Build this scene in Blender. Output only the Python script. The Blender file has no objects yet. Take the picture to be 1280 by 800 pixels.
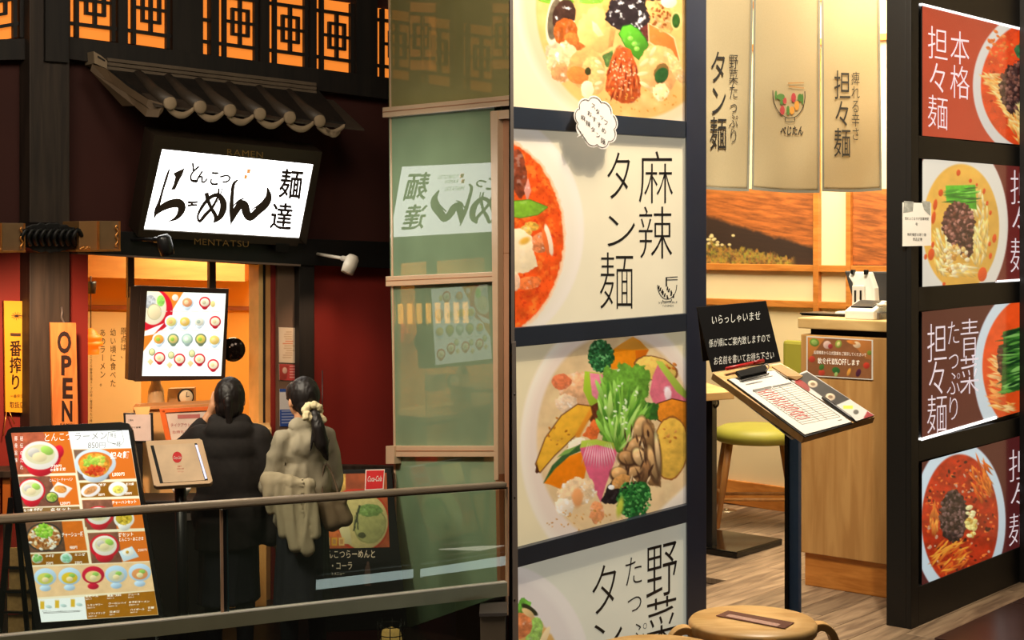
import bpy, bmesh, math, random
import numpy as np
from mathutils import Vector, Matrix
R = random.Random(7)
SC = bpy.context.scene
COL = SC.collection
# ---------------------------------------------------------------- camera, world, exposure
F0 = 1950.0                      # focal length in pixels of a 1280x800 frame
HZ = 290.0                       # horizon row
CAMZ = 1.45
cd = bpy.data.cameras.new('camera'); cam = bpy.data.objects.new('camera', cd); COL.objects.link(cam)
cam.location = (0, 0, CAMZ); cam.rotation_euler = (math.pi/2, 0, 0)
cd.sensor_fit = 'HORIZONTAL'; cd.sensor_width = 36; cd.lens = 36*F0/1280; cd.shift_y = -(400-HZ)/1280
cd.clip_start = .05; cd.clip_end = 100
SC.camera = cam
w = bpy.data.worlds.new('world'); SC.world = w; w.use_nodes = True
w.node_tree.nodes['Background'].inputs[0].default_value = (1, .8, .6, 1)
w.node_tree.nodes['Background'].inputs[1].default_value = .035
vs = SC.view_settings; vs.view_transform = 'Standard'; vs.look = 'None'; vs.exposure = 0; vs.gamma = 1; vs.use_curve_mapping = False
SC.cycles.max_bounces = 6; SC.cycles.transparent_max_bounces = 12
def lamp(kind, name, loc, to, power, col, size=.5, size_y=None, spot=None, blend=.5):
    l = bpy.data.lights.new(name, kind); l.energy = power; l.color = col
    if kind == 'AREA':
        l.size = size
        if size_y: l.shape = 'RECTANGLE'; l.size_y = size_y
    else: l.shadow_soft_size = size
    if kind == 'SPOT': l.spot_size = math.radians(spot); l.spot_blend = blend
    o = bpy.data.objects.new(name, l); COL.objects.link(o); o.location = loc
    o.rotation_euler = (Vector(to)-Vector(loc)).to_track_quat('-Z', 'Y').to_euler()
    return o
# mall ceiling lamps over the passage (left), kitchen light, restaurant ceiling, poster spotlight, added fills
lamp('AREA', 'passage_light', (-2.2, 5.2, 3.6), (-1.6, 9.2, -.2), 60, (1, .86, .66), 1.6)
lamp('AREA', 'gallery_light', (-.4, 6.3, 3.8), (-.5, 9.3, .4), 34, (1, .84, .66), 1.0)
lamp('AREA', 'ramen_shop_light', (-2.2, 10.95, 1.46), (-2.25, 11.3, -.9), 40, (1, .86, .52), .9, .9)
lamp('SPOT', 'glass_wall_fill', (-3.1, 7.3, 3.1), (-.45, 9.3, .7), 420, (1, .90, .72), .25, spot=44, blend=.7)  # added fill that brightens the green glass, not a known fitting
lamp('SPOT', 'people_fill', (-2.6, 5.9, 3.4), (-1.35, 8.5, .1), 260, (1, .86, .64), .25, spot=36, blend=.8)  # added fill on the backs of the two women
lamp('AREA', 'dining_light', (1.55, 7.1, 2.85), (1.45, 7.3, 0), 112, (1, .83, .58), 1.3, 1.3)
lamp('AREA', 'back_wall_fill', (.75, 7.0, 2.5), (1.1, 8.2, .9), 26, (1, .84, .60), .6)  # added fill to lift the dim left part of the back wall
lamp('AREA', 'entrance_light', (.95, 4.6, 3.3), (1.2, 6.2, .9), 75, (1, .86, .66), .7)
lamp('SPOT', 'poster_spot', (1.22, 4.42, 3.75), (.38, 5.3, .7), 240, (1, .88, .68), .03, spot=60, blend=.5)

lamp('SPOT', 'curtain_fill', (.95, 4.7, 3.6), (1.25, 6.45, 1.9), 190, (1, .88, .66), .15, spot=50, blend=.8)  # added fill that brightens the curtain from the front

# ---------------------------------------------------------------- geometry helpers
def at(px, py, Y): return Vector(((px-640)/F0*Y, Y, CAMZ-(py-HZ)/F0*Y))
def lin(c):
    c = np.asarray(c, float)/255.0
    return np.where(c <= .04045, c/12.92, ((c+.055)/1.055)**2.4)
def L(r, g, b): return tuple(float(v) for v in lin((r, g, b)))
class Surf:
    """a real plane in the room; P() gives the point of it seen along a pixel's sight line"""
    def __init__(s, p, n):
        s.p = Vector(p); s.n = Vector(n).normalized(); s.yext = False
        if s.n.dot(Vector((0, 0, CAMZ))-s.p) < 0: s.n = -s.n
    def P(s, px, py, off=0):
        r = Vector(((px-640)/F0, 1, -(py-HZ)/F0)); c = Vector((0, 0, CAMZ))
        k = (s.p+s.n*off-c).dot(s.n)/r.dot(s.n)
        return c+r*k
    def PN(s, X, Y, off=0.0):
        r = np.stack([(X-640)/F0, np.ones_like(X), -(Y-HZ)/F0], -1); n = np.array(s.n); c = np.array([0, 0, CAMZ])
        k = ((np.array(s.p)-c)@n+off)/(r@n)
        return c+r*k[..., None]
def vert(p, d): return Surf((p[0], p[1], 0), (-d[1], d[0], 0))
def quads(corners, deps):
    P = [at(c[0], c[1], d) for c, d in zip(corners[:3], deps)]
    return Surf(P[0], (P[1]-P[0]).cross(P[2]-P[0]))
def tag(o, label, cat, group=None, kind=None):
    if label: o['label'] = label
    if cat: o['category'] = cat
    if group: o['group'] = group
    if kind: o['kind'] = kind
    return o
def struct(o): o['kind'] = 'structure'; return o
def thing(name, label, cat, loc=(0, 0, 0), group=None):
    o = bpy.data.objects.new(name, None); COL.objects.link(o); o.location = loc; o.empty_display_size = .05
    return tag(o, label, cat, group)
def link(name, me, m=None, parent=None, smooth=False, keep=True):
    if m is not None:
        me.materials.clear(); me.materials.append(m)
    if smooth: me.polygons.foreach_set('use_smooth', [True]*len(me.polygons))
    o = bpy.data.objects.new(name, me); COL.objects.link(o)
    if parent is not None:
        o.parent = parent
        if keep:
            off = Vector(); q = parent
            while q is not None: off += q.location; q = q.parent
            o.location = -off
    return o
def raw(name, V, Fc, m, parent=None, smooth=False):
    me = bpy.data.meshes.new(name); me.from_pydata([tuple(v) for v in V], [], Fc); me.update()
    return link(name, me, m, parent, smooth)
def from_bm(name, bm, m, parent=None, smooth=False):
    bmesh.ops.recalc_face_normals(bm, faces=bm.faces[:])
    me = bpy.data.meshes.new(name); bm.to_mesh(me); bm.free()
    return link(name, me, m, parent, smooth)
def bevel(bm, r, seg=2, ang=.6):
    es = [e for e in bm.edges if len(e.link_faces) == 2 and e.calc_face_angle(0) > ang]
    if es and r > 0: bmesh.ops.bevel(bm, geom=es, offset=r, segments=seg, affect='EDGES', profile=.6)
def prism_bm(front, vec, bm=None):
    bm = bm or bmesh.new()
    a = [bm.verts.new(p) for p in front]; b = [bm.verts.new(Vector(p)+vec) for p in front]
    n = len(a); bm.faces.new(a); bm.faces.new(b[::-1])
    for i in range(n): bm.faces.new((a[i], b[i], b[(i+1) % n], a[(i+1) % n]))
    return bm
def slab(name, s, pts, o0, o1, m, parent=None, bev=0.0, smooth=False):
    """plate on surface s with the outline pts, its front at o1 and its back at o0 from the plane"""
    vec = Vector((0, (o1-o0)/abs(s.n.y), 0)) if s.yext else -s.n*(o1-o0)
    bm = prism_bm([s.P(x, y, o1) for x, y in pts], vec)
    bmesh.ops.recalc_face_normals(bm, faces=bm.faces[:]); bevel(bm, bev)
    return from_bm(name, bm, m, parent, smooth)
def rect(x0, y0, x1, y1, m0=0., m1=None):
    """pixel rectangle whose top and bottom edges run with slopes m0, m1"""
    m1 = m0 if m1 is None else m1
    return [(x0, y0), (x1, y0+(x1-x0)*m0), (x1, y1+(x1-x0)*m1), (x0, y1)]
def obox_bm(c, ax, ay, az, bm=None):
    bm = bm or bmesh.new(); c = Vector(c); ax, ay, az = Vector(ax), Vector(ay), Vector(az)
    vs_ = [bm.verts.new(c+ax*i+ay*j+az*k) for i in (-1, 1) for j in (-1, 1) for k in (-1, 1)]
    for f in ((0, 1, 3, 2), (4, 6, 7, 5), (0, 4, 5, 1), (2, 3, 7, 6), (0, 2, 6, 4), (1, 5, 7, 3)): bm.faces.new([vs_[i] for i in f])
    return bm
def box(name, c, hx, hy, hz, m, parent=None, d=(1, 0), bev=0.0):
    """box with centre c and half sizes; d is the plan direction of its x axis"""
    l = math.hypot(*d); dx = Vector((d[0]/l, d[1]/l, 0)); dy = Vector((-dx.y, dx.x, 0))
    bm = obox_bm(c, dx*hx, dy*hy, Vector((0, 0, hz)))
    bmesh.ops.recalc_face_normals(bm, faces=bm.faces[:]); bevel(bm, bev)
    return from_bm(name, bm, m, parent)
def frames(pts):
    T = []
    for i in range(len(pts)):
        a = pts[max(i-1, 0)]; b = pts[min(i+1, len(pts)-1)]; T.append((b-a).normalized())
    u = T[0].orthogonal().normalized(); out = []
    for t in T:
        u = (u-t*u.dot(t))
        u = u.normalized() if u.length > 1e-6 else t.orthogonal().normalized()
        out.append((t, u, t.cross(u)))
    return out
def tube_bm(pts, r, seg=12, bm=None, flat=1.0, cap=True):
    bm = bm or bmesh.new(); pts = [Vector(p) for p in pts]
    rs = r if isinstance(r, (list, tuple)) else [r]*len(pts)
    rings = []
    for p, q, (t, u, v) in zip(pts, rs, frames(pts)):
        rings.append([bm.verts.new(p+u*math.cos(a)*q+v*math.sin(a)*q*flat) for a in [2*math.pi*i/seg for i in range(seg)]])
    for a, b in zip(rings, rings[1:]):
        for i in range(seg): bm.faces.new((a[i], a[(i+1) % seg], b[(i+1) % seg], b[i]))
    if cap: bm.faces.new(rings[0][::-1]); bm.faces.new(rings[-1])
    return bm
def tube(name, pts, r, m, parent=None, seg=12, flat=1.0): return from_bm(name, tube_bm(pts, r, seg, None, flat), m, parent, True)
def spline(pts, n=6):
    pts = [Vector(p) for p in pts]; out = []
    for i in range(len(pts)-1):
        p0 = pts[max(i-1, 0)]; p1 = pts[i]; p2 = pts[i+1]; p3 = pts[min(i+2, len(pts)-1)]
        for k in range(n):
            t = k/n; out.append(.5*((2*p1)+(p2-p0)*t+(2*p0-5*p1+4*p2-p3)*t*t+(3*p1-p0-3*p2+p3)*t*t*t))
    return out+[pts[-1]]
def lathe_bm(c, prof, seg=32, bm=None, axis=None):
    bm = bm or bmesh.new(); c = Vector(c); rings = []
    z = Vector(axis).normalized() if axis else Vector((0, 0, 1)); u = z.orthogonal().normalized(); v = z.cross(u)
    for r, h in prof:
        if r < 1e-5: rings.append([bm.verts.new(c+z*h)])
        else: rings.append([bm.verts.new(c+z*h+u*math.cos(a)*r+v*math.sin(a)*r) for a in [2*math.pi*i/seg for i in range(seg)]])
    for a, b in zip(rings, rings[1:]):
        for i in range(seg):
            j = (i+1) % seg
            if len(a) == 1 and len(b) == 1: continue
            if len(a) == 1: bm.faces.new((a[0], b[j], b[i]))
            elif len(b) == 1: bm.faces.new((a[i], a[j], b[0]))
            else: bm.faces.new((a[i], a[j], b[j], b[i]))
    return bm
def lathe(name, c, prof, m, parent=None, seg=32, axis=None): return from_bm(name, lathe_bm(c, prof, seg, None, axis), m, parent, True)

# ---------------------------------------------------------------- materials
MC = {}
def mat(name, col, rough=.6, metal=0., var=.12, scale=8., bump=0., emit=0., ecol=None, coat=0., spec=.5, stretch=(1, 1, 1), rand=0.):
    if name in MC: return MC[name]
    m = bpy.data.materials.new(name); m.use_nodes = True; nt = m.node_tree; b = nt.nodes['Principled BSDF']; N = nt.nodes.new; K = nt.links.new
    tc = N('ShaderNodeTexCoord'); mp = N('ShaderNodeMapping'); mp.inputs['Scale'].default_value = stretch
    K(tc.outputs['Object'], mp.inputs['Vector'])
    no = N('ShaderNodeTexNoise'); no.inputs['Scale'].default_value = scale; no.inputs['Detail'].default_value = 4
    K(mp.outputs[0], no.inputs['Vector'])
    hs = N('ShaderNodeHueSaturation'); hs.inputs['Color'].default_value = (*col, 1)
    mr = N('ShaderNodeMapRange'); mr.inputs['From Min'].default_value = .3; mr.inputs['From Max'].default_value = .7
    mr.inputs['To Min'].default_value = 1-var; mr.inputs['To Max'].default_value = 1+var
    K(no.outputs[0], mr.inputs['Value'])
    if rand:
        oi = N('ShaderNodeObjectInfo'); ma = N('ShaderNodeMath'); ma.operation = 'MULTIPLY_ADD'; ma.inputs[1].default_value = rand; ma.inputs[2].default_value = -rand/2
        K(oi.outputs['Random'], ma.inputs[0]); ad = N('ShaderNodeMath'); K(mr.outputs[0], ad.inputs[0]); K(ma.outputs[0], ad.inputs[1]); K(ad.outputs[0], hs.inputs['Value'])
    else: K(mr.outputs[0], hs.inputs['Value'])
    K(hs.outputs[0], b.inputs['Base Color'])
    b.inputs['Roughness'].default_value = rough; b.inputs['Metallic'].default_value = metal
    b.inputs['Coat Weight'].default_value = coat; b.inputs['Specular IOR Level'].default_value = spec
    if bump:
        bu = N('ShaderNodeBump'); bu.inputs['Strength'].default_value = bump; bu.inputs['Distance'].default_value = .004
        K(no.outputs[0], bu.inputs['Height']); K(bu.outputs[0], b.inputs['Normal'])
    if emit:
        b.inputs['Emission Color'].default_value = (*(ecol or col), 1); b.inputs['Emission Strength'].default_value = emit
    MC[name] = m
    return m
def wood(name, a, c, rough=.45, scale=(1, 1, 1), rand=0., grain=1.0, bump=.1):
    if name in MC: return MC[name]
    m = bpy.data.materials.new(name); m.use_nodes = True; nt = m.node_tree; b = nt.nodes['Principled BSDF']; N = nt.nodes.new; K = nt.links.new
    tc = N('ShaderNodeTexCoord'); mp = N('ShaderNodeMapping'); mp.inputs['Scale'].default_value = scale; K(tc.outputs['Object'], mp.inputs[0])
    n1 = N('ShaderNodeTexNoise'); n1.inputs['Scale'].default_value = 3*grain; n1.inputs['Detail'].default_value = 6; n1.inputs['Distortion'].default_value = .6; K(mp.outputs[0], n1.inputs['Vector'])
    cr = N('ShaderNodeValToRGB'); cr.color_ramp.elements[0].position = .35; cr.color_ramp.elements[1].position = .66
    cr.color_ramp.elements[0].color = (*c, 1); cr.color_ramp.elements[1].color = (*a, 1); K(n1.outputs[0], cr.inputs[0])
    hs = N('ShaderNodeHueSaturation'); K(cr.outputs[0], hs.inputs['Color'])
    if rand:
        oi = N('ShaderNodeObjectInfo'); ma = N('ShaderNodeMath'); ma.operation = 'MULTIPLY_ADD'; ma.inputs[1].default_value = rand; ma.inputs[2].default_value = 1-rand/2
        K(oi.outputs['Random'], ma.inputs[0]); K(ma.outputs[0], hs.inputs['Value'])
        va = N('ShaderNodeVectorMath'); va.operation = 'ADD'; sc2 = N('ShaderNodeVectorMath'); sc2.operation = 'SCALE'; sc2.inputs['Scale'].default_value = 37
        K(oi.outputs['Random'], sc2.inputs[0]); K(mp.outputs[0], va.inputs[0]); K(sc2.outputs[0], va.inputs[1]); K(va.outputs[0], n1.inputs['Vector'])
    K(hs.outputs[0], b.inputs['Base Color']); b.inputs['Roughness'].default_value = rough
    bu = N('ShaderNodeBump'); bu.inputs['Strength'].default_value = bump; bu.inputs['Distance'].default_value = .002; K(n1.outputs[0], bu.inputs['Height']); K(bu.outputs[0], b.inputs['Normal'])
    MC[name] = m
    return m
def paintmat(name, diff, emit, rough=.35, coat=0.):
    if name in MC: return MC[name]
    m = bpy.data.materials.new(name); m.use_nodes = True; nt = m.node_tree; b = nt.nodes['Principled BSDF']; N = nt.nodes.new; K = nt.links.new
    a = N('ShaderNodeAttribute'); a.attribute_name = 'Col'
    v = N('ShaderNodeVectorMath'); v.operation = 'SCALE'; v.inputs['Scale'].default_value = diff
    K(a.outputs['Color'], v.inputs[0]); K(v.outputs[0], b.inputs['Base Color'])
    if emit: K(a.outputs['Color'], b.inputs['Emission Color']); b.inputs['Emission Strength'].default_value = emit
    b.inputs['Roughness'].default_value = rough; b.inputs['Coat Weight'].default_value = coat
    MC[name] = m
    return m
def glassmat(name, tint, refl_rough=.0, body=0., bcol=(0, 0, 0), ior=1.5, boost=0.):
    """clear or body-tinted sheet: fresnel gloss over a mix of see-through and solid colour"""
    if name in MC: return MC[name]
    m = bpy.data.materials.new(name); m.use_nodes = True; nt = m.node_tree; nt.nodes.remove(nt.nodes['Principled BSDF']); N = nt.nodes.new; K = nt.links.new
    out = nt.nodes['Material Output']
    tr = N('ShaderNodeBsdfTransparent'); tr.inputs[0].default_value = (*tint, 1)
    df = N('ShaderNodeBsdfDiffuse'); 
    tc = N('ShaderNodeTexCoord'); no = N('ShaderNodeTexNoise'); no.inputs['Scale'].default_value = 2.5; K(tc.outputs['Object'], no.inputs['Vector'])
    hs = N('ShaderNodeHueSaturation'); hs.inputs['Color'].default_value = (*bcol, 1)
    mr = N('ShaderNodeMapRange'); mr.inputs['To Min'].default_value = .75; mr.inputs['To Max'].default_value = 1.25; K(no.outputs[0], mr.inputs[0]); K(mr.outputs[0], hs.inputs['Value']); K(hs.outputs[0], df.inputs[0])
    m1 = N('ShaderNodeMixShader'); m1.inputs[0].default_value = body; K(tr.outputs[0], m1.inputs[1]); K(df.outputs[0], m1.inputs[2])
    gl = N('ShaderNodeBsdfGlossy'); gl.inputs['Roughness'].default_value = refl_rough
    fr = N('ShaderNodeFresnel'); fr.inputs[0].default_value = ior
    ad = N('ShaderNodeMath'); ad.operation = 'ADD'; ad.inputs[1].default_value = boost; ad.use_clamp = True; K(fr.outputs[0], ad.inputs[0])
    ge = N('ShaderNodeNewGeometry'); iv = N('ShaderNodeMath'); iv.operation = 'SUBTRACT'; iv.inputs[0].default_value = 1; K(ge.outputs['Backfacing'], iv.inputs[1]); mu = N('ShaderNodeMath'); mu.operation = 'MULTIPLY'; K(ad.outputs[0], mu.inputs[0]); K(iv.outputs[0], mu.inputs[1])
    m2 = N('ShaderNodeMixShader'); K(mu.outputs[0], m2.inputs[0]); K(m1.outputs[0], m2.inputs[1]); K(gl.outputs[0], m2.inputs[2])
    K(m2.outputs[0], out.inputs[0]); MC[name] = m
    return m
def lampmat(name, col, s, var=.08, scale=5):
    return mat(name, col, .5, 0, var, scale, emit=s)

# ---------------------------------------------------------------- lettering
GC = {}
def glyph(ch, fat=0.0):
    k = (ch, fat)
    if k in GC: return GC[k]
    cu = bpy.data.curves.new('g', 'FONT'); cu.body = ch; cu.resolution_u = 3; cu.offset = fat
    o = bpy.data.objects.new('g', cu); COL.objects.link(o); bpy.context.view_layer.update()
    me = bpy.data.meshes.new_from_object(o.evaluated_get(bpy.context.evaluated_depsgraph_get()))
    V = np.array([v.co[:2] for v in me.vertices]).reshape(-1, 2); Fc = [tuple(p.vertices) for p in me.polygons]
    bpy.data.objects.remove(o); bpy.data.curves.remove(cu); bpy.data.meshes.remove(me)
    if ord(ch) > 255: w_ = 1.0
    else: w_ = float(V[:, 0].max()+.06) if len(V) else .3
    GC[k] = (V, Fc, w_)
    return GC[k]
class Text:
    def __init__(s, surf, off=.0015): s.s = surf; s.off = off; s.V = []; s.F = []
    def add(s, XY, Fc):
        b = len(s.V)
        if callable(s.off): s.V += [tuple(s.s.P(x, y, s.off(x, y))) for x, y in XY]
        else: s.V += [tuple(s.s.P(x, y, s.off)) for x, y in XY]
        s.F += [tuple(i+b for i in f) for f in Fc]
    def ch(s, c, x, y, w, h, m=0., lean=0., fat=0., rot=False):
        """one character in the cell whose top-left pixel is x,y; m = slope of its baseline, lean = slant"""
        V, Fc, _ = glyph(c, fat)
        if not len(V): return
        if ord(c) > 255: U = V[:, 0].copy(); T = 1-(V[:, 1]+.08)/.94
        else: U = V[:, 0]/max(V[:, 0].max(), .2); T = 1-V[:, 1]/.72
        if rot: U, T = 1-T, U
        px = x+U*w+(1-T)*h*lean; py = y+T*h+U*w*m
        s.add(np.stack([px, py], 1), Fc)
    def col(s, txt, x, y, w, h, pitch=None, m=0., fat=0., lean=0.):
        p = pitch or h
        for i, c in enumerate(txt): s.ch(c, x-lean*i*p, y+i*p, w, h, m, lean, fat, rot=(c in 'ー('))
    def bold(s, c, x, y, w, h, m, lean, d):
        for dx, dy in ((0, 0), (d, 0), (-d, 0), (0, d), (0, -d)): s.ch(c, x+dx, y+dy, w, h, m, lean)
    def row(s, txt, x, y, w, h, m=0., fat=0., lean=0.):
        """w = total width; characters keep their proportions"""
        tot = sum(glyph(c, fat)[2] if c != ' ' else .35 for c in txt); k = w/tot; cx = x
        for c in txt:
            g = glyph(c, fat)[2] if c != ' ' else .35
            if c != ' ': s.ch(c, cx, y+(cx-x)*m, g*k*(.98 if ord(c) > 255 else .88), h, m, lean, fat)
            cx += g*k
    def stroke(s, pts, n=6):
        P = spline([(a, b, c) for a, b, c in pts], n); XY = []
        for i, p in enumerate(P):
            a = P[max(i-1, 0)]; b = P[min(i+1, len(P)-1)]; d = Vector((b.x-a.x, b.y-a.y)); d = d.normalized() if d.length > 0 else Vector((1, 0))
            hw = max(p.z, .1)/2; XY += [(p.x-d.y*hw, p.y+d.x*hw), (p.x+d.y*hw, p.y-d.x*hw)]
        s.add(XY, [(2*i, 2*i+1, 2*i+3, 2*i+2) for i in range(len(P)-1)])
    def poly(s, pts): s.add(pts, [tuple(range(len(pts)))])
    def build(s, name, m, parent=None, label=None):
        o = raw(name, s.V, s.F, m, parent)
        if label: o['label'] = label
        return o

# ---------------------------------------------------------------- printed pictures (coloured point by point on a fine sheet)
def vnoise(X, Y, sc, seed=0):
    x = X/sc+seed*17.3; y = Y/sc+seed*9.1; xi = np.floor(x).astype(np.int64); yi = np.floor(y).astype(np.int64); fx = x-xi; fy = y-yi
    fx = fx*fx*(3-2*fx); fy = fy*fy*(3-2*fy)
    def h(a, b):
        n = (a*374761393+b*668265263+seed*1442695) & 0x7fffffff; n = ((n ^ (n >> 13))*1274126177) & 0x7fffffff
        return ((n ^ (n >> 16)) & 0xffff)/65535.0
    return (h(xi, yi)*(1-fx)+h(xi+1, yi)*fx)*(1-fy)+(h(xi, yi+1)*(1-fx)+h(xi+1, yi+1)*fx)*fy
def fbm(X, Y, sc, seed=0, o=3):
    t = 0; a = 1; s_ = 0
    for i in range(o): t = t+vnoise(X, Y, sc/2**i, seed+i)*a; s_ += a; a *= .55
    return t/s_
class Canvas:
    def __init__(s, quad, step=1.0, base=(255, 255, 255)):
        q = np.array(quad, float); nx = int(max(np.linalg.norm(q[1]-q[0]), np.linalg.norm(q[2]-q[3]))/step)+2; ny = int(max(np.linalg.norm(q[3]-q[0]), np.linalg.norm(q[2]-q[1]))/step)+2
        u = np.linspace(0, 1, nx)[None, :, None]; v = np.linspace(0, 1, ny)[:, None, None]
        G = (q[0]*(1-u)+q[1]*u)*(1-v)+(q[3]*(1-u)+q[2]*u)*v
        s.X, s.Y = G[..., 0], G[..., 1]; s.nx, s.ny = nx, ny; s.C = np.zeros((ny, nx, 3))+np.array(base, float); s.q = q; s.rs = 0
        s.U = np.broadcast_to(u[..., 0], (ny, nx)); s.V = np.broadcast_to(v[..., 0], (ny, nx))
    def mix(s, a, col):
        a = np.clip(a, 0, 1)[..., None]; s.C = s.C*(1-a)+np.asarray(col, float)*a
    def _shade(s, a, col, lx, ly, tex, ts, hl, dk):
        s.rs += 1; col = np.array(col, float)+np.zeros_like(s.C)
        if tex: col = col*(1+tex*(fbm(s.X, s.Y, ts, s.rs*3)-.5)[..., None]*2)
        col = col*(1-dk*np.clip(lx*.6+ly*.8, -1, 1)[..., None])
        if hl:
            g = np.clip((fbm(s.X, s.Y, ts*1.1+1, s.rs*5+1)-.62)*6, 0, 1)[..., None]*hl; col = col*(1-g)+255*g
        s.mix(a, np.clip(col, 0, 255))
    def el(s, cx, cy, rx, ry, col, rot=0, edge=.8, wob=0., ws=6., tex=.0, ts=4., hl=0., dk=.12, rim=None, rw=1.5):
        c, n = math.cos(math.radians(rot)), math.sin(math.radians(rot)); dx = s.X-cx; dy = s.Y-cy
        a = (dx*c+dy*n)/rx; b = (-dx*n+dy*c)/ry; r = np.sqrt(a*a+b*b)+1e-6
        if wob: s.rs += 1; r = r*(1+wob*(fbm(s.X, s.Y, ws, s.rs)-.5)*2)
        d = (1-r)*min(rx, ry)
        if rim is not None: s.mix((d+rw)/edge+.5, rim)
        s._shade(d/edge+.5, col, dx/max(rx, ry), dy/max(rx, ry), tex, ts, hl, dk); return d
    def po(s, pts, col, edge=.8, wob=0., ws=5., tex=0., ts=4., hl=0., dk=.12, rim=None, rw=1.5):
        p = np.array(pts, float); X, Y = s.X, s.Y
        if wob: s.rs += 1; X = X+(fbm(s.X, s.Y, ws, s.rs)-.5)*2*wob; Y = Y+(fbm(s.X, s.Y, ws, s.rs+50)-.5)*2*wob
        ins = np.zeros(X.shape, bool); dm = np.full(X.shape, 1e9)
        for i in range(len(p)):
            a = p[i]; b = p[(i+1) % len(p)]; e = b-a; t = np.clip(((X-a[0])*e[0]+(Y-a[1])*e[1])/max(e@e, 1e-9), 0, 1)
            dm = np.minimum(dm, np.hypot(X-a[0]-e[0]*t, Y-a[1]-e[1]*t))
            if a[1] != b[1]:
                cr = ((a[1] > Y) != (b[1] > Y)) & (X < (b[0]-a[0])*(Y-a[1])/(b[1]-a[1])+a[0]); ins ^= cr
        d = np.where(ins, dm, -dm); c = p.mean(0); k = max(np.ptp(p[:, 0]), np.ptp(p[:, 1]))/2
        if rim is not None: s.mix((d+rw)/edge+.5, rim)
        s._shade(d/edge+.5, col, (s.X-c[0])/k, (s.Y-c[1])/k, tex, ts, hl, dk); return d
    def rc(s, x0, y0, x1, y1, col, m=0., lean=0., **k):
        h = y1-y0; s.po([(x0, y0), (x1, y0+(x1-x0)*m), (x1-lean*h, y1+(x1-x0)*m), (x0-lean*h, y1)], col, dk=0, **k)
    def line(s, x0, y0, x1, y1, w_, col, wob=0.):
        s.po([(x0, y0-w_/2), (x1, y1-w_/2), (x1, y1+w_/2), (x0, y0+w_/2)] if abs(x1-x0) > abs(y1-y0) else [(x0-w_/2, y0), (x0+w_/2, y0), (x1+w_/2, y1), (x1-w_/2, y1)], col, wob=wob, dk=0)
    def scatter(s, n, cx, cy, rx, ry, col, size, seed, jit=25, elong=1.6, hl=0., ang=None, dk=.25):
        r = random.Random(seed)
        for i in range(n):
            a = r.uniform(0, 6.283); q = math.sqrt(r.random()); x = cx+math.cos(a)*q*rx; y = cy+math.sin(a)*q*ry
            z = size*r.uniform(.7, 1.3); j = r.uniform(-jit, jit); c = col[r.randrange(len(col))] if isinstance(col, list) else col
            ro = r.uniform(0, 180) if ang is None else ang+r.uniform(-18, 18)
            s.loc(x, y, z*elong, z, ro, np.clip(np.array(c, float)+j, 0, 255), hl, dk)
    def loc(s, x, y, rx, ry, rot, col, hl=0., dk=.25, edge=.8):
        """small ellipse painted inside its own window only"""
        m = max(rx, ry)+2; bx = (np.abs(s.X-x) < m) & (np.abs(s.Y-y) < m)
        if not bx.any(): return
        ii = np.where(bx.any(1))[0]; jj = np.where(bx.any(0))[0]; sl = (slice(ii[0], ii[-1]+1), slice(jj[0], jj[-1]+1))
        X, Y = s.X[sl], s.Y[sl]; c, n = math.cos(math.radians(rot)), math.sin(math.radians(rot)); dx, dy = X-x, Y-y
        a = (dx*c+dy*n)/rx; b = (-dx*n+dy*c)/ry; d = (1-np.sqrt(a*a+b*b))*min(rx, ry); al = np.clip(d/edge+.5, 0, 1)[..., None]
        cc = np.array(col)*(1-dk*np.clip((dx*.5+dy)/m, -1, 1)[..., None])
        if hl: cc = cc+hl*255*np.clip(1-np.hypot(dx+rx*.25, dy+ry*.3)/(min(rx, ry)*.5), 0, 1)[..., None]
        s.C[sl] = s.C[sl]*(1-al)+np.clip(cc, 0, 255)*al
    def build(s, name, surf, m, parent=None, off=.001):
        o_ = off if not callable(off) else off(s.X, s.Y)
        P = surf.PN(s.X, s.Y, o_).reshape(-1, 3); nx, ny = s.nx, s.ny
        idx = np.arange(nx*ny).reshape(ny, nx); q = np.stack([idx[:-1, :-1], idx[1:, :-1], idx[1:, 1:], idx[:-1, 1:]], -1).reshape(-1, 4)
        me = bpy.data.meshes.new(name); me.vertices.add(len(P)); me.vertices.foreach_set('co', P.astype(np.float32).ravel())
        me.loops.add(q.size); me.loops.foreach_set('vertex_index', q.astype(np.int32).ravel()); me.polygons.add(len(q))
        me.polygons.foreach_set('loop_start', np.arange(0, q.size, 4, dtype=np.int32)); me.update(calc_edges=True)
        at_ = me.color_attributes.new('Col', 'FLOAT_COLOR', 'POINT'); c = np.ones((len(P), 4), np.float32); c[:, :3] = lin(np.clip(s.C, 0, 255)).reshape(-1, 3)
        at_.data.foreach_set('color', c.ravel())
        return link(name, me, m, parent)
# ================================================================ planes of the place
U1 = (.642, .766); U2 = (.766, -.642)
PL = vert((.7165, 5.75), U1); PL.yext = True          # left poster wall
PR = vert((1.456, 5.69), U1)          # right poster wall
PE = vert((1.456, 5.69), U2)          # its end face
WB = vert((1.19, 8.3), U2)            # back wall of the dining room
CF = vert((1.183, 6.41), U2)          # front of the cashier counter
NO = vert((.80, 5.98), U1)            # door curtain
FA = vert((-1.744, 10.0), (.784, .621))   # ramen shop front
IB = vert((-2.2, 11.9), (1, .06))     # its back wall inside
RA = vert(((0-640)/F0*6.7, 6.7), ((640-640)/F0*7.6-(0-640)/F0*6.7, .9))  # glass balustrade
G0 = at(484, 290, 9.65); GD = Vector((.522, -.853, 0)); GW = vert((G0.x, G0.y), (GD.x, GD.y))  # green glass wall
ZL = -.93                             # floor of the lower passage
U1v = Vector((*U1, 0)); U2v = Vector((*U2, 0))

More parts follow.
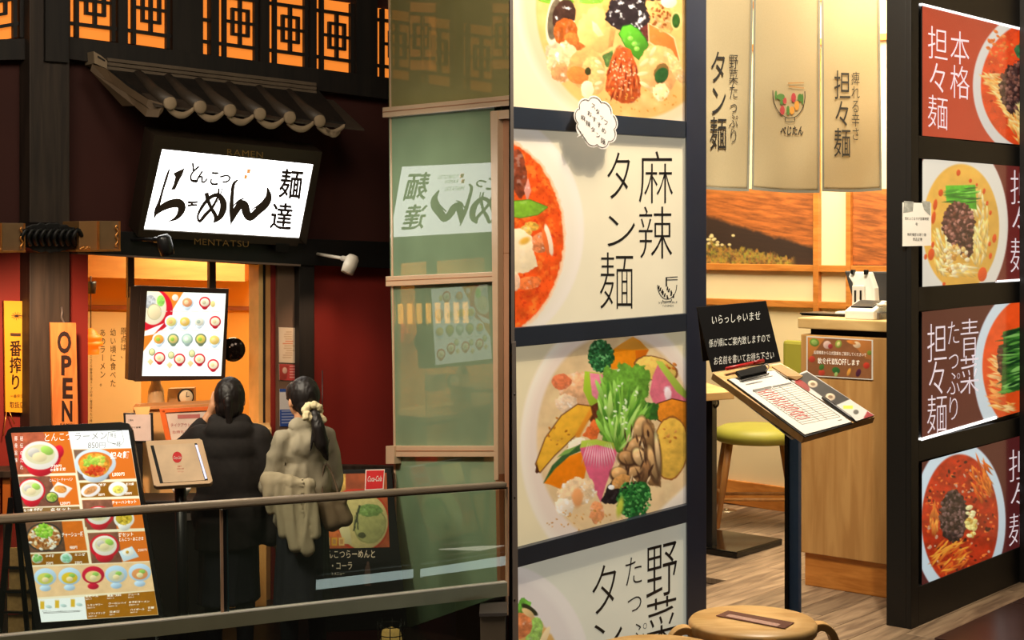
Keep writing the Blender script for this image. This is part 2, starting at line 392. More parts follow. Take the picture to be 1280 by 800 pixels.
# ---- materials
m_navy = mat('painted_dark_metal', L(26, 30, 38), .45, .2, .1, 6)
m_black = mat('black_panel', L(9, 8, 8), .5, 0, .2, 3)
m_blackp = mat('black_plastic', L(22, 21, 22), .35, 0, .1, 5)
m_grey = mat('grey_trim', L(120, 112, 108), .4, .4, .08, 6)
m_ink = mat('black_ink', L(18, 14, 14), .7, 0, .1, 9)
m_cream = mat('cream_plaster', L(244, 224, 180), .8, 0, .04, 2, .05)
m_orangewood = wood('orange_wood', L(214, 142, 66), L(184, 112, 44), .4, (1, 1, 6), 0, 2)
m_countwood = wood('counter_wood', L(208, 160, 98), L(186, 136, 78), .45, (9, 9, .8), 0, 1)
m_counttop = wood('counter_top_wood', L(226, 190, 130), L(205, 165, 105), .4, (2, 2, 8), 0, 1)
m_stool = wood('birch_wood', L(232, 190, 128), L(212, 164, 100), .35, (2, 9, 2), 0, 1.2, .04)
m_leg = wood('chair_leg_wood', L(206, 150, 86), L(176, 120, 62), .4, (6, 6, 1))
m_plank = wood('floor_plank_wood', L(156, 132, 106), L(106, 86, 68), .5, (.8, 7, 1), .55, 1.5, .25)
m_white = mat('white_plastic', L(232, 230, 222), .35, 0, .02, 5)
m_paper = mat('white_paper', L(226, 222, 214), .8, 0, .03, 7)
m_post = paintmat('lit_poster_print', .72, .36, .3)
m_postr = paintmat('backlit_poster_print', .25, .80, .18, .3)
m_photo = paintmat('paper_print', .9, .0, .6)
m_cloth = None

# ================================================================ floors, walls, ceilings of the dining side
def wall_quad(name, pts, m, th=.06):
    pts = [Vector(p) for p in pts]; n = (pts[1]-pts[0]).cross(pts[-1]-pts[0]).normalized()
    if n.dot(pts[0]-Vector((1.3, 7.2, 1.4))) < 0: n = -n
    bm = prism_bm(pts, n*th); return struct(from_bm(name, bm, m))
# plank floor, planks run along U1
fl = struct(from_bm('floor', prism_bm([(.07, 3.2, -.027), (3.0, 3.2, -.027), (4.0, 9, -.027), (3.0, 10.2, -.027), (.07, 9.6, -.027)], Vector((0, 0, -.04))), mat('floor_subbase', L(70, 54, 40))))
pl_me = None; rowi = 0
o0 = Vector((1.456, 5.69, 0))
s_lo = -4.3; k = 0
s = -3.35
while s < .1:                                                  # s along U2 (towards the camera side), t along U1
    t = -1.6+R.uniform(0, .9)-.9
    while t < 3.3:
        c = o0+U2v*(s+.06)+U1v*(t+.45); Y_ = c.y; px = 640+c.x/Y_*F0 if Y_ > 1 else 0
        dn = (c-Vector(PL.p)).dot(Vector((.766, -.642, 0)))
        if 840 < px < 1420 and dn < .75 and c.x > .15 and (c-Vector((1.19, 8.3, 0))).dot(Vector((.642, .766, 0))) < .3 and Y_ > 3.6:
            if pl_me is None:
                bm = obox_bm((0, 0, 0), (.4485, 0, 0), (0, .0588, 0), Vector((0, 0, .0125))); bmesh.ops.recalc_face_normals(bm, faces=bm.faces[:]); bevel(bm, .0015, 1)
                pl_me = bpy.data.meshes.new('plank'); bm.to_mesh(pl_me); bm.free(); pl_me.materials.append(m_plank)
            o = bpy.data.objects.new('plank', pl_me); COL.objects.link(o); o.parent = fl; o.rotation_euler = (0, 0, math.atan2(U1[1], U1[0])); o.location = c+Vector((0, 0, -.0125+R.uniform(-.0006, .0006)))
        t += .9
    s += .12
fd = struct(box('floor', (0, 0, 0), .1, .1, .1, m_black)); bpy.data.objects.remove(fd)
m_dark_tile = mat('dark_passage_tile', L(62, 42, 36), .3, 0, .2, 4)
# passage floor in front of the right poster wall (outside the plank border)
a = o0+U2v*.115+U1v*-.13; pts = [a, a+U1v*4, a+U1v*4+U2v*2.2, a+U2v*2.2]
bm = prism_bm(pts, Vector((0, 0, -.04))); fo = struct(from_bm('floor', bm, m_dark_tile))
for i in range(5):
    b = a+U1v*(.1+i*.7)
    box('tile', b+U2v*.6+U1v*.3+Vector((0, 0, .002)), .345, .59, .004, m_dark_tile, fo, d=U1, bev=.002)
# back wall of the dining room, its side walls and ceiling
s_l, s_r = -1.2, 3.2
P0 = Vector((1.19, 8.3, 0))
wb = wall_quad('wall_back', [P0+U2v*s_l, P0+U2v*s_r, P0+U2v*s_r+Vector((0, 0, 3)), P0+U2v*s_l+Vector((0, 0, 3))], m_cream)
wall_quad('wall_left', [(.04, 5.16, -.06), (.04, 9.6, -.06), (.04, 9.6, 3.3), (.04, 5.16, 3.3)][::-1], m_black, .05)
pr_end = o0+U1v*2.3
wall_quad('wall_right', [pr_end, pr_end+Vector((0, 3, 0)), pr_end+Vector((0, 3, 3)), pr_end+Vector((0, 0, 3))], m_cream)
cl = struct(from_bm('ceiling', prism_bm([(.07, 5.2, 3.0), (1.5, 5.95, 3.0), (2.95, 7.7, 3.0), (3.2, 10, 3.0), (.07, 9.6, 3.0)], Vector((0, 0, .05))), mat('ceiling_paint', L(190, 170, 135), .9)))

# wooden rails and posts on the back wall
def rail(name, x0, y0, x1, y1, th=.03, m=m_orangewood, slope=True, lab=None):
    k0 = -.00037*(HZ-y0) if slope else 0; k1 = -.00037*(HZ-y1) if slope else 0
    o = slab(name, WB, [(x0, y0), (x1, y0+(x1-x0)*k0), (x1, y1+(x1-x0)*k1), (x0, y1)], 0, th, m, wb, .003)
    return o
rail('rail', 860, 329, 1130, 337, .03)
rail('rail', 860, 372, 1130, 380, .028)
rail('rail', 860, 10, 1130, 18, .028); rail('rail', 860, 62, 1130, 70, .028)
rail('rail', 1016, 60, 1022.5, 392, .036, slope=False); rail('rail', 1057, 60, 1063, 384, .036, slope=False)
bb = struct(slab('baseboard_back', WB, [(840, 590), (1130, 630), (1130, 664), (840, 618)], 0, .02, m_orangewood, None, .003))
# two framed photographs of a ploughed field
def field(x0, x1, label):
    t = thing('wall_photograph', label, 'picture', (0, 0, 0), None)
    c = Canvas([(x0, 236), (x1, 236), (x1, 333), (x0, 331)], .9, (176, 100, 44))
    X, Y = c.X, c.Y; hz = 236
    rowl = 262+(X-882)*.17
    fur = fbm(X*.16+Y*.2, Y*1.6-X*.25, 3.2, 3); c.C *= (.62+.72*fur)[..., None]
    c.mix(np.clip((250-Y)/18, 0, 1)*.6, (214, 140, 66))
    dk = np.clip((Y-(264+(X-882)*.30)-6*fbm(X, Y, 9, 5))/6, 0, 1) if x0 < 1000 else np.clip((Y-330)/4, 0, 1)
    c.mix(dk*.92, (48, 36, 30))
    if x0 < 1000:
        gy = 300+(X-882)*.2+(fbm(X, Y*.4, 5, 9)-.5)*22; g = np.clip((Y-gy)/3, 0, 1)*np.clip((996-X)/8, 0, 1)
        col = np.stack([150+90*fbm(X, Y*.5, 2, 7), 120+80*fbm(X, Y*.5, 2, 8), 50+40*fbm(X, Y, 2, 4)], -1)*.85
        a_ = g[..., None]*np.clip(fbm(X, Y, 3, 2)*1.6, 0, 1)[..., None]; c.C = c.C*(1-a_)+col*a_
        for i in range(14): c.loc(884+R.random()*34, 292+R.random()*16, 2.2, 1.6, 0, (226, 210, 150))
    slab('backing', WB, [(x0, 236), (x1, 236), (x1, 333), (x0, 331)], .001, .009, m_black, t)
    c.build('picture', WB, m_photo, t, .0115)
field(878, 1016, 'wide photograph of ploughed brown field with grass, left of the wooden wall posts')
field(1063, 1125, 'narrow photograph of furrowed brown field, right of the wooden wall posts')

# ================================================================ cashier counter and what stands on it
def ctr(px, py): return CF.P(px, py)
ct = thing('cashier_counter', 'light wood cashier counter with orange kickboard behind the name stand', 'counter')
A = CF.P(1001, 500); A.z = 0; zt = 1.098; dep = .5; wdt = .47
def cbox(name, s0, s1, t0, t1, z0, z1, m, par, bev=.004):
    c = A+U2v*((s0+s1)/2)+U1v*((t0+t1)/2); c.z = (z0+z1)/2
    return box(name, c, (s1-s0)/2, (t1-t0)/2, (z1-z0)/2, m, par, d=U2, bev=bev)
cbox('carcass', 0, wdt, 0, dep, .135, 1.03, m_countwood, ct)
cbox('kickboard', .012, wdt, .012, dep, 0, .135, m_orangewood, ct)
cbox('groove', .03, wdt, .03, dep-.03, 1.03, 1.055, m_ink, ct, 0)
cbox('worktop', -.008, wdt, -.012, dep, 1.055, zt, m_counttop, ct, .005)
# menu card stuck on the counter front
nt_ = thing('counter_notice', 'brown vegetable-bordered discount notice stuck on the counter front', 'notice')
q = [(1008, 420), (1091, 425), (1091, 475), (1008, 470)]
slab('card', CF, q, .0005, .004, m_paper, nt_)
c = Canvas([(1009.5, 421.5), (1089.5, 426), (1089.5, 473.5), (1009.5, 468.5)], .6, (150, 96, 58))
c.C *= (.9+.2*fbm(c.X, c.Y, 9, 2))[..., None]
c.po([(1009, 421), (1032, 422), (1012, 448), (1009, 450)], (205, 130, 60)); c.po([(1060, 423), (1090, 425), (1090, 450), (1082, 448)], (190, 120, 60))
for x, y, rx, ry, col in ((1018, 428, 6, 5, (110, 150, 60)), (1018, 428, 4, 3, (160, 190, 100)), (1034, 431, 5, 5, (226, 190, 180)), (1038, 433, 3, 3, (170, 60, 60)), (1048, 430, 4, 5, (150, 170, 70)), (1048, 430, 2, 3, (235, 225, 150)), (1071, 431, 5, 4, (235, 205, 170)), (1064, 428, 6, 2, (230, 140, 60)), (1083, 457, 4, 4, (200, 60, 40)), (1027, 466, 4, 4, (200, 70, 50)), (1027, 459, 3, 4, (70, 120, 50)), (1045, 463, 5, 4, (50, 110, 50)), (1045, 468, 2, 3, (170, 200, 120)), (1061, 465, 2, 5, (240, 170, 70)), (1073, 466, 3, 5, (80, 30, 60)), (1015, 449, 4, 4, (200, 70, 50)), (1087, 441, 3, 3, (120, 140, 50))): c.loc(x, y, rx, ry, 20, col)
c.build('print', CF, m_photo, nt_, .0045)
t = Text(CF, .0058); t.row('店頭精算から公式登録をご提示してくださいで', 1017, 438, 66, 4.5, .05); t.row('飲食代10%OFFします', 1022, 447, 53, 7.5, .05, .01); t.build('lettering', mat('cream_ink_glow', L(250, 240, 225), .5, emit=.25), nt_)  # lettering given a faint glow of its own to read brighter

def sp(px, t):
    k = (px-640)/F0; return (k*(A.y+U1[1]*t)-(A.x+U1[0]*t))/(U2[0]-k*U2[1])
top = Surf((0, 0, zt), (0, 0, 1))
def ontop(px, py): return top.P(px, py)
# card terminal, printer stand and screen on the counter
tr = ontop(1032, 392.5)
t_ = thing('payment_tray', 'thin black tray on the left end of the counter top', 'tray')
cbox('dish', sp(1007, .2), sp(1062, .2), .16, .30, zt, zt+.008, m_blackp, t_, .003); cbox('rim', sp(1006, .2), sp(1063, .2), .155, .305, zt+.006, zt+.012, m_blackp, t_, .002)
pt = thing('card_terminal', 'low white card terminal with a grey sloped screen on the counter', 'card terminal')
def wedge(name, s0, s1, t0, t1, z0, zf, zb, m, par, bev=.006):
    a_ = [A+U2v*s0+U1v*t0, A+U2v*s1+U1v*t0, A+U2v*s1+U1v*t1, A+U2v*s0+U1v*t1]; bm = bmesh.new()
    lo = [bm.verts.new((p.x, p.y, z0)) for p in a_]; hi = [bm.verts.new((p.x, p.y, z)) for p, z in zip(a_, (zf, zf, zb, zb))]
    bm.faces.new(lo); bm.faces.new(hi[::-1])
    for i in range(4): bm.faces.new((lo[i], hi[i], hi[(i+1) % 4], lo[(i+1) % 4]))
    bmesh.ops.recalc_face_normals(bm, faces=bm.faces[:]); bevel(bm, bev); return from_bm(name, bm, m, par)
w0, w1 = sp(1063, .08), sp(1099, .08)
wedge('housing', w0, w1, .03, .15, zt, zt+.035, zt+.075, m_white, pt)
wedge('screen', w0+.012, w1-.02, .06, .14, zt+.03, zt+.052, zt+.0745, m_blackp, pt, .002)
cbox('paper_slot', w1-.002, w1+.010, .06, .14, zt, zt+.03, m_grey, pt)
pr = thing('receipt_printer', 'tall white curved terminal dock with dark keyhole in front of the register screen', 'terminal dock')
e0 = sp(1067, .24)-.262
cbox('foot', e0+.2, e0+.36, .19, .30, zt, zt+.02, m_white, pr, .008)
def facing(s, t, z): return A+U2v*(s+e0)+U1v*t+Vector((0, 0, z))
bm = prism_bm([facing(.262, .22, zt+.015), facing(.375, .22, zt+.015), facing(.36, .235, zt+.12), facing(.33, .245, zt+.185), facing(.245, .245, zt+.185), facing(.24, .235, zt+.165), facing(.262, .23, zt+.14)], U1v*.04)
bmesh.ops.recalc_face_normals(bm, faces=bm.faces[:]); bevel(bm, .006); from_bm('back_plate', bm, m_white, pr)
cbox('face_plate', e0+.272, e0+.328, .206, .222, zt+.02, zt+.13, m_white, pr, .004)
for s_ in (.255, .315): cbox('clip', e0+s_, e0+s_+.012, .226, .25, zt+.175, zt+.195, m_blackp, pr, .002)
lathe('keyhole', facing(.303, .204, zt+.055), [(0, 0), (.009, 0), (.009, .004), (0, .004)], m_blackp, pr, 12, (-U1v))
cbox('lever', e0+.285, e0+.292, .2, .207, zt+.06, zt+.11, m_blackp, pr, .001); cbox('lever', e0+.31, e0+.317, .2, .207, zt+.07, zt+.11, m_blackp, pr, .001)
rs = thing('register_screen', 'black register monitor seen from behind on the counter', 'monitor')
bm = prism_bm([facing(.155, .36, zt+.185), facing(.40, .36, zt+.185), facing(.40, .33, zt+.02), facing(.225, .33, zt+.02)], U1v*.03)
bmesh.ops.recalc_face_normals(bm, faces=bm.faces[:]); bevel(bm, .006); from_bm('monitor', bm, mat('monitor_back', L(52, 50, 50), .5), rs)
cbox('stand', e0+.30, e0+.36, .36, .42, zt, zt+.08, m_blackp, rs, .004)
gb = thing('glass_jar', 'small clear glass jar beside the card terminal by the dark pillar', 'jar')
m_clear = glassmat('clear_glass', (.86, .9, .88), .03, .12, L(190, 200, 200))
gx = sp(1102, .1)-e0
lathe('jar_body', facing(gx, .1, zt), [(0, .002), (.022, .002), (.027, .015), (.027, .04), (.02, .05), (.018, .055)], m_clear, gb, 20)
lathe('lid', facing(gx, .1, zt+.055), [(0, .0), (.02, 0), (.02, .008), (0, .01)], m_white, gb, 20)

# ================================================================ dining table, round seat, bench back
dt = thing('dining_table', 'light wood dining table on black pedestal beyond the left poster wall', 'table')
bc = at(903, 683, 7.2); bc.z = 0
box('base_plate', (bc.x, bc.y, .015), .20, .20, .015, mat('glossy_black_steel', L(18, 16, 15), .12, .3, .05), dt, d=(.64, .766), bev=.006)
pc = at(888.5, 600, 7.08)
box('column', (pc.x, pc.y, .37), .02, .02, .345, m_blackp, dt, d=U1, bev=.003)
tc_ = [at(918, 489, 7.0), at(880, 477, 7.45), at(780, 482, 7.3), at(830, 500, 6.8)]
for p in tc_: p.z = .735
bm = prism_bm(tc_, Vector((0, 0, -.035))); bmesh.ops.recalc_face_normals(bm, faces=bm.faces[:]); bevel(bm, .004); from_bm('tabletop', bm, m_counttop, dt)
hk = at(896, 508, 7.0); tube('bag_hook', spline([hk+Vector((-.02, 0, .05)), hk+Vector((0, 0, .04)), hk+Vector((.006, 0, .01)), hk+Vector((-.008, 0, -.005)), hk+Vector((-.014, 0, .01))], 5), .005, m_blackp, dt, 8)
m_green = mat('green_leatherette', L(160, 158, 62), .5, 0, .06, 6, .05)
ch = thing('dining_stool', 'round stool with olive green cushion and splayed wooden legs', 'stool')
sc_ = at(945, 541, 7.72); cx_, cy_ = sc_.x, sc_.y; rr = .205
lathe('cushion', (cx_, cy_, .415), [(0, 0), (rr*.9, 0), (rr, .012), (rr*1.02, .035), (rr*.97, .06), (rr*.8, .076), (rr*.4, .084), (0, .085)], m_green, ch, 40)
legs = []
for a_ in (205, 335, 25, 155):
    r_ = math.radians(a_); t0 = Vector((cx_+math.cos(r_)*.155, cy_+math.sin(r_)*.155, .415)); t1 = Vector((cx_+math.cos(r_)*.225, cy_+math.sin(r_)*.225, 0)); legs.append((t0, t1))
    tube('leg', [t0, t0.lerp(t1, .4), t1], [.019, .017, .011], m_leg, ch, 12)
for i in range(4):
    h = .14+(.025 if i % 2 else 0); a_ = legs[i][1].lerp(legs[i][0], h/.415); b_ = legs[(i+1) % 4][1].lerp(legs[(i+1) % 4][0], h/.415)
    tube('stretcher', [a_, b_], .008, m_leg, ch, 8)
bn = thing('dining_chair', 'chair with olive green backrest half hidden behind the counter', 'chair')
b0 = at(984, 470, 7.9); 
def bx(name, cx, cy, cz, hx, hy, hz, m, par, bev=.01): return box(name, (cx, cy, cz), hx, hy, hz, m, par, d=U2, bev=bev)
b0.x += .12
bx('backrest', b0.x+.02, b0.y-.07, .80, .19, .02, .10, m_green, bn, .018); bx('seat', b0.x+.16, b0.y-.22, .44, .19, .19, .03, m_green, bn, .02)
for i, (u, v) in enumerate(((-.16, -.16), (.16, -.16), (-.16, .16), (.16, .16))):
    p = Vector((b0.x+.16, b0.y-.22, 0))+U2v*u+U1v*v
    if p.y > 7.2: tube('leg', [p, p+Vector((0, 0, .42 if v < 0 else .8))], [.012, .016], m_leg, bn, 10)
ol = thing('floor_outlet', 'round metal outlet cover set in the plank floor', 'outlet cover'); oc = at(908, 638, 1450*F0/1e3/348*1.0); oc.z = 0
lathe('cover', (oc.x, oc.y, 0), [(0, .006), (.03, .006), (.045, .004), (.055, .001), (.055, 0), (0, 0)], mat('brushed_steel', L(170, 160, 140), .3, .9), ol, 24)
lathe('flap', (oc.x, oc.y, .006), [(0, .005), (.012, .004), (.016, 0), (0, 0)], mat('brushed_steel', L(170, 160, 140)), ol, 16)

# ================================================================ left poster wall: frame and four posters
pf = thing('poster_frame', 'tall dark metal frame holding four lit noodle posters', 'poster frame')
m_nav = mat('navy_frame_paint', L(36, 44, 58), .4, .1, .1, 5)
slab('post', PL, [(857.5, -90), (883, -90), (883, 788), (859, 790)], -.10, .024, mat('frame_post_paint', L(30, 38, 58), .45, .1, .1, 5), pf, .002)
slab('post', PL, [(637, -90), (641, -90), (645.2, 900), (640.5, 900)], -.06, .03, m_grey, pf, .001)
slab('trim', PL, [(640, 428), (645, 427), (649, 900), (641, 900)], -.0, .036, m_grey, pf, .001)
slab('backboard', PL, [(641, -90), (860, -90), (860, 880), (645, 960)], -.10, -.03, m_black, pf)
for q in ([(641, 133), (857, 151.5), (857, 172.5), (641, 160)], [(643, 410), (858, 392), (858, 414), (643, 434)], [(645, 687), (859, 631), (859, 653), (645, 710)], [(646, 962), (859, 866), (859, 890), (646, 985)], [(640, -120), (857, -85), (857, -60), (640, -90)]):
    slab('rail', PL, q, -.03, .024, m_nav, pf, .002)
for y in (493, 622, 750): lathe('screw', PL.P(643.3, y, .036), [(0, .001), (.004, .001), (.004, 0)], m_blackp, pf, 10, PL.n)
def poster(q, label, paint, base, texts, surf=PL, m=m_post, step=1.0, off=0.0, group=None, th=.006):
    t = thing('menu_poster', label, 'poster', (0, 0, 0), group)
    slab('acrylic_sheet', surf, q, off-th, off-.0008, m_black, t)
    c = Canvas(q, step, base); paint(c); c.build('print', surf, m, t, off)
    for nm, mm, fn in texts:
        T_ = Text(surf, off+.0012); fn(T_); T_.build(nm, mm, t)
    return t
m_letter = mat('poster_black_ink', L(14, 10, 10), .5, 0, .05)
def p1(c):
    c.C *= (.97+.05*fbm(c.X, c.Y, 60, 1))[..., None]
    c.el(792, -8, 150, 178, (236, 216, 190), edge=2, dk=.05); c.el(794, -4, 142, 166, (226, 196, 160), edge=10, dk=.0)
    c.el(790, 8, 120, 142, (226, 176, 104), edge=3, tex=.10, ts=26, dk=.05); c.mix(np.clip(fbm(c.X, c.Y, 20, 8)-.55, 0, 1)*2*(((c.X-790)/118)**2+((c.Y-8)/138)**2 < 1), (240, 206, 140))
    c.el(694, 0, 24, 6, (120, 170, 50), 6, tex=.15, hl=.3); c.el(742, 0, 20, 5, (130, 185, 60), -3, tex=.15, hl=.3)
    c.el(769, 6, 16, 12, (230, 170, 90), tex=.1)
    c.el(696, 60, 12, 26, (226, 190, 150), 10, wob=.25, tex=.2, ts=5, hl=.9)
    c.el(693, 24, 8, 26, (110, 96, 76), 8, tex=.2, rim=(232, 220, 190), rw=2); c.el(705, 20, 14, 21, (66, 42, 34), 12, wob=.08, tex=.3, ts=5, hl=1.0)
    c.el(707, 40, 15, 17, (186, 92, 34), 10, wob=.12, tex=.25, ts=5, hl=.2); c.el(718, 52, 14, 10, (206, 112, 50), 30, wob=.2, tex=.25)
    c.el(706, 78, 20, 24, (228, 190, 140), 5, wob=.25, ws=7, tex=.22, ts=5, hl=.8); c.el(700, 90, 12, 12, (214, 150, 96), wob=.3, tex=.2, hl=.5)
    c.po([(722, 44), (724, 26), (728, 22), (727, 17), (733, 18), (735, 12), (746, 8), (754, 13), (757, 24), (757, 34), (770, 34), (764, 48), (762, 60), (752, 67), (738, 62), (724, 52)], (238, 196, 116), 1, wob=1.2, ws=5, tex=.10, ts=9, dk=.2)
    c.po([(740, 26), (746, 30), (755, 44), (748, 46), (741, 38)], (250, 224, 160), 2, tex=.05)
    c.po([(763, 34), (770, 36), (766, 58), (760, 60)], (196, 140, 80), 1, tex=.15)
    c.el(800, -2, 30, 14, (34, 22, 22), wob=.1, tex=.3, hl=.9)
    c.po([(764, 0), (756, 24), (764, 33), (776, 38), (796, 42), (808, 56), (812, 46), (812, 20), (802, 0)], (40, 30, 34), 1, wob=2, tex=.4, ts=5, hl=1.0)
    c.po([(800, 36), (812, 28), (812, 50), (806, 56)], (96, 42, 34), 1.2, tex=.3, hl=.2)
    c.po([(811, 30), (834, 42), (842, 48), (849, 76), (830, 64), (812, 52)], (232, 118, 52), 1, tex=.08, ts=8, hl=.08, rim=(244, 190, 140))
    c.po([(806, 0), (832, 2), (846, 14), (843, 32), (838, 43), (826, 40), (816, 24), (808, 10)], (226, 166, 96), 1, wob=2, tex=.3, ts=5, hl=.2)
    c.scatter(34, 824, 20, 14, 16, (150, 88, 40), 1.2, 5, 25)
    c.el(836, 2, 10, 8, (240, 220, 190), hl=.3); c.el(845, 26, 5, 9, (50, 84, 34), tex=.4, rim=(210, 190, 120))
    c.po([(774, 42), (779, 33), (788, 31), (797, 36), (806, 48), (810, 56), (801, 76), (793, 70), (782, 58)], (84, 160, 40), 1, wob=.8, tex=.12, ts=8, hl=.15, dk=.25, rim=(40, 110, 30), rw=1)
    for x, y in ((788, 48), (793, 55), (796, 61)): c.loc(x, y, 3.5, 3, 0, (140, 204, 80), .2)
    c.po([(752, 70), (766, 62), (766, 84), (758, 84)], (90, 120, 60), 1, wob=1.5, tex=.4, hl=.6)
    c.el(733, 86, 23, 25, (232, 156, 92), wob=.08, tex=.15, ts=6, hl=.25); c.el(742, 94, 14, 24, (240, 176, 110), -8, wob=.06, tex=.14, hl=.3); c.el(722, 94, 14, 11, (220, 128, 60), 20, tex=.15, hl=.1)
    for x, y, a_ in ((748, 78, 30), (751, 90, 10), (748, 104, -20)): c.loc(x, y, 5, 2.2, a_, (246, 208, 160))
    c.el(735, 89, 4, 5, (60, 60, 30), wob=.3)
    c.po([(770, 60), (776, 56), (788, 62), (797, 84), (801, 108), (800, 122), (790, 129), (776, 129), (764, 122), (757, 112), (759, 88)], (184, 78, 34), 1.5, wob=1.5, tex=.30, ts=4, hl=.22, dk=.2)
    for i in range(22):
        x = 762+i % 11*3.4; y = 66+(i//11)*26+R.random()*20; c.loc(x, y+10, 1.0, 6, 8-(x-778)*.8, (214, 120, 66) if i % 2 else (120, 40, 20))
    c.scatter(50, 778, 90, 16, 26, (240, 190, 150), .8, 9, 20)
    c.el(823, 87, 25, 31, (238, 170, 106), wob=.06, tex=.12, ts=7, hl=.25, dk=.15); c.el(826, 92, 9, 13, (120, 90, 46), 12, wob=.2); c.el(827, 94, 8, 10, (42, 84, 40), 30, tex=.3)
    for x, y, a_ in ((805, 78, -40), (803, 92, -10), (806, 106, 30), (816, 64, -60), (838, 72, 60), (846, 86, 70)): c.loc(x, y, 7, 2.4, a_, (246, 204, 152))
    c.el(846, 86, 7, 20, (236, 180, 120), -25, wob=.2, tex=.2, hl=.4); c.el(734, 112, 8, 12, (244, 226, 180), wob=.2, hl=.3)
    c.el(826, 116, 9, 12, (240, 206, 150), 10, wob=.3, hl=.3, tex=.1)
    c.scatter(40, 790, 125, 60, 16, (206, 140, 60), .8, 3, 20)
poster([(641, -88), (857, -58), (856, 152.5), (641, 133)], 'top lit poster of noodle soup with shrimp, shiitake, wood ear and snow peas', p1, (240, 220, 184), [])
def p2(c):
    c.C *= (.97+.05*fbm(c.X, c.Y, 50, 2))[..., None]
    c.el(604, 288, 126, 150, (244, 232, 216), edge=3, dk=.04); c.el(600, 290, 120, 140, (240, 228, 208), edge=9, dk=.04)
    c.el(606, 297, 98, 126, (234, 84, 26), edge=2, tex=.22, ts=12, wob=.02, dk=.02, rim=(244, 200, 160), rw=3)
    m_ = ((c.X-606)/96)**2+((c.Y-297)/124)**2 < 1; c.mix(np.clip((fbm(c.X, c.Y, 7, 12)-.52)*5, 0, 1)*m_*.7, (246, 136, 50)); c.mix(np.clip((fbm(c.X, c.Y, 4, 14)-.62)*7, 0, 1)*m_*.6, (200, 44, 18))
    c.el(648, 216, 10, 30, (136, 64, 40), -6, wob=.12, tex=.35, ts=5, hl=.25); c.po([(655, 238), (660, 222), (664, 238), (659, 252)], (226, 150, 130), 1, hl=.4)
    c.po([(640, 252), (662, 250), (684, 259), (672, 268), (650, 272), (640, 270)], (128, 176, 48), 1, tex=.12, hl=.12, rim=(84, 130, 36), rw=1)
    c.el(664, 283, 9, 6, (226, 170, 70), wob=.2, tex=.3); c.el(657, 290, 8, 8, (232, 186, 90), wob=.2, tex=.3, hl=.3)
    c.el(674, 304, 11, 13, (222, 130, 80), wob=.2, tex=.3, ts=4, hl=.5); c.el(686, 300, 4, 20, (250, 220, 190), -12)
    c.el(682, 302, 3, 17, (232, 110, 50), -12)
    c.po([(640, 284), (655, 288), (664, 296), (668, 318), (672, 332), (660, 340), (640, 344)], (246, 222, 180), 1, wob=2, tex=.06, ts=8, hl=.1, dk=.12); c.el(656, 301, 7, 4, (232, 176, 70), -25, edge=3)
    c.el(660, 354, 17, 8, (236, 120, 60), -10, wob=.15, tex=.25, hl=.3); c.el(644, 352, 6, 12, (244, 196, 160), wob=.2, tex=.2)
def t2(T_):
    for ch_, x, y, w_, h in (('麻', 797, 187, 46, 68), ('辣', 796, 256, 46, 68), ('タ', 755, 186, 38, 66), ('ン', 752, 262, 46, 50), ('麺', 748, 313, 46, 74)): T_.ch(ch_, x, y, w_, h, .0, 0, -.012)
    T_.row('VEGETABLE', 823, 377, 24, 2.6, -.03); T_.row('TANMEN', 828, 381, 14, 2.6, -.03)
    ar = [(834-12*math.cos(a), 356+18*math.sin(a), .9) for a in np.linspace(0, math.pi, 12)]; T_.stroke(ar, 2); T_.stroke([(829, 375, 1), (829, 377, 1), (839, 376.5, 1), (839, 374, 1)], 2)
    T_.stroke([(832, 347, 1), (847, 346, 1)], 1); T_.stroke([(832, 350, 1), (847, 349.5, 1)], 1); T_.stroke([(833, 347, 1.8), (833, 358, 1.8)], 1)
    for i in range(11):
        x = 824+(i*5.3) % 19; y = 357+(i*7.1) % 13; T_.stroke([(x, y, 1.4), (x+R.uniform(-1.5, 1.5), y+4.5, 2.2)], 2)
poster([(642, 160), (858, 172), (858, 392.5), (644, 411)], 'lit poster of red spicy noodle soup beside large black vertical lettering', p2, (236, 224, 194), [('lettering', m_letter, t2)])
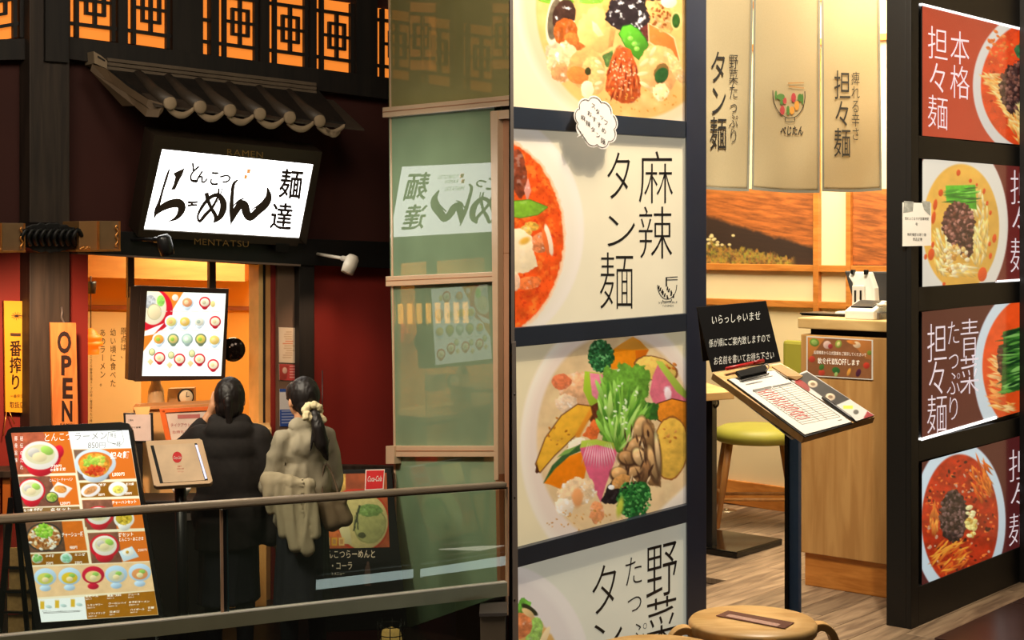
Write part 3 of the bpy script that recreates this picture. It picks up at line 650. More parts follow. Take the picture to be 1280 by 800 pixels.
def p3(c):
    c.C *= (.97+.05*fbm(c.X, c.Y, 50, 2))[..., None]
    c.el(768, 556, 118, 162, (240, 226, 206), edge=4, dk=.06); c.el(770, 556, 111, 154, (234, 214, 196), edge=10, dk=.04)
    c.el(770, 548, 99, 130, (230, 196, 146), edge=4, tex=.08, ts=18, dk=.0); c.mix(np.clip((fbm(c.X, c.Y, 14, 5)-.5)*3, 0, 1)*(((c.X-770)/97)**2+((c.Y-548)/127)**2 < 1)*.6, (240, 214, 160))
    c.el(722, 486, 22, 22, (232, 176, 128), 10, wob=.18, tex=.2, ts=6, hl=.4); c.el(702, 477, 12, 10, (222, 120, 76), -10, wob=.15, tex=.2, ts=4, hl=.1); c.el(708, 504, 14, 12, (240, 206, 170), wob=.25, tex=.15, hl=.6)
    c.po([(762, 440), (776, 430), (791, 421), (800, 426), (811, 438), (804, 450), (794, 464), (780, 460), (764, 462)], (238, 140, 20), 1, tex=.06, dk=.05); c.po([(768, 436), (791, 421), (811, 437), (790, 437)], (224, 150, 50), 1.5); c.po([(794, 438), (811, 437), (796, 463)], (206, 104, 16), 1)
    c.el(751, 445, 16, 20, (34, 84, 44), wob=.15, ws=4, tex=.3, ts=3); c.scatter(190, 751, 445, 15, 20, [(54, 128, 70), (28, 76, 40), (110, 178, 110), (40, 100, 50)], 1.5, 21, 12, 1.1)
    c.el(820, 461, 26, 14, (236, 196, 96), 18, wob=.06, tex=.12, rim=(130, 80, 40), rw=1.2); c.scatter(10, 836, 458, 9, 6, (190, 110, 40), 1.6, 4)
    c.po([(731, 464), (755, 467), (756, 490), (750, 502), (738, 508), (729, 488)], (160, 190, 50), 1.2); c.po([(737, 466), (756, 468), (755, 488), (748, 502), (740, 494)], (232, 132, 150), 1.5, tex=.08)
    c.po([(738, 508), (752, 500), (758, 520), (746, 540), (734, 520)], (96, 46, 26), 1, tex=.3); c.po([(728, 545), (742, 524), (752, 532), (745, 552)], (226, 110, 50), 1, wob=2, tex=.2)
    c.po([(824, 451), (833, 458), (858, 492), (858, 508), (840, 505), (820, 512), (812, 492), (816, 470)], (222, 112, 128), 1.2, tex=.1, ts=6, dk=.0); c.po([(820, 451), (828, 452), (858, 490), (858, 499), (846, 490), (824, 459)], (166, 186, 70), 1.5); c.el(835, 492, 5, 9, (248, 220, 220), hl=.7, wob=.4, edge=2)
    c.po([(822, 505), (840, 499), (858, 503), (858, 548), (840, 535), (822, 524)], (222, 132, 36), 1, tex=.12, rim=(70, 36, 20), rw=1.2)
    c.po([(673, 588), (670, 580), (682, 548), (702, 520), (722, 506), (738, 508), (740, 518), (720, 543), (692, 570), (675, 590)], (236, 176, 52), 1.2, tex=.1, ts=9, dk=.12, rim=(106, 60, 30), rw=1.3)
    c.po([(718, 545), (738, 510), (740, 518), (724, 548)], (224, 140, 40), 3); c.scatter(16, 702, 545, 20, 24, (190, 120, 40), 1, 8)
    c.po([(671, 578), (674, 590), (671, 592), (669, 590)], (80, 40, 24), 1)
    c.el(838, 560, 21, 38, (226, 178, 72), 4, wob=.04, tex=.14, ts=7, rim=(150, 90, 40), rw=1.2); c.scatter(8, 838, 540, 10, 14, (200, 130, 56), 1.3, 14)
    c.el(725, 560, 14, 12, (246, 226, 196), wob=.3, hl=.3)
    c.po([(679, 604), (690, 582), (706, 566), (727, 554), (730, 562), (712, 570), (694, 588), (682, 604)], (60, 96, 50), 1, tex=.2); c.po([(696, 572), (706, 563), (722, 557), (712, 566)], (130, 170, 80), 1)
    c.po([(680, 604), (694, 586), (712, 570), (728, 564), (733, 585), (730, 600), (712, 606), (702, 612), (688, 606)], (236, 128, 16), 1.2, tex=.08, ts=8, dk=.1)
    # mizuna leaves fanning out of the middle
    r = random.Random(4)
    c.po([(800, 500), (822, 504), (822, 524), (800, 530), (786, 560), (780, 540)], (52, 100, 38), 1, wob=3, tex=.25)
    c.po([(746, 508), (752, 478), (758, 455), (770, 462), (775, 452), (790, 458), (802, 455), (812, 463), (812, 490), (796, 530), (780, 566), (756, 560), (748, 530)], (104, 156, 52), 1.2, wob=4, ws=5, tex=.3, ts=5, dk=.15)
    for i in range(110):
        a_ = r.uniform(-1, 1); x0, y0 = 772+a_*4, 562; x1, y1 = 780+a_*34+r.uniform(-4, 4), 452+abs(a_)*16+r.uniform(0, 60); t = r.uniform(.25, .95); x, y = x0+(x1-x0)*t, y0+(y1-y0)*t
        an = math.degrees(math.atan2(y1-y0, x1-x0)); c.loc(x, y, r.uniform(8, 16), r.uniform(1.2, 2.8), an+r.uniform(-9, 9), r.choice([(142, 196, 76), (112, 166, 56), (76, 130, 42), (176, 216, 110), (128, 184, 66), (150, 200, 90)]), 0, .2)
    c.scatter(26, 775, 500, 22, 40, (222, 240, 190), 1.1, 31, 10, 1.8)
    c.po([(725, 560), (727, 552), (745, 549), (766, 554), (771, 566), (768, 578), (757, 607), (751, 628), (742, 610), (733, 588)], (218, 96, 124), 1.2, tex=.07, ts=6, dk=.05); c.po([(725, 560), (727, 551), (745, 549), (767, 554), (768, 562), (746, 556)], (176, 196, 70), 1.5)
    for i in range(13): c.loc(731+i*3, 573+abs(6-i)*-1, .7, 11, (i-6)*-3, (244, 190, 200))
    c.po([(751, 627), (760, 608), (770, 592), (800, 596), (800, 606), (782, 618), (768, 630), (756, 630)], (34, 26, 28), 1, wob=1.5, tex=.3, hl=.1)
    c.po([(776, 580), (780, 560), (792, 548), (800, 530), (808, 522), (818, 530), (822, 548), (826, 580), (826, 610), (812, 606), (806, 600), (780, 606), (764, 612), (764, 596)], (150, 112, 70), 1.2, wob=3, ws=6, tex=.35, ts=5, hl=.15)
    for x, y, rx, ry, an, col in ((800, 536, 16, 8, 100, (196, 156, 104)), (812, 548, 20, 6, 75, (150, 112, 70)), (794, 558, 14, 9, 130, (186, 142, 92)), (784, 572, 11, 8, 20, (168, 124, 78)), (800, 572, 13, 8, 60, (206, 166, 116)), (816, 580, 22, 5, 78, (190, 150, 100)), (806, 590, 14, 6, 100, (140, 100, 64)), (790, 590, 13, 6, 160, (198, 152, 100)), (822, 566, 24, 3, 84, (214, 178, 128)), (774, 592, 10, 8, 10, (206, 156, 98))):
        c.loc(x, y+1.5, rx+2, ry+1.5, an, (66, 42, 28), 0, 0, 3); c.loc(x, y, rx, ry, an, col, .12, .45, 2)
    for i in range(26):
        x = r.uniform(780, 822); y = r.uniform(536, 604); c.loc(x, y, r.uniform(4, 8), r.uniform(.7, 1.6), 85+r.uniform(-35, 35), r.choice([(92, 62, 40), (226, 196, 150), (70, 46, 32)]), 0, .2)
    c.el(776, 602, 12, 8, (198, 142, 78), -25, wob=.2, tex=.2, hl=.2); c.el(764, 609, 4, 3, (250, 246, 236))
    c.el(722, 614, 24, 17, (240, 206, 160), -15, wob=.22, ws=6, tex=.16, ts=5, hl=.7); c.el(706, 634, 12, 12, (240, 222, 196), wob=.25, hl=.6); c.el(746, 640, 9, 14, (228, 150, 96), wob=.2, tex=.2, hl=.35); c.el(722, 622, 7, 12, (232, 160, 100), wob=.2, edge=3)
    c.el(789, 628, 18, 18, (36, 92, 40), -20, wob=.15, ws=4, tex=.3); c.el(802, 614, 11, 12, (36, 92, 40), wob=.15, tex=.3); c.scatter(230, 793, 624, 21, 24, [(48, 124, 54), (24, 76, 34), (92, 168, 84), (40, 104, 44)], 1.5, 23, 10, 1.1); c.el(775, 634, 4, 12, (190, 196, 70), 10, edge=3)
    c.scatter(40, 730, 650, 50, 14, (206, 150, 80), .8, 6, 20)
    c.po([(822, 640), (858, 606), (859, 632), (820, 643)], (236, 220, 200), 4)
poster([(644, 434), (858, 413.5), (859, 631.5), (646, 688)], 'lit poster of noodle soup with mizuna, radish, pumpkin and broccoli', p3, (236, 220, 180), [])
def p4(c):
    c.C *= (.98+.04*fbm(c.X, c.Y, 40, 2))[..., None]
    c.el(622, 840, 116, 136, (234, 226, 216), edge=3, dk=.03); c.el(616, 842, 106, 126, (226, 216, 208), edge=9, dk=.03); c.el(612, 850, 94, 98, (214, 168, 96), edge=3, tex=.1, ts=15, wob=.02)
    c.el(656, 762, 9, 14, (100, 160, 56), -15, wob=.3, tex=.4); c.el(668, 790, 10, 20, (150, 190, 90), 15, wob=.2, tex=.3, hl=.3); c.el(652, 782, 13, 16, (222, 130, 76), 10, wob=.14, tex=.25, ts=5, hl=.35); c.el(662, 762, 12, 4, (40, 46, 24), 35, edge=1); c.el(660, 766, 9, 4, (226, 190, 130), 35)
    c.el(680, 798, 4, 16, (236, 210, 160), 25); c.el(660, 830, 22, 20, (200, 120, 60), tex=.3, wob=.2)
def t4(T_):
    T_.ch('野', 806, 680, 42, 72, -.26, 0, -.008); T_.ch('菜', 806, 750, 42, 66, -.26, 0, -.008); T_.ch('麺', 748, 850, 44, 74, -.26, 0, -.012)
    T_.ch('タ', 736, 706, 40, 68, -.22, 0, -.012); T_.ch('ン', 734, 776, 48, 52, -.24, 0, -.010)
    T_.ch('た', 779, 696, 26, 40, -.24, 0, -.012); T_.ch('っ', 780, 736, 26, 34, -.24, 0, -.012); T_.ch('ぷ', 786, 778, 24, 34, -.24, 0, -.012); T_.ch('り', 786, 816, 22, 34, -.24, 0, -.012)
poster([(645, 710), (859, 652), (860, 866), (646, 962)], 'bottom lit poster, pale soup bowl beside black vertical lettering', p4, (222, 220, 200), [('lettering', m_letter, t4)])

# speech-bubble sign standing off the posters on a clear peg
sb = thing('speech_bubble_sign', 'white cloud-shaped acrylic speech bubble fixed over the frame rail between the top two posters', 'sign')
cx, cy = 745, 153; out = []
for i in range(72):
    a_ = 2*math.pi*i/72; e = .93+.13*abs(math.sin(a_*4.5+.4))**.7; x = math.cos(a_)*25*e; y = math.sin(a_)*33*e; ro = math.radians(-22); out.append((cx+x*math.cos(ro)-y*math.sin(ro), cy+x*math.sin(ro)+y*math.cos(ro)))
k = min(range(72), key=lambda i: math.hypot(out[i][0]-727, out[i][1]-168)); out[k:k+1] = [(730, 167), (721, 172), (728, 163)]
k = 0
slab('acrylic_plate', PL, out, .050, .055, mat('white_acrylic', L(238, 230, 226), .3, 0, .02), sb)
T_ = Text(PL, .0562)
T_.stroke([(cx+(x-cx)*.93, cy+(y-cy)*.93, .7) for x, y in out if not (x < 731 and y > 160)], 2)
for i, cc in enumerate('スタッフ'): T_.ch(cc, 739+i*5.2, 127+i*6.9, 6, 7, .6)
for i, cc in enumerate('おすすめ'): T_.ch(cc, 734+i*6, 136.5+i*7, 6, 7, .6)
for i, cc in enumerate('麻辣タン麺'): T_.ch(cc, 726+i*6.2, 142+i*7.2, 6, 7, .6)
T_.build('lettering', m_letter, sb)
pp = PL.P(745, 153, .05); tube('peg', [pp, pp-PL.n*.036], .006, m_clear, sb, 10)

# ================================================================ right poster wall
pw = thing('poster_wall', 'black end wall carrying four backlit red noodle posters', 'poster wall')
H_ = 3.0
def prbox(name, t0, t1, z0, z1, d0, d1, m, par, bev=.002):
    c = o0+U1v*((t0+t1)/2)+U2v*((d0+d1)/2); c.z = (z0+z1)/2; return box(name, c, (t1-t0)/2, (d1-d0)/2, (z1-z0)/2, m, par, d=U1, bev=bev)
prbox('core', 0, 2.2, 0.0, 3.0, -.098, -.02, m_black, pw)
prbox('jamb', -.001, .062, .0, 3.0, -.02, 0, m_black, pw); prbox('plinth', .062, 2.2, 0, .145, -.02, 0, m_black, pw)
for (ya, yb) in ((169, 199), (358, 390), (549, 577)):
    za = PR.P(1152, ya+1).z; zb = PR.P(1152, yb-1).z; prbox('rail', .062, 2.2, zb, za, -.02, 0, m_black, pw)
prbox('rail', .062, 2.2, PR.P(1152, 4).z, 3.0, -.02, 0, mat('header_panel', L(38, 30, 24), .5), pw)
prbox('upright', 1.005, 1.06, .0, 3.0, -.0, .05, m_black, pw)
m_led = lampmat('white_light_line', (1, .97, .95), 1.6)
slab('light_line', PR, [(1153, 4), (1330, 48), (1330, 50.5), (1153, 6.5)], -.012, .0015, m_led, pw)
slab('light_line', PR, [(1152, 548), (1246, 520.5), (1246, 523.5), (1152, 551)], -.012, .0015, m_led, pw)
slab('light_line', PR, [(1248, 350.5), (1330, 345), (1330, 347.5), (1248, 353)], -.012, .0015, m_led, pw)
m_wlet = mat('poster_white_ink', L(236, 222, 228), .5, 0, .03, emit=.75)
def meat(c, x, y, rx, ry, n, seed, cols, sz=1.6): 
    c.el(x, y, rx, ry, cols[1], wob=.18, tex=.3, ts=4); c.scatter(n, x, y, rx, ry, cols, sz, seed, 14, 1.3, .12)
def nood(c, x, y, rx, ry, n, seed, ang, cols=((240, 176, 96), (226, 140, 60), (250, 200, 130))):
    r = random.Random(seed)
    for i in range(n): 
        a_ = r.uniform(0, 6.28); q = math.sqrt(r.random()); c.loc(x+math.cos(a_)*rx*q, y+math.sin(a_)*ry*q, r.uniform(5, 10), 1.3, ang+r.uniform(-25, 25), r.choice(cols), 0, .3)
def r1(c):
    c.C *= (.94+.12*fbm(c.X, c.Y, 40, 3))[..., None]
    c.el(1300, 107, 84, 96, (222, 216, 206), edge=1.5, dk=.05); c.el(1300, 107, 74, 82, (226, 70, 22), edge=1.5, tex=.18, ts=9, dk=.1); c.scatter(50, 1290, 100, 60, 70, (180, 40, 14), 1.1, 4)
    c.scatter(30, 1250, 60, 18, 22, (242, 120, 50), 1.6, 8)
    for t in np.linspace(0, 1, 34): 
        x = 1240+38*t; y = 98+75*t**1.2; nood(c, x, y, 8, 7, 6, int(t*100), 10+50*t)
    c.po([(1268, 62), (1276, 50), (1290, 54), (1290, 84), (1276, 78)], (60, 110, 66), 1, wob=2, tex=.4)
    meat(c, 1272, 110, 22, 32, 170, 6, [(96, 56, 46), (58, 32, 30), (140, 90, 74)], 1.8); nood(c, 1276, 142, 8, 10, 16, 9, 60, ((220, 180, 110), (240, 206, 130)))
def tr1(T_): T_.col('担々麺', 1159, 30, 27, 43, 43, .18, -.01); T_.col('本格', 1187, 36, 26, 43, 43, .14, -.01)
QR1 = [(1153, 6), (1330, 50), (1330, 186), (1153, 169.5)]
poster(QR1, 'uppermost backlit red poster with white lettering over an orange-red soup bowl', r1, (196, 62, 38), [('lettering', m_wlet, tr1)], PR, m_postr, .9, -.004)
def r2(c):
    c.el(1196, 281, 64, 108, (236, 228, 210), edge=1.5, dk=.05); c.el(1201, 284, 48, 79, (236, 178, 74), edge=1.5, tex=.08, ts=14, dk=.08)
    nood(c, 1222, 285, 14, 45, 90, 3, 85, ((244, 210, 130), (236, 190, 96), (250, 224, 160))); nood(c, 1180, 312, 14, 28, 60, 5, 70, ((244, 210, 130), (236, 190, 96), (250, 224, 160))); nood(c, 1198, 338, 20, 8, 40, 6, 10, ((244, 210, 130), (236, 190, 96), (250, 224, 160)))
    c.po([(1182, 232), (1219, 231), (1221, 262), (1200, 258), (1183, 252)], (92, 190, 44), 1, tex=.2, ts=6); 
    for i in range(26): c.loc(1184+R.random()*34, 233+R.random()*20, 8, .9, -6, R.choice([(40, 120, 30), (150, 226, 90), (60, 150, 40), (24, 90, 30)]))
    meat(c, 1198, 280, 20, 27, 170, 2, [(130, 74, 60), (74, 40, 36), (176, 116, 96)], 1.8); meat(c, 1207, 306, 9, 18, 60, 12, [(90, 50, 40), (50, 30, 28), (150, 100, 80)], 1.6)
    c.scatter(64, 1194, 324, 17, 17, [(236, 196, 120), (250, 224, 170), (212, 150, 70)], 2.2, 5, 10, 1.4, .2)
    for x, y, rx, ry in ((1198, 216, 2.6, 4), (1213, 226, 2, 2.6), (1176, 241, 3, 4.5), (1169, 256, 2.6, 7), (1167, 272, 2.6, 8), (1221, 231, 1.4, 2), (1230, 239, 1.8, 3.6), (1238, 266, 1.8, 3), (1243, 298, 2.6, 5.5), (1237, 305, 1.8, 3), (1238, 320, 2, 4), (1228, 343, 5.6, 9), (1164, 318, 4, 7.5), (1157, 321, 2, 3.6), (1180, 355, 2, 2.4), (1234, 254, 1.6, 3), (1166, 306, 2, 4)): c.loc(x, y, rx, ry, 8, (226, 84, 30), 0, .1)
def tr2(T_): T_.col('担々麺', 1262, 211, 29, 45, 42.5, .02, -.012)
QR2 = [(1153, 199), (1330, 205), (1330, 346.5), (1153, 358.5)]
poster(QR2, 'second backlit poster down, yellow soup with green leaf block and minced meat', r2, (112, 38, 34), [('lettering', m_wlet, tr2)], PR, m_postr, .9, -.004)
def r3(c):
    c.C *= (.92+.16*fbm(c.X, c.Y, 50, 3))[..., None]
    c.el(1296, 464, 79, 112, (206, 218, 222), edge=1.5, dk=.06); c.el(1299, 458, 71, 92, (224, 76, 24), edge=1.5, tex=.10, ts=14, dk=.1)
    nood(c, 1246, 475, 6, 34, 44, 5, 15, ((246, 160, 80), (236, 130, 60), (250, 190, 120))); nood(c, 1256, 508, 12, 6, 14, 8, 10)
    meat(c, 1252, 450, 5, 18, 50, 8, [(80, 36, 30), (50, 24, 22), (130, 70, 50)], 1.5)
    c.po([(1254, 414), (1330, 396), (1330, 470), (1252, 494)], (56, 110, 38), 1, wob=1.5, tex=.3, ts=7)
    for i in range(150): x = R.uniform(1256, 1326); c.loc(x, R.uniform(416, 490)-(x-1254)*.22, R.uniform(6, 13), R.uniform(.8, 2), -14+R.uniform(-14, 14), R.choice([(94, 156, 60), (34, 76, 28), (130, 186, 90), (20, 54, 24)]), 0, .2)
def tr3(T_): T_.col('青菜', 1199, 398, 26, 50, 46, -.10, -.012); T_.col('たっぷり', 1183, 400, 18, 33, 31.5, -.14, -.014); T_.col('担々麺', 1158, 404, 27, 50, 44.5, -.10, -.012)
QR3 = [(1152.5, 390), (1330, 370), (1330, 499), (1152.5, 549)]
poster(QR3, 'third backlit poster down, maroon with long vertical white lettering and green vegetables in orange soup', r3, (86, 28, 28), [('lettering', m_wlet, tr3)], PR, m_postr, .9, -.004)
def r4(c):
    c.el(1199, 652, 58, 100, (200, 216, 222), edge=1.5, dk=.08); c.el(1200, 651, 48, 83, (176, 44, 14), edge=1.5, tex=.3, ts=7, dk=.1)
    for i in range(260):
        a_ = R.uniform(0, 6.28); q = math.sqrt(R.random())*.96; x = 1200+46*q*math.cos(a_); y = 651+80*q*math.sin(a_); c.loc(x, y, R.uniform(1, 3), R.uniform(.8, 2), R.uniform(0, 180), R.choice([(60, 16, 10), (226, 90, 30), (200, 150, 120), (110, 20, 10), (236, 120, 50)]), 0, .2)
    nood(c, 1227, 600, 12, 26, 40, 4, 60, ((226, 120, 40), (206, 90, 26))); nood(c, 1188, 695, 22, 18, 40, 6, -30, ((230, 150, 50), (206, 100, 30))); nood(c, 1168, 650, 5, 20, 20, 7, 100, ((226, 150, 60), (206, 110, 40)))
    meat(c, 1192, 645, 17, 32, 240, 9, [(74, 50, 44), (36, 24, 24), (116, 84, 76)], 1.6); c.scatter(26, 1215, 652, 6, 22, [(226, 206, 120), (240, 226, 160), (206, 160, 70)], 2.6, 7, 8, 1.5, .2)
def tr4(T_): T_.col('担々麺', 1260, 562, 30, 42, 40, -.2, -.014)
QR4 = [(1152.5, 578), (1330, 530), (1330, 670), (1152.5, 738)]
poster(QR4, 'lowest backlit poster, dark red oily soup in a pale blue bowl', r4, (84, 30, 30), [('lettering', m_wlet, tr4)], PR, m_postr, .9, -.004)
pn = thing('paper_note', 'small white laminated notice taped over the black pillar edge', 'notice')
cn = Surf(PR.P(1150, 280, .03), (-.35, -1, 0))
slab('sheet', cn, [(1128, 253), (1164, 254), (1164, 307), (1128, 308)], -.0006, .0006, m_paper, pn)
for q in ([(1130, 251), (1142, 252), (1141, 264), (1129, 266)], [(1152, 251), (1163, 252), (1163, 270), (1155, 262)]): slab('tape', cn, q, .0008, .0014, mat('shiny_tape', L(196, 198, 190), .1, .4, .3, 60), pn)
T_ = Text(cn, .0012); T_.row('恐れ入りますが営業時間', 1131, 271, 30, 4, .02); T_.row('を', 1144, 278, 4, 4); T_.row('無断撮影お断り致', 1134, 291, 24, 4, .02); T_.row('商品変更', 1141, 297, 12, 4, .02); T_.build('lettering', m_ink, pn)

# ================================================================ door curtain
nr = thing('door_curtain', 'cream three-panel shop curtain with black lettering hanging in the doorway', 'curtain')
m_cl = bpy.data.materials.new('curtain_cloth'); m_cl.use_nodes = True; nt = m_cl.node_tree; b = nt.nodes['Principled BSDF']
tcn = nt.nodes.new('ShaderNodeTexCoord'); nz = nt.nodes.new('ShaderNodeTexNoise'); nz.inputs['Scale'].default_value = 220; nt.links.new(tcn.outputs['Object'], nz.inputs['Vector'])
rmp = nt.nodes.new('ShaderNodeValToRGB'); rmp.color_ramp.elements[0].color = (*L(186, 172, 136), 1); rmp.color_ramp.elements[1].color = (*L(206, 192, 156), 1); nt.links.new(nz.outputs[0], rmp.inputs[0]); nt.links.new(rmp.outputs[0], b.inputs['Base Color']); b.inputs['Roughness'].default_value = .9
tl = nt.nodes.new('ShaderNodeBsdfTranslucent'); tl.inputs[0].default_value = (*L(206, 180, 130), 1); mx = nt.nodes.new('ShaderNodeMixShader'); mx.inputs[0].default_value = .35
nt.links.new(b.outputs[0], mx.inputs[1]); nt.links.new(tl.outputs[0], mx.inputs[2]); nt.links.new(mx.outputs[0], nt.nodes['Material Output'].inputs[0])
m_hem = mat('curtain_hem', L(128, 126, 112), .9, 0, .05, 30)
def fold(x, y, k=0):
    a_ = (y+40)/280.0
    return (np.sin(x*.055+1.0+y*.004)*.010+np.sin(x*.13+y*.012)*.004+np.sin((x*.7+y)*.05)*.003)*a_
def edgex(x0, x1, t): return x0, x1
def cloth(x0a, x0b, x1a, x1b, yb0, yb1):
    """x left top/bottom, right top/bottom, bottom rows"""
    nx, ny = 26, 44; X = np.zeros((ny, nx)); Y = np.zeros((ny, nx))
    for j in range(ny):
        v = j/(ny-1)
        for i in range(nx):
            u = i/(nx-1); yt = -45; yb = yb0+(yb1-yb0)*u+math.sin(u*math.pi)*1.5; X[j, i] = (x0a+(x0b-x0a)*v)*(1-u)+(x1a+(x1b-x1a)*v)*u; Y[j, i] = yt+(yb-yt)*v
    P = NO.PN(X, Y, fold(X, Y)); 
    V = [Vector(p) for p in P.reshape(-1, 3)]; Fc = [(j*nx+i, (j+1)*nx+i, (j+1)*nx+i+1, j*nx+i+1) for j in range(ny-1) for i in range(nx-1)]
    o = raw('cloth_panel', V, Fc, m_cl, nr, True); so = o.modifiers.new('t', 'SOLIDIFY'); so.thickness = .0016
    T_ = Text(NO, lambda x, y: fold(x, y)+.003); r = X[-1]; yy = Y[-1]
    T_.stroke([(x, y-1.6, 3.4) for x, y in zip(r[::3], yy[::3])]+[(r[-1], yy[-1]-1.6, 3.4)], 2)
    T_.stroke([(x+1, y, 2.6) for x, y in zip(X[::4, 0], Y[::4, 0])]+[(X[-1, 0]+1, Y[-1, 0], 2.6)], 2); T_.stroke([(x-1, y, 2.6) for x, y in zip(X[::4, -1], Y[::4, -1])]+[(X[-1, -1]-1, Y[-1, -1], 2.6)], 2)
    T_.build('hem', m_hem, o); return o
c1 = cloth(856, 856, 942, 936, 233, 239); c2 = cloth(943, 940, 1025, 1024.5, 237, 241); c3 = cloth(1027, 1028, 1099, 1102, 239, 238)
def ctext(par, fn, m=m_ink, nm='lettering'):
    T_ = Text(NO, lambda x, y: fold(x, y)+.0045); fn(T_); return T_.build(nm, m, par)
ctext(c1, lambda T_: (T_.col('タン麺', 887, 62, 22, 42, 41.5, .02), T_.col('野菜たっぷり', 911, 67, 12, 19, 18.6, .02, -.004)))
ctext(c3, lambda T_: (T_.col('担々麺', 1042, 87, 22, 37, 36, .03), T_.col('痺れる辛さ', 1064, 89, 11, 17.5, 17.3, .03, -.004)))
def bowl(T_):
    T_.stroke([(966+0, 113, 1), (967, 125, 1), (972, 138, 1), (981, 146, 1), (988, 147.5, 1), (996, 145, 1), (1003, 136, 1), (1006, 124, 1), (1006, 114, 1)], 4); T_.stroke([(982, 147, .9), (982, 152, .9), (993, 152, .9), (993, 147, .9)], 2)
    T_.row('べじたん', 975, 157, 29, 12, .0, .03, .1)
ctext(c2, bowl)
def veg(T_, pts):
    for x, y, rx, ry in pts: T_.poly([(x+math.cos(a)*rx, y-math.sin(a)*ry) for a in np.linspace(0, 6.283, 13)[:-1]])
ctext(c2, lambda T_: veg(T_, [(976, 121, 5, 4), (977, 127, 2, 4), (970, 119, 1.5, 6), (1000, 122, 3, 5), (985, 138, 2, 6), (1003, 124, 1.5, 7)]), mat('curtain_green', L(70, 120, 50)), 'vegetable_print')
ctext(c2, lambda T_: veg(T_, [(981, 126, 2.4, 4), (992, 122, 3, 6), (978, 138, 3, 6)]), mat('curtain_red', L(176, 50, 60)), 'vegetable_print')
ctext(c2, lambda T_: veg(T_, [(996, 132, 3, 6), (990, 138, 3, 5)]), mat('curtain_orange', L(220, 150, 60)), 'vegetable_print')
ctext(c2, lambda T_: (T_.stroke([(985, 104, 1.6), (1005, 103.5, 1.2)], 1), T_.stroke([(986, 108, 1.6), (1005, 110, 1.2)], 1)), mat('curtain_brown', L(180, 130, 70)), 'chopstick_print')
tube('rod', [NO.P(850, -47), NO.P(1125, -47)], .012, m_orangewood, nr, 12)

# ================================================================ name stand
ns = thing('reception_stand', 'reception stand with a tilted wooden tray on a blue-black post', 'stand')
TA, TB, TD = at(891, 466, 4.6), at(975, 453, 4.78), at(1005, 547, 4.36)
TS = Surf(TA, (TB-TA).cross(TD-TA)); TS.n = TS.n if TS.n.z > 0 else -TS.n
tray_q = [(891, 466), (975, 453), (1094, 521), (1005, 546)]
slab('tray', TS, tray_q, -.022, 0, m_stool, ns, .002)
dn = Vector((0, 0, -1)); pc_ = TS.P(1008, 505, -.022); pxm = at(991.5, 600, pc_.y+.04)
m_blue = mat('blue_post_paint', L(96, 150, 232), .45, .2, .08, 5)
box('post', (pxm.x, pxm.y, (pc_.z+.02)/2), .0205, .0205, (pc_.z+.02)/2-.005, m_blue, ns, d=(.92, -.39), bev=.003)
box('post_edge', (pxm.x-.0185, pxm.y-.012, (pc_.z+.02)/2), .0055, .018, (pc_.z+.02)/2-.01, m_black, ns, d=(.92, -.39), bev=.001)
box('foot', (pxm.x, pxm.y, .008), .15, .15, .008, m_black, ns, d=(.92, -.39), bev=.003)
box('bracket', (pc_.x-.02, pc_.y, pc_.z-.012), .05, .05, .01, m_black, ns, d=(.92, -.39), bev=.002)
ws_ = thing('welcome_sign', 'folded black acrylic sign with white lettering standing on the reception tray', 'sign')
SA, SB, SD = at(871, 384, 4.66), at(957.5, 376, 4.83), at(890, 466, 4.6)
SS = Surf(SA, (SB-SA).cross(SD-SA)); SS.n = SS.n if SS.n.y < 0 else -SS.n
slab('front_leaf', SS, [(871, 384), (957.5, 376), (976, 452), (890.5, 465)], -.003, 0, m_blackp, ws_, .0006)
p_ = [SS.P(871, 384, -.003), SS.P(957.5, 376, -.003)]; q_ = [p_[1]+Vector((.03, .1, -.17)), p_[0]+Vector((.03, .1, -.17))]
bm = prism_bm([*p_, *q_], Vector((0, .003, 0))); from_bm('rear_leaf', bm, m_blackp, ws_)
T_ = Text(SS, .0012); T_.row('いらっしゃいませ', 889, 394, 62, 12, -.095, .002); T_.row('係が順にご案内致しますので', 886, 424, 77, 10.5, -.095); T_.row('お名前を書いてお待ち下さい', 892, 446, 76, 10.5, -.105)
T_.build('lettering', mat('white_ink', L(226, 228, 222)), ws_)
# clipboard and papers
cb = thing('clipboard', 'clipboard holding the printed waiting list with red handwriting on the tray', 'clipboard')
slab('board', TS, [(909, 474), (968, 462), (1066, 529), (1006, 546)], .001, .004, m_blackp, cb)
slab('sheet', TS, [(911, 474), (968, 463), (1065, 527), (1006, 543)], .005, .006, m_paper, cb)
slab('clip', TS, [(922, 469), (958, 461), (962, 466), (926, 475)], .006, .013, mat('chrome', L(160, 160, 160), .15, 1, .05), cb, .002)
def tl_(x0, y0, dx): return [(x0, y0), (x0+dx, y0-dx*.19)]
T_ = Text(TS, .0068); ax = Vector((59, -12)); ay = Vector((95, 65))
def pq(u, v): return (911+ax.x*u+ay.x*v, 474+ax.y*u+ay.y*v+.0)
for i in range(19):
    v = .24+i*.036
    T_.stroke([(*pq(.12, v), .35), (*pq(.93, v), .35)], 1)
for u in (.12, .5, .66, .93): T_.stroke([(*pq(u, .24), .35), (*pq(u, .89), .35)], 1)
T_.stroke([(*pq(.12, .245), 3), (*pq(.5, .245), 3)], 1); T_.stroke([(*pq(.54, .245), 2), (*pq(.93, .245), 2)], 1)
for v, u0, u1 in ((.08, .15, .8), (.13, .15, .5)):
    T_.stroke([(*pq(u0, v), 1), (*pq((u0+u1)/2, v), 1.6), (*pq(u1, v), .8)], 1)
T_.stroke([(*pq(.8, .94), .8), (*pq(.88, .94), .8)], 1)
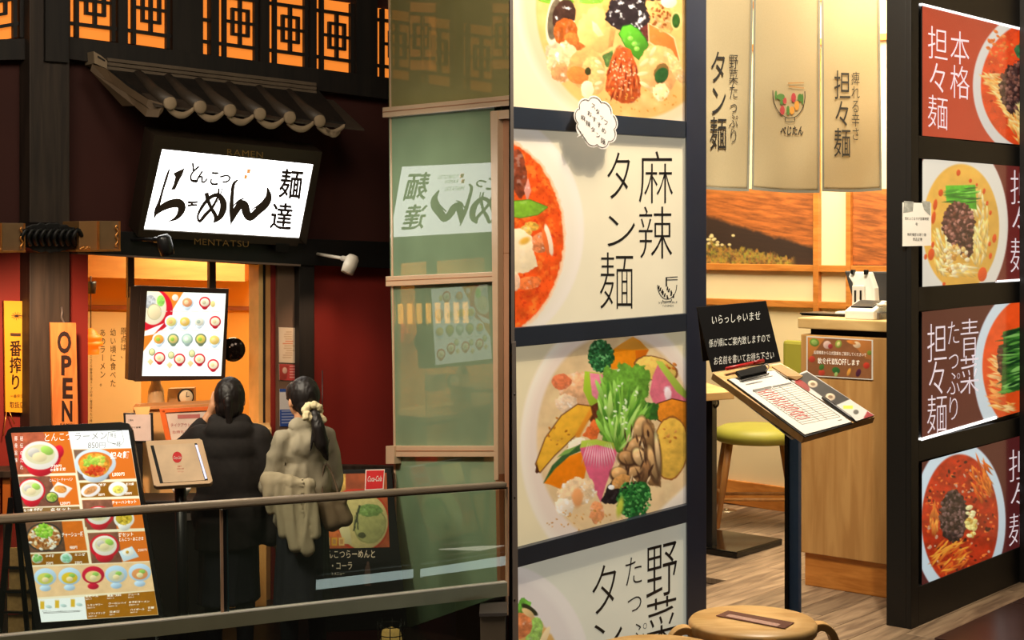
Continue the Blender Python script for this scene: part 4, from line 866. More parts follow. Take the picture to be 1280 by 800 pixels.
T_.build('form_print', mat('grey_ink', L(110, 106, 104)), cb)
T_ = Text(TS, .0070)
for i in range(15):
    v = .28+i*.037; u = .15+R.uniform(0, .03); P = []
    for k in range(9): P.append((*pq(u+k*.036, v+R.uniform(-.013, .013)), R.uniform(.5, .9)))
    T_.stroke(P, 2)
T_.build('handwriting', mat('red_ink', L(200, 60, 56)), cb)
pe = thing('ballpoint_pen', 'black ballpoint pen lying on the right of the waiting list', 'pen')
pa, pb = TS.P(1028, 497, .012), TS.P(1071, 528, .012); tube('barrel', [pa, pa.lerp(pb, .12), pa.lerp(pb, .8), pb], [.004, .006, .0058, .0015], m_blackp, pe, 10); tube('pocket_clip', [pa.lerp(pb, .05)+TS.n*.007, pa.lerp(pb, .35)+TS.n*.007], .0015, m_grey, pe, 6)
rp = thing('marker_pen', 'red marker pen lying at the foot of the welcome sign', 'pen')
pa, pb = TS.P(908, 461, .018), TS.P(954, 451, .018); tube('barrel', [pa, pa.lerp(pb, .7)], .0055, mat('red_plastic', L(190, 40, 40), .35), rp, 10); tube('cap', [pa.lerp(pb, .7), pb], .0062, mat('red_cap', L(150, 24, 28), .35), rp, 10)
bk = thing('bulldog_clip', 'black spring clip at the head of the clipboard', 'clip')
pa = TS.P(930, 463, .014); bm = prism_bm([TS.P(920, 464, .026), TS.P(956, 455, .026), TS.P(960, 462, .02), TS.P(926, 470, .02)], -TS.n*.01); from_bm('jaw', bm, m_blackp, bk)
tube('handle', spline([TS.P(948, 461, .02), TS.P(958, 455, .026), TS.P(961, 459, .024), TS.P(957, 464, .02)], 4), .0018, m_grey, bk, 6)
lf = thing('menu_leaflet', 'glossy black and white menu leaflet on the right side of the tray', 'leaflet')
q = [(985, 473), (1008, 463), (1093, 519), (1068, 527)]
slab('sheet', TS, q, .0005, .003, m_paper, lf)
c = Canvas(q, .7, (208, 206, 202))
c.po([(993, 471), (1009, 465), (1062, 499), (1044, 507)], (34, 30, 32), 1, tex=.3, ts=4); c.el(1003, 482, 11, 5, (150, 34, 34), 38)
for x, y in ((1016, 480), (1038, 496)): c.loc(x, y, 6, 4.5, 10, (206, 186, 160)); c.loc(x, y, 3, 2, 10, (120, 90, 60))
c.rc(1054, 507, 1066, 511, (206, 220, 70)); c.el(1070, 515, 3.4, 3, (90, 90, 84)); c.po([(1077, 527), (1084, 514), (1094, 520), (1084, 524)], (150, 36, 44))
c.build('print', TS, m_photo, lf, .0038)
lf2 = thing('menu_leaflet', 'creased menu leaflet sticking out under the left edge of the clipboard', 'leaflet')
q = [(908, 486), (924, 482), (1005, 545), (990, 549)]; slab('sheet', TS, q, -.028, -.026, m_paper, lf2)
c = Canvas(q, .8, (214, 196, 176)); 
for x, y in ((932, 500), (954, 515), (972, 530)): c.loc(x, y, 4, 3.5, 0, (150, 90, 70)); c.loc(x, y, 2, 1.6, 0, (230, 200, 170))
c.rc(975, 536, 990, 541, (90, 84, 80), .3); c.build('print', TS, m_photo, lf2, -.0255)
env = thing('paper_bag', 'small creased kraft wrapper behind the leaflet on the tray', 'wrapper'); bm = prism_bm([TS.P(965, 458, .012), TS.P(976, 455, .02), TS.P(1004, 470, .012), TS.P(996, 475, .006), TS.P(984, 470, .016)], -TS.n*.004); from_bm('wrapper', bm, mat('kraft_paper', L(190, 150, 100), .7, 0, .1, 30, .5), env)

# ================================================================ two bentwood stools in front
def bent_stool(name, X, Y, label, rot):
    t = thing(name, label, 'stool', (X, Y, 0), 'bentwood stools in front of the doorway'); H = .455; R0 = .163
    lathe('seat', (X, Y, 0), [(0, H-.034), (R0-.006, H-.034), (R0, H-.028), (R0+.001, H-.008), (R0-.005, H), (R0*.5, H+.0005), (0, H+.001)], m_stool, t, 56)
    for k in range(4):
        a_ = math.radians(rot+90*k); d = Vector((math.cos(a_), math.sin(a_), 0)); e = Vector((-d.y, d.x, 0)); o_ = Vector((X, Y, 0))
        path = spline([o_+d*.10+Vector((0, 0, H-.044)), o_+d*.145+Vector((0, 0, H-.036)), o_+d*.172+Vector((0, 0, H-.020)), o_+d*.196+Vector((0, 0, H-.026)), o_+d*.214+Vector((0, 0, H-.055)), o_+d*.222+Vector((0, 0, H-.13)), o_+d*.224+Vector((0, 0, .2)), o_+d*.226], 5)
        bm = bmesh.new(); rings = []
        for i, p in enumerate(path):
            T = (path[min(i+1, len(path)-1)]-path[max(i-1, 0)]).normalized(); nn = T.cross(e).normalized()
            rings.append([bm.verts.new(p+e*.018*sx+nn*.010*sy) for sx, sy in ((-1, -1), (1, -1), (1, 1), (-1, 1))])
        for a2, b2 in zip(rings, rings[1:]):
            for i in range(4): bm.faces.new((a2[i], a2[(i+1) % 4], b2[(i+1) % 4], b2[i]))
        bm.faces.new(rings[0][::-1]); bm.faces.new(rings[-1]); bmesh.ops.recalc_face_normals(bm, faces=bm.faces[:]); bevel(bm, .003, 2, .9); from_bm('leg', bm, m_stool, t)
    return t
s1 = bent_stool('bentwood_stool', .6165, 4.0, 'round birch stool with a dark red label strip, at the foot of the reception stand', 6)
SU = Surf((0, 0, .4575), (0, 0, 1))
slab('label_strip', SU, [(910, 763), (993, 778), (981, 785.5), (895, 769.5)], -.0005, .0006, mat('dark_red_tape', L(92, 34, 30), .5), s1)
slab('label_print', SU, [(912, 767.5), (976, 780), (971, 783), (907, 770)], .0006, .001, mat('pale_pink_print', L(190, 150, 140), .5, 0, .3, 120), s1)
s2 = bent_stool('bentwood_stool', .35, 3.70, 'round birch stool cut off by the bottom of the picture, beside the labelled stool', 40)

# ================================================================ ramen shop across the passage
m_redw = mat('red_painted_wall', L(138, 34, 24), .7, 0, .15, 1.5, .05)
m_redd = mat('red_brown_wall', L(64, 24, 15), .75, 0, .15, 1.5, .05)
m_dwood = wood('dark_stained_wood', L(62, 50, 40), L(38, 30, 24), .6, (8, 8, .6), 0, 1)
m_bwood = wood('black_stained_wood', L(34, 28, 22), L(20, 16, 13), .6, (8, 8, .6), 0, 1)
m_greyp = mat('grey_brown_panel', L(112, 88, 70), .6, 0, .06, 3)
def sl(y): return .13-.000326*(y-50)
def hb(x0, x1, ya, yb):
    """outline of a board running along the shop front, ya/yb measured at x0"""
    return [(x0, ya), (x1, ya+(x1-x0)*sl(ya)), (x1, yb+(x1-x0)*sl(yb)), (x0, yb)]
wf = struct(slab('wall_front', FA, [(-90, -60), (730, -60), (730, 760), (373, 770), (347, 770), (347, 333), (373, 334), (110, 318), (110, 800), (-90, 820)], -.15, 0, m_redd))
struct(slab('wall_front', FA, [(-90, 300), (110, 318), (110, 800), (-90, 820)], .001, .012, m_redw))
struct(slab('wall_front', FA, [(393, 328), (484, 333), (560, 336), (560, 762), (393, 770)], .001, .012, m_redw))
struct(slab('trim_1', FA, [(37, -60), (87, -60), (87, 800), (37, 805)], .0, .16, m_dwood, None, .004))
struct(slab('trim_2', FA, [(347, 331), (373, 332), (373, 770), (347, 772)], .0, .06, m_greyp, None, .002))
struct(slab('trim_3', FA, [(374, 312), (393, 313), (393, 770), (374, 772)], .0, .12, m_bwood, None, .003))
lint = struct(slab('trim_4', FA, [(97, 287), (500, 303), (500, 336), (373, 331), (97, 316)], .0, .14, m_black, None, .003))
struct(slab('trim_5', FA, [(97, 315.5), (376, 330.5), (376, 333), (97, 317.5)], .02, .15, mat('grey_edge', L(120, 100, 86), .5), None))
# door jamb strips
for i, (x0, x1, m_) in enumerate(((323.5, 329.5, mat('cream_jamb', L(236, 190, 120))), (329.5, 332.5, m_ink), (332.5, 339, mat('tan_jamb', L(206, 150, 90))), (339, 347.2, m_redw))):
    struct(slab('trim_%d' % (6+i), FA, [(x0, 329), (x1, 329.5), (x1, 770), (x0, 772)], -.12, .01+.008*i, m_, None))
# window band under the eaves
m_glow = lampmat('orange_lit_paper', L(238, 132, 46), .92, .3, 1.2)
m_lat = m_bwood
band = thing('window_band', 'dark timber band framing the row of glowing lattice windows', 'timber band')
slab('top_rail', FA, [(-90, -95), (730, -20), (730, 2), (-90, -75)], .0, .09, m_bwood, band)
slab('bottom_rail', FA, [(-90, 52), (30, 48), (88, 46), (500, 99), (730, 133), (730, 158), (484, 124), (88, 74), (-90, 76)], .0, .09, m_bwood, band, .002)
WIN = [(-36, 25, 56, 46, 96, 'far left glowing lattice window cut by the picture edge'), (88, 148, 45.5, 53, 95, 'glowing lattice window just right of the dark wooden column'), (160, 216, 54, 62, 93, 'second glowing lattice window right of the column, beside the wide dark post'),
       (254, 264, 67.5, 69, 91, 'narrow glowing strip window beside the wide dark post'), (274, 325.5, 70, 77, 90, 'glowing lattice window directly right of the narrow strip window'), (337, 388, 78, 85, 89, 'glowing lattice window above the lit shop sign, middle of three'), (396, 445.5, 86, 93, 88, 'glowing lattice window above the right end of the roof canopy'),
       (472, 521, 97, 103.5, 87, 'glowing lattice window half covered by the green glass wall'), (528, 571, 104.5, 110, 84, 'lattice window seen dimly through the green glass, left one'), (580, 624, 111, 117, 82, 'lattice window seen dimly through the green glass, right one')]
prev = -90
for wi, (x0, x1, y0, y1, h, lab) in enumerate(WIN):
    W = thing('lattice_window', lab, 'window', (0, 0, 0), 'glowing lattice windows under the eaves')
    def q(u, v): 
        yb = y0+(y1-y0)*u; return (x0+(x1-x0)*u, yb-h*(1-v)*(1-.0*u))
    def bar(name, u0, v0, u1, v1, o0_=.02, o1_=.05): slab(name, FA, [q(u0, v0), q(u1, v0), q(u1, v1), q(u0, v1)], o0_, o1_, m_lat, W)
    slab('pane', FA, [q(0, 0), q(1, 0), q(1, 1), q(0, 1)], .004, .012, m_glow, W)
    if x1-x0 < 15:
        for v in (.15, .5, .80): bar('lattice_bar', 0, v, 1, v+.045)
    else:
        for u in (.10, .86): bar('lattice_bar', u, 0, u+.085, 1)
        for v in (.14, .80): bar('lattice_bar', 0, v, 1, v+.045, .018, .048)
        bar('lattice_bar', .185, .475, .86, .515, .019, .044); bar('lattice_bar', .49, .18, .56, .80, .019, .046)
        for u in (.31, .68): bar('lattice_bar', u, .30, u+.07, .68, .017, .043)
        for v in (.30, .645): bar('lattice_bar', .31, v, .75, v+.04, .016, .042)
    slab('stile', FA, [(prev, -60), (x0, -60), (x0, y0+1), (prev, (y0+1 if wi == 0 else WIN[wi-1][3]+1))], .0, .07, m_lat, band)
    prev = x1
slab('stile', FA, [(prev, -60), (730, -60), (730, 130), (prev, 118)], .0, .07, m_lat, band)
slab('pillar_cap', FA, [(57, -60), (86, -60), (86, 78), (57, 76)], .16, .19, m_bwood, band)

# tiled canopy over the sign
rf = thing('tiled_canopy', 'small grey tiled roof canopy above the lit sign', 'roof canopy')
m_tile = mat('dark_roof_tile', L(66, 56, 46), .5, 0, .2, 9, .2); m_tl = mat('pale_roof_mortar', L(150, 130, 104), .8, 0, .12, 14, .2); m_ridge = mat('grey_ridge_tile', L(100, 86, 70), .6, 0, .12, 10, .1)
RP = lambda x, y, o: FA.P(x, y, o)
bm = prism_bm([RP(125, 78, .10), RP(396, 110, .10), RP(432, 153, .5), RP(200, 132, .5)], Vector((0, 0, -.03))); from_bm('roof_deck', bm, m_bwood, rf)
for k_ in range(3): slab('ridge_tile', FA, [(134-k_, 72+k_*5.2), (396, 103.5+k_*5), (396, 108+k_*5), (135-k_, 76.6+k_*5.2)], .0, .13+.02*k_, m_ridge, rf, .004)
for i in range(7):
    rx, ry = 172+37.6*i, 93.5+4.6*i; ex, ey = 213+37.4*i, 128+4.4*i
    if i < 6:
        tube('cover_tile', [RP(rx, ry, .16), RP((rx+ex)/2, (ry+ey)/2+3, .36), RP(ex, ey, .56)], [.034, .038, .040], m_tile, rf, 14)
        lathe('tile_end', RP(ex, ey+1, .565), [(0, .012), (.028, .012), (.038, .006), (.041, 0), (.041, -.01), (0, -.01)], m_tl, rf, 20, FA.n)
    P = spline([RP(ex-3, ey+7, .55), RP(ex+8, ey+13, .55), RP(ex+19, ey+14, .55), RP(ex+31, ey+7.5, .55)] if i < 6 else [RP(ex-30, ey+7, .55), RP(ex-20, ey+12, .55), RP(ex-12, ey+10, .55)], 5)
    bm = bmesh.new(); lo = [bm.verts.new(p+Vector((0, 0, -.010-.018*math.sin(math.pi*j/(len(P)-1))))) for j, p in enumerate(P)]; hi = [bm.verts.new(p+Vector((0, 0, .012))) for p in P]
    lo2 = [bm.verts.new(v.co+FA.n*-.02) for v in lo]; hi2 = [bm.verts.new(v.co+FA.n*-.02) for v in hi]
    for j in range(len(P)-1):
        bm.faces.new((lo[j], lo[j+1], hi[j+1], hi[j])); bm.faces.new((lo2[j], lo2[j+1], lo[j+1], lo[j])); bm.faces.new((hi[j], hi[j+1], hi2[j+1], hi2[j]))
    from_bm('eave_tile', bm, m_tl, rf, True)
    # pale mortar scallop below the ridge
    sx = 141+38.2*i
    if i < 7: bm = prism_bm([RP(sx, 89.5+i*4.6, .17), RP(sx+26, 92.5+i*4.6, .17), RP(sx+21, 97.5+i*4.6, .17), RP(sx+12, 98.5+i*4.6, .17), RP(sx+5, 95.5+i*4.6, .17)], -FA.n*.04); from_bm('ridge_mortar', bm, m_tl, rf)
    a_, b_ = RP(rx-19, ry, .14), RP(ex-19, ey+3, .54)
    bm = prism_bm([a_, RP(rx+19, ry+4, .14), RP(ex+18, ey+7, .54), b_], Vector((0, 0, -.012))); from_bm('pan_tile', bm, m_tile, rf)
bm = prism_bm([RP(117, 64, .18), RP(127, 70, .18), RP(134, 76, .18), RP(134, 86, .18), RP(118, 79, .18)], -FA.n*.14); from_bm('ridge_end', bm, m_tl, rf)
bm = prism_bm([RP(122, 69.5, .182), RP(131, 75, .182), RP(131, 77, .182), RP(122, 72, .182)], FA.n*.004); from_bm('end_groove', bm, m_ink, rf)
bm = prism_bm([RP(115, 80, .18), RP(133, 86, .18), RP(160, 108, .35), RP(185, 124, .5), RP(206, 130, .54), RP(200, 138, .54), RP(184, 137, .5), RP(170, 124, .4), RP(155, 124, .3)], Vector((-.01, 0, -.04))); from_bm('gable_edge', bm, mat('gable_board', L(96, 76, 54), .7), rf)

# lit sign
ls = thing('lit_shop_sign', 'white backlit sign box with large black brush lettering over the shop entrance', 'sign')
LA_, LB_, LD_ = at(203, 187, 9.2), at(392, 206, 9.84), at(180, 286, 9.34)
LS = Surf(LA_, (LB_-LA_).cross(LD_-LA_)); LS.n = LS.n if LS.n.y < 0 else -LS.n
m_face = lampmat('backlit_white_acrylic', (1, .985, .95), 4.2, .01)
slab('housing', LS, [(193, 169), (403, 190), (383, 305), (172, 295)], -.16, -.006, mat('bronze_housing', L(58, 48, 38), .4, .4, .1, 4), ls, .004)
for q_ in ([(193, 169), (403, 190), (394, 206), (202, 186)], [(178, 287), (375, 298), (372, 308), (172, 296)], [(193, 169), (203, 186), (180, 287), (172, 296)], [(392, 205), (403, 190), (383, 306), (374, 298)]): slab('frame', LS, q_, -.03, .006, mat('bronze_housing', L(58, 48, 38)), ls, .002)
slab('lit_face', LS, [(203, 187), (392, 206), (374, 297), (180, 286)], -.005, 0, m_face, ls)
T_ = Text(LS, .002)
def zz(pts): return [(170+x/5.333, 165+y/5.333, w_*1.22/5.333) for x, y, w_ in pts]
def zs(*pts): T_.stroke(zz(pts))
T_.poly([(x_, y_) for x_, y_, _ in zz([(248, 275, 0), (325, 240, 0), (310, 285, 0), (285, 330, 0), (262, 384, 0), (232, 386, 0), (250, 350, 0), (262, 300, 0)])])
zs((222, 248, 8), (205, 300, 14), (180, 380, 13), (158, 460, 16), (138, 520, 24), (120, 578, 4)); zs((135, 545, 14), (175, 505, 36), (230, 480, 46), (285, 475, 50), (305, 505, 44), (292, 545, 32), (262, 578, 18), (215, 597, 4))
zs((345, 468, 14), (375, 470, 12), (412, 467, 10)); zs((345, 490, 14), (375, 487, 12), (410, 486, 10)); zs((362, 470, 8), (385, 488, 8))
zs((470, 405, 24), (478, 450, 22), (500, 505, 20), (530, 560, 22), (520, 606, 8)); zs((552, 375, 10), (545, 430, 12), (510, 500, 16), (460, 555, 20), (425, 595, 16), (412, 560, 12), (440, 500, 18), (490, 440, 20), (545, 420, 24), (578, 460, 36), (582, 510, 38), (560, 565, 30), (520, 600, 12)); zs((575, 375, 6), (560, 430, 6), (540, 470, 4))
zs((680, 318, 8), (650, 350, 18), (640, 430, 20), (636, 520, 24), (634, 622, 6)); zs((640, 600, 8), (665, 530, 34), (700, 480, 40), (725, 490, 44), (735, 535, 46), (760, 570, 40), (810, 530, 40), (860, 480, 46), (885, 430, 34), (875, 370, 8)); zs((650, 490, 6), (690, 455, 10), (730, 440, 4)); zs((770, 520, 6), (820, 485, 8), (870, 440, 3))
for c_, x, y, w_, h_ in (('と', 340, 190, 82, 150), ('ん', 388, 250, 88, 90), ('こ', 480, 248, 74, 110), ('つ', 548, 268, 84, 76)): T_.bold(c_, 170+x/5.333, 165+y/5.333, w_/5.333, h_/5.333, .05, .12, .55)
T_.bold('麺', 170+945/5.333, 165+240/5.333, 155/5.333, 195/5.333, .08, .12, .6); T_.bold('達', 170+885/5.333, 165+465/5.333, 150/5.333, 180/5.333, .08, .12, .6)
T_.build('brush_lettering', mat('sign_black_paint', L(62, 50, 42), .6), ls)
T_ = Text(LS, .002); T_.row('TONKOTSU', 315.5, 212, 26, 5.6, .08, -.004); T_.row('RAMEN', 313.5, 218.6, 17, 5.2, .08, -.004); T_.row('MENTATSU', 302, 227.5, 25, 5.8, .08, -.004); T_.build('small_lettering', mat('sign_green_paint', L(120, 150, 90), .6, emit=.5), ls)
T_ = Text(LS, .002); T_.poly([(309, 211), (313.5, 211.5), (312.5, 217), (308.5, 216.5)]); T_.poly([(305.5, 218.5), (309.5, 219), (308.5, 224), (304.8, 223.5)]); T_.build('red_mark', mat('sign_orange_paint', L(238, 160, 90), .6, emit=.7), ls)
T_ = Text(LS, .008); T_.row('RAMEN', 283, 185.5, 47, 8, .09, -.002); T_.row('MENTATSU', 242, 297.5, 70, 8, .05, -.002); T_.build('raised_lettering', mat('brass_letters', L(150, 116, 66), .4, .5), ls)
for x, y in ((200, 296), (345, 304)): slab('bracket', LS, [(x, y), (x+17, y+1), (x+15, y+12), (x, y+11)], -.14, .01, m_black, ls, .003)
def armlamp(name, x0, y0, x1, y1, lab, o_, hx, hy, m_, power, target):
    t = thing(name, lab, 'lamp'); a_, b_ = FA.P(x0, y0, .0), FA.P(x1, y1, o_)
    tube('arm', [a_, b_], .011, m_, t, 10); tube('collar', [a_.lerp(b_, .8), b_], .018, m_, t, 12)
    c_ = FA.P(hx, hy, o_); d_ = (c_-b_).normalized()
    lathe('lamp_head', b_-d_*.03, [(0, 0), (.03, .0), (.042, .02), (.044, .07), (.04, .12), (.034, .12), (0, .105)], m_, t, 20, d_)
    lathe('bulb', b_+d_*.07, [(0, 0), (.028, .0), (.028, .014), (0, .016)], lampmat('warm_bulb', (1, .75, .5), .25), t, 16, d_)
    return c_
armlamp('arm_lamp', 150, 299, 205, 300, 'black arm lamp at the left foot of the lit sign', .5, 208, 312, m_blackp, 0, None)
c_ = armlamp('arm_lamp', 383, 315, 440, 325, 'pale grey arm lamp right of the lit sign', .55, 433, 343, mat('pale_lamp_paint', L(190, 180, 165), .4), 0, None)
lamp('SPOT', 'wall_wash', FA.P(428, 350, .5), FA.P(392, 520, .0), 13, (1, .62, .38), .03, spot=100, blend=1)
lamp('SPOT', 'left_wall_wash', FA.P(70, 330, 1.0), FA.P(50, 520, 0), 120, (1, .58, .32), .05, spot=95, blend=1)

# display boxes and carved bracket on the column
m_gold = mat('gold_leaf', L(226, 150, 76), .3, .7, .2, 20); m_tan = mat('tan_lacquer', L(150, 108, 62), .5, 0, .1, 5)
def dispbox(x0, xm, x1, y0, y1, lab):
    t = thing('display_box', lab, 'box')
    slab('case', FA, [(x0, y0), (xm, y0-.5), (xm, y1), (x0, y1+1)], .16, .40, m_tan, t, .003); slab('side', FA, [(xm, y0-.5), (x1, y0), (x1, y1-1), (xm, y1)], .12, .41, mat('tan_side', L(124, 96, 62), .5), t, .003)
    for xx in (xm, x1): slab('gold_edge', FA, [(xx-.8, y0), (xx+.6, y0), (xx+.6, y1), (xx-.8, y1)], .30, .42, m_gold, t)
    slab('base', FA, [(x0-4, y1-1.2), (x1+1, y1-2), (x1+1, y1+.6), (x0-4, y1+1.4)], .1, .44, m_gold, t, .001)
    pts = [FA.P(x1-4-1.5*math.sin(k*1.7), y0+5+k*3.0, .425) for k in range(10)]; tube('gold_scroll', spline(pts, 4), .006, m_gold, t, 6)
    for k in range(7): 
        p_ = FA.P(x0+2+k*1.7, y1-2-2.2*math.sin(k*.9)**2, .43); lathe('gold_flower', p_, [(0, .01), (.010, .006), (.012, 0), (0, -.002)], m_gold, t, 8, FA.n)
dispbox(99, 124, 150, 276.5, 313.5, 'tan and gold display box right of the wooden column, under the red wall')
dispbox(-12, 2, 31, 279, 315, 'tan and gold display box left of the wooden column, cut by the picture edge')
cb_ = thing('carved_bracket', 'black carved ornament wrapped around the wooden column between the display boxes', 'ornament')
pts = []
for i in range(44):
    a_ = 2*math.pi*i/44; k_ = 1+.09*(i % 2)+.05*R.uniform(-1, 1); pts.append((62+math.cos(a_)*40*k_*(.9 if abs(math.sin(a_)) > .8 else 1), 297+math.sin(a_)*18*k_))
slab('carving', FA, pts, .12, .36, m_black, cb_, .006)
for i in range(9): tube('scroll', spline([FA.P(30+i*8, 306, .38), FA.P(27+i*8, 297, .42), FA.P(33+i*8, 287, .42), FA.P(38+i*8, 295, .40)], 4), .012, m_black, cb_, 8)

# yellow strip and OPEN board
ys = thing('beer_banner', 'narrow yellow vertical banner with black brush characters left of the column', 'banner')
slab('board', FA, [(5, 376), (32, 376.5), (34.5, 516), (7, 515)], .03, .045, mat('yellow_board', L(240, 172, 36), .5, 0, .08, 3), ys, .001)
T_ = Text(FA, .047); T_.stroke([(13, 418, 3.6), (26, 418.5, 4)], 1)
for c_, y, h_ in (('番', 425, 20), ('搾', 446, 20), ('り', 467, 20)): T_.bold(c_, 12, y, 15, h_, .02, 0, .35)
T_.row('一番搾り', 13, 493, 16, 4, .0); T_.row('取扱店', 12, 502, 19, 8, .0, .004)
for i in range(12): a_ = i*.55; T_.stroke([(21, 395, .8), (21+math.cos(a_)*7, 395+math.sin(a_)*5, .6)], 1)
T_.build('lettering', mat('brown_ink', L(70, 40, 14)), ys)
for a_, b_ in (((8, 515), (4, 545)), ((12, 515), (18, 530)), ((30, 515), (40, 530)), ((34, 515), (36, 545))): tube('cord', [FA.P(*a_, .05), FA.P(*b_, .05)], .003, m_gold, ys, 6)
ob = thing('open_board', 'hanging wooden board reading OPEN in black capitals', 'sign')
slab('board', FA, [(63, 403), (95, 403.5), (98, 533), (66, 532)], .19, .21, wood('pine_board', L(230, 148, 82), L(204, 120, 60), .5, (9, 9, 1), 0, 1), ob, .002)
T_ = Text(FA, .2125)
for c_, x, y, h_ in (('O', 71.5, 414, 26), ('P', 75.5, 444, 24), ('E', 77, 472, 25), ('N', 76.5, 500.5, 25)): T_.ch(c_, x, y, 17.5 if c_ == 'O' else 14, h_, .02, 0, .034)
T_.row('RAMEN', 75, 529, 18, 2.6); T_.build('lettering', mat('brown_black_ink', L(42, 22, 18)), ob)
tube('hook', spline([FA.P(77, 384, .17), FA.P(77.5, 390, .2), FA.P(77, 397, .2), FA.P(80, 404, .2)], 4), .006, m_grey, ob, 8)

# ---- inside the shop
m_ow = mat('orange_lit_wall', L(226, 164, 72), .8, 0, .05, 2); m_cw = mat('cream_inner_panel', L(236, 216, 160), .8, 0, .04, 2)
struct(slab('wall_inside', IB, [(40, 290), (420, 290), (420, 700), (40, 700)], -.06, 0, m_ow))
il = at(100, 318, 9.75); ir = at(350, 331, 10.4)
def vq(name, a, b, z0, z1, m_, th=.05):
    a, b = Vector(a), Vector(b); n_ = Vector((-(b-a).y, (b-a).x, 0)).normalized(); bm = prism_bm([(a.x, a.y, z0), (b.x, b.y, z0), (b.x, b.y, z1), (a.x, a.y, z1)], n_*th); return struct(from_bm(name, bm, m_))
vq('wall_inside_left', (-2.78, 9.62, 0), (-3.35, 12.0, 0), ZL, 1.55, m_ow); vq('wall_inside_right', (-1.66, 10.32, 0), (-1.60, 11.95, 0), ZL, 1.55, m_ow)
struct(from_bm('ceiling', prism_bm([(-2.66, 9.83, 1.54), (-1.70, 10.55, 1.54), (-1.60, 11.95, 1.54), (-3.35, 12.0, 1.54)], Vector((0, 0, .05))), mat('inner_ceiling', L(226, 160, 84), .8)))
cpan = struct(slab('wall_panel_cream', IB, [(60, 388), (176, 391), (176, 690), (60, 690)], .001, .02, m_cw)); cpan.name = 'trim_10'
struct(slab('trim_11', IB, [(60, 381), (330, 383.5), (330, 388), (60, 386.5)], .0, .05, mat('brown_shelf_edge', L(150, 84, 40)), None))
struct(slab('trim_12', IB, [(60, 310), (306, 318), (306, 352), (60, 345)], .0, .5, wood('amber_beam', L(176, 120, 56), L(160, 104, 46), .6, (1, 1, 6), 0, 1), None))
T_ = Text(IB, .022); T_.col('原点は、', 150.5, 409, 7.6, 9.4, 10); T_.col('幼い頃に食べた', 137.5, 410.5, 7.6, 9.6, 10.6); T_.col('あのラーメン。', 124.5, 411, 7.6, 9.6, 10.4)
T_.col('こってり豚骨白濁スープの店。毎日食べたい味', 112.2, 444, 3.4, 3.6, 4.0); wt = T_.build('wall_lettering', mat('soft_brown_ink', L(50, 30, 18))); tag(wt, 'vertical dark lettering on the cream wall inside the shop', 'lettering')
pd = thing('pendant_lamp', 'orange tiered pendant lamp on a black cord inside the shop', 'pendant lamp'); pc2 = at(113.5, 425, 10.9)
tube('cord', [at(113.5, 345, 10.9), at(113.5, 412, 10.9)], .004, m_blackp, pd, 6); lathe('canopy', at(114, 367, 10.9), [(0, 0), (.03, 0), (.036, .07), (.036, .085), (0, .085)], m_blackp, pd, 20)
lathe('lamp_shade', (pc2.x, pc2.y, pc2.z-.10), [(.056, 0), (.060, .035), (.052, .04), (.052, .055), (.082, .06), (.084, .085), (.066, .09), (.066, .10), (.076, .105), (.074, .13), (.05, .135), (.046, .15), (.03, .17), (.012, .18), (0, .185)], lampmat('orange_glass', L(240, 100, 16), .95), pd, 28)
# screen hung in the opening
hs_ = thing('hanging_menu_screen', 'bright hanging menu screen with rows of ramen bowls, in a dark frame on two posts', 'screen')
HS = quads([(184, 363.6), (282.6, 366.4), (276.6, 470.4)], (9.75, 9.95, 9.93))
m_dfr = mat('dark_brown_frame', L(54, 36, 26), .5)
for q_ in ([(176, 357), (286, 361), (283, 367), (183, 364)], [(177, 470), (277, 470), (281.5, 474), (169, 477)], [(176, 357), (184, 363.6), (177.4, 470.4), (169, 477)], [(282.6, 366), (286, 361), (281.5, 474), (276.6, 470.4)]): slab('frame', HS, q_, -.07, .006, m_dfr, hs_, .002)
slab('case_side', HS, [(163, 358), (177, 357), (170, 476), (160, 475)], -.12, -.002, m_dfr, hs_, .003); slab('case', HS, [(176, 357), (286, 361), (281, 474), (170, 476)], -.14, -.07, m_dfr, hs_)
slab('post', HS, [(160, 318), (168, 318), (168, 372), (160, 372)], -.12, -.05, m_dfr, hs_); slab('post', HS, [(262, 322), (270, 322), (270, 364), (262, 364)], -.12, -.05, m_dfr, hs_)
q = [(184, 363.6), (282.6, 366.4), (276.6, 470.4), (177.4, 470.4)]
c = Canvas(q, .55, (250, 252, 240)); ww = (252, 253, 245)
c.po([(183, 363), (230, 364), (205, 405), (180, 438), (178, 440)], (222, 128, 40)); c.el(192, 388, 24, 27, (212, 30, 44), edge=1); c.el(191, 384, 17, 22, (240, 226, 190), edge=1); c.el(187, 377, 8, 9, (190, 190, 186), tex=.3, ts=3); c.el(201, 376, 5, 7, (150, 210, 90), tex=.2, ts=2); c.el(193, 390, 8, 9, (226, 208, 160), rim=(190, 180, 140), rw=1); c.el(219, 372, 4, 4, (240, 220, 200)); c.po([(181, 414), (205, 404), (192, 418), (180, 420)], (250, 240, 230))
def mb(x, y, r_, rim, soup, dot): c.loc(x, y, r_, r_, 0, rim); c.loc(x, y+r_*.7, r_*.55, r_*.55, 0, rim); c.loc(x, y, r_*.78, r_*.72, 0, soup); c.loc(x-1, y, r_*.35, r_*.35, 0, dot)
B_ = (206, 224, 232); RD = (190, 30, 44)
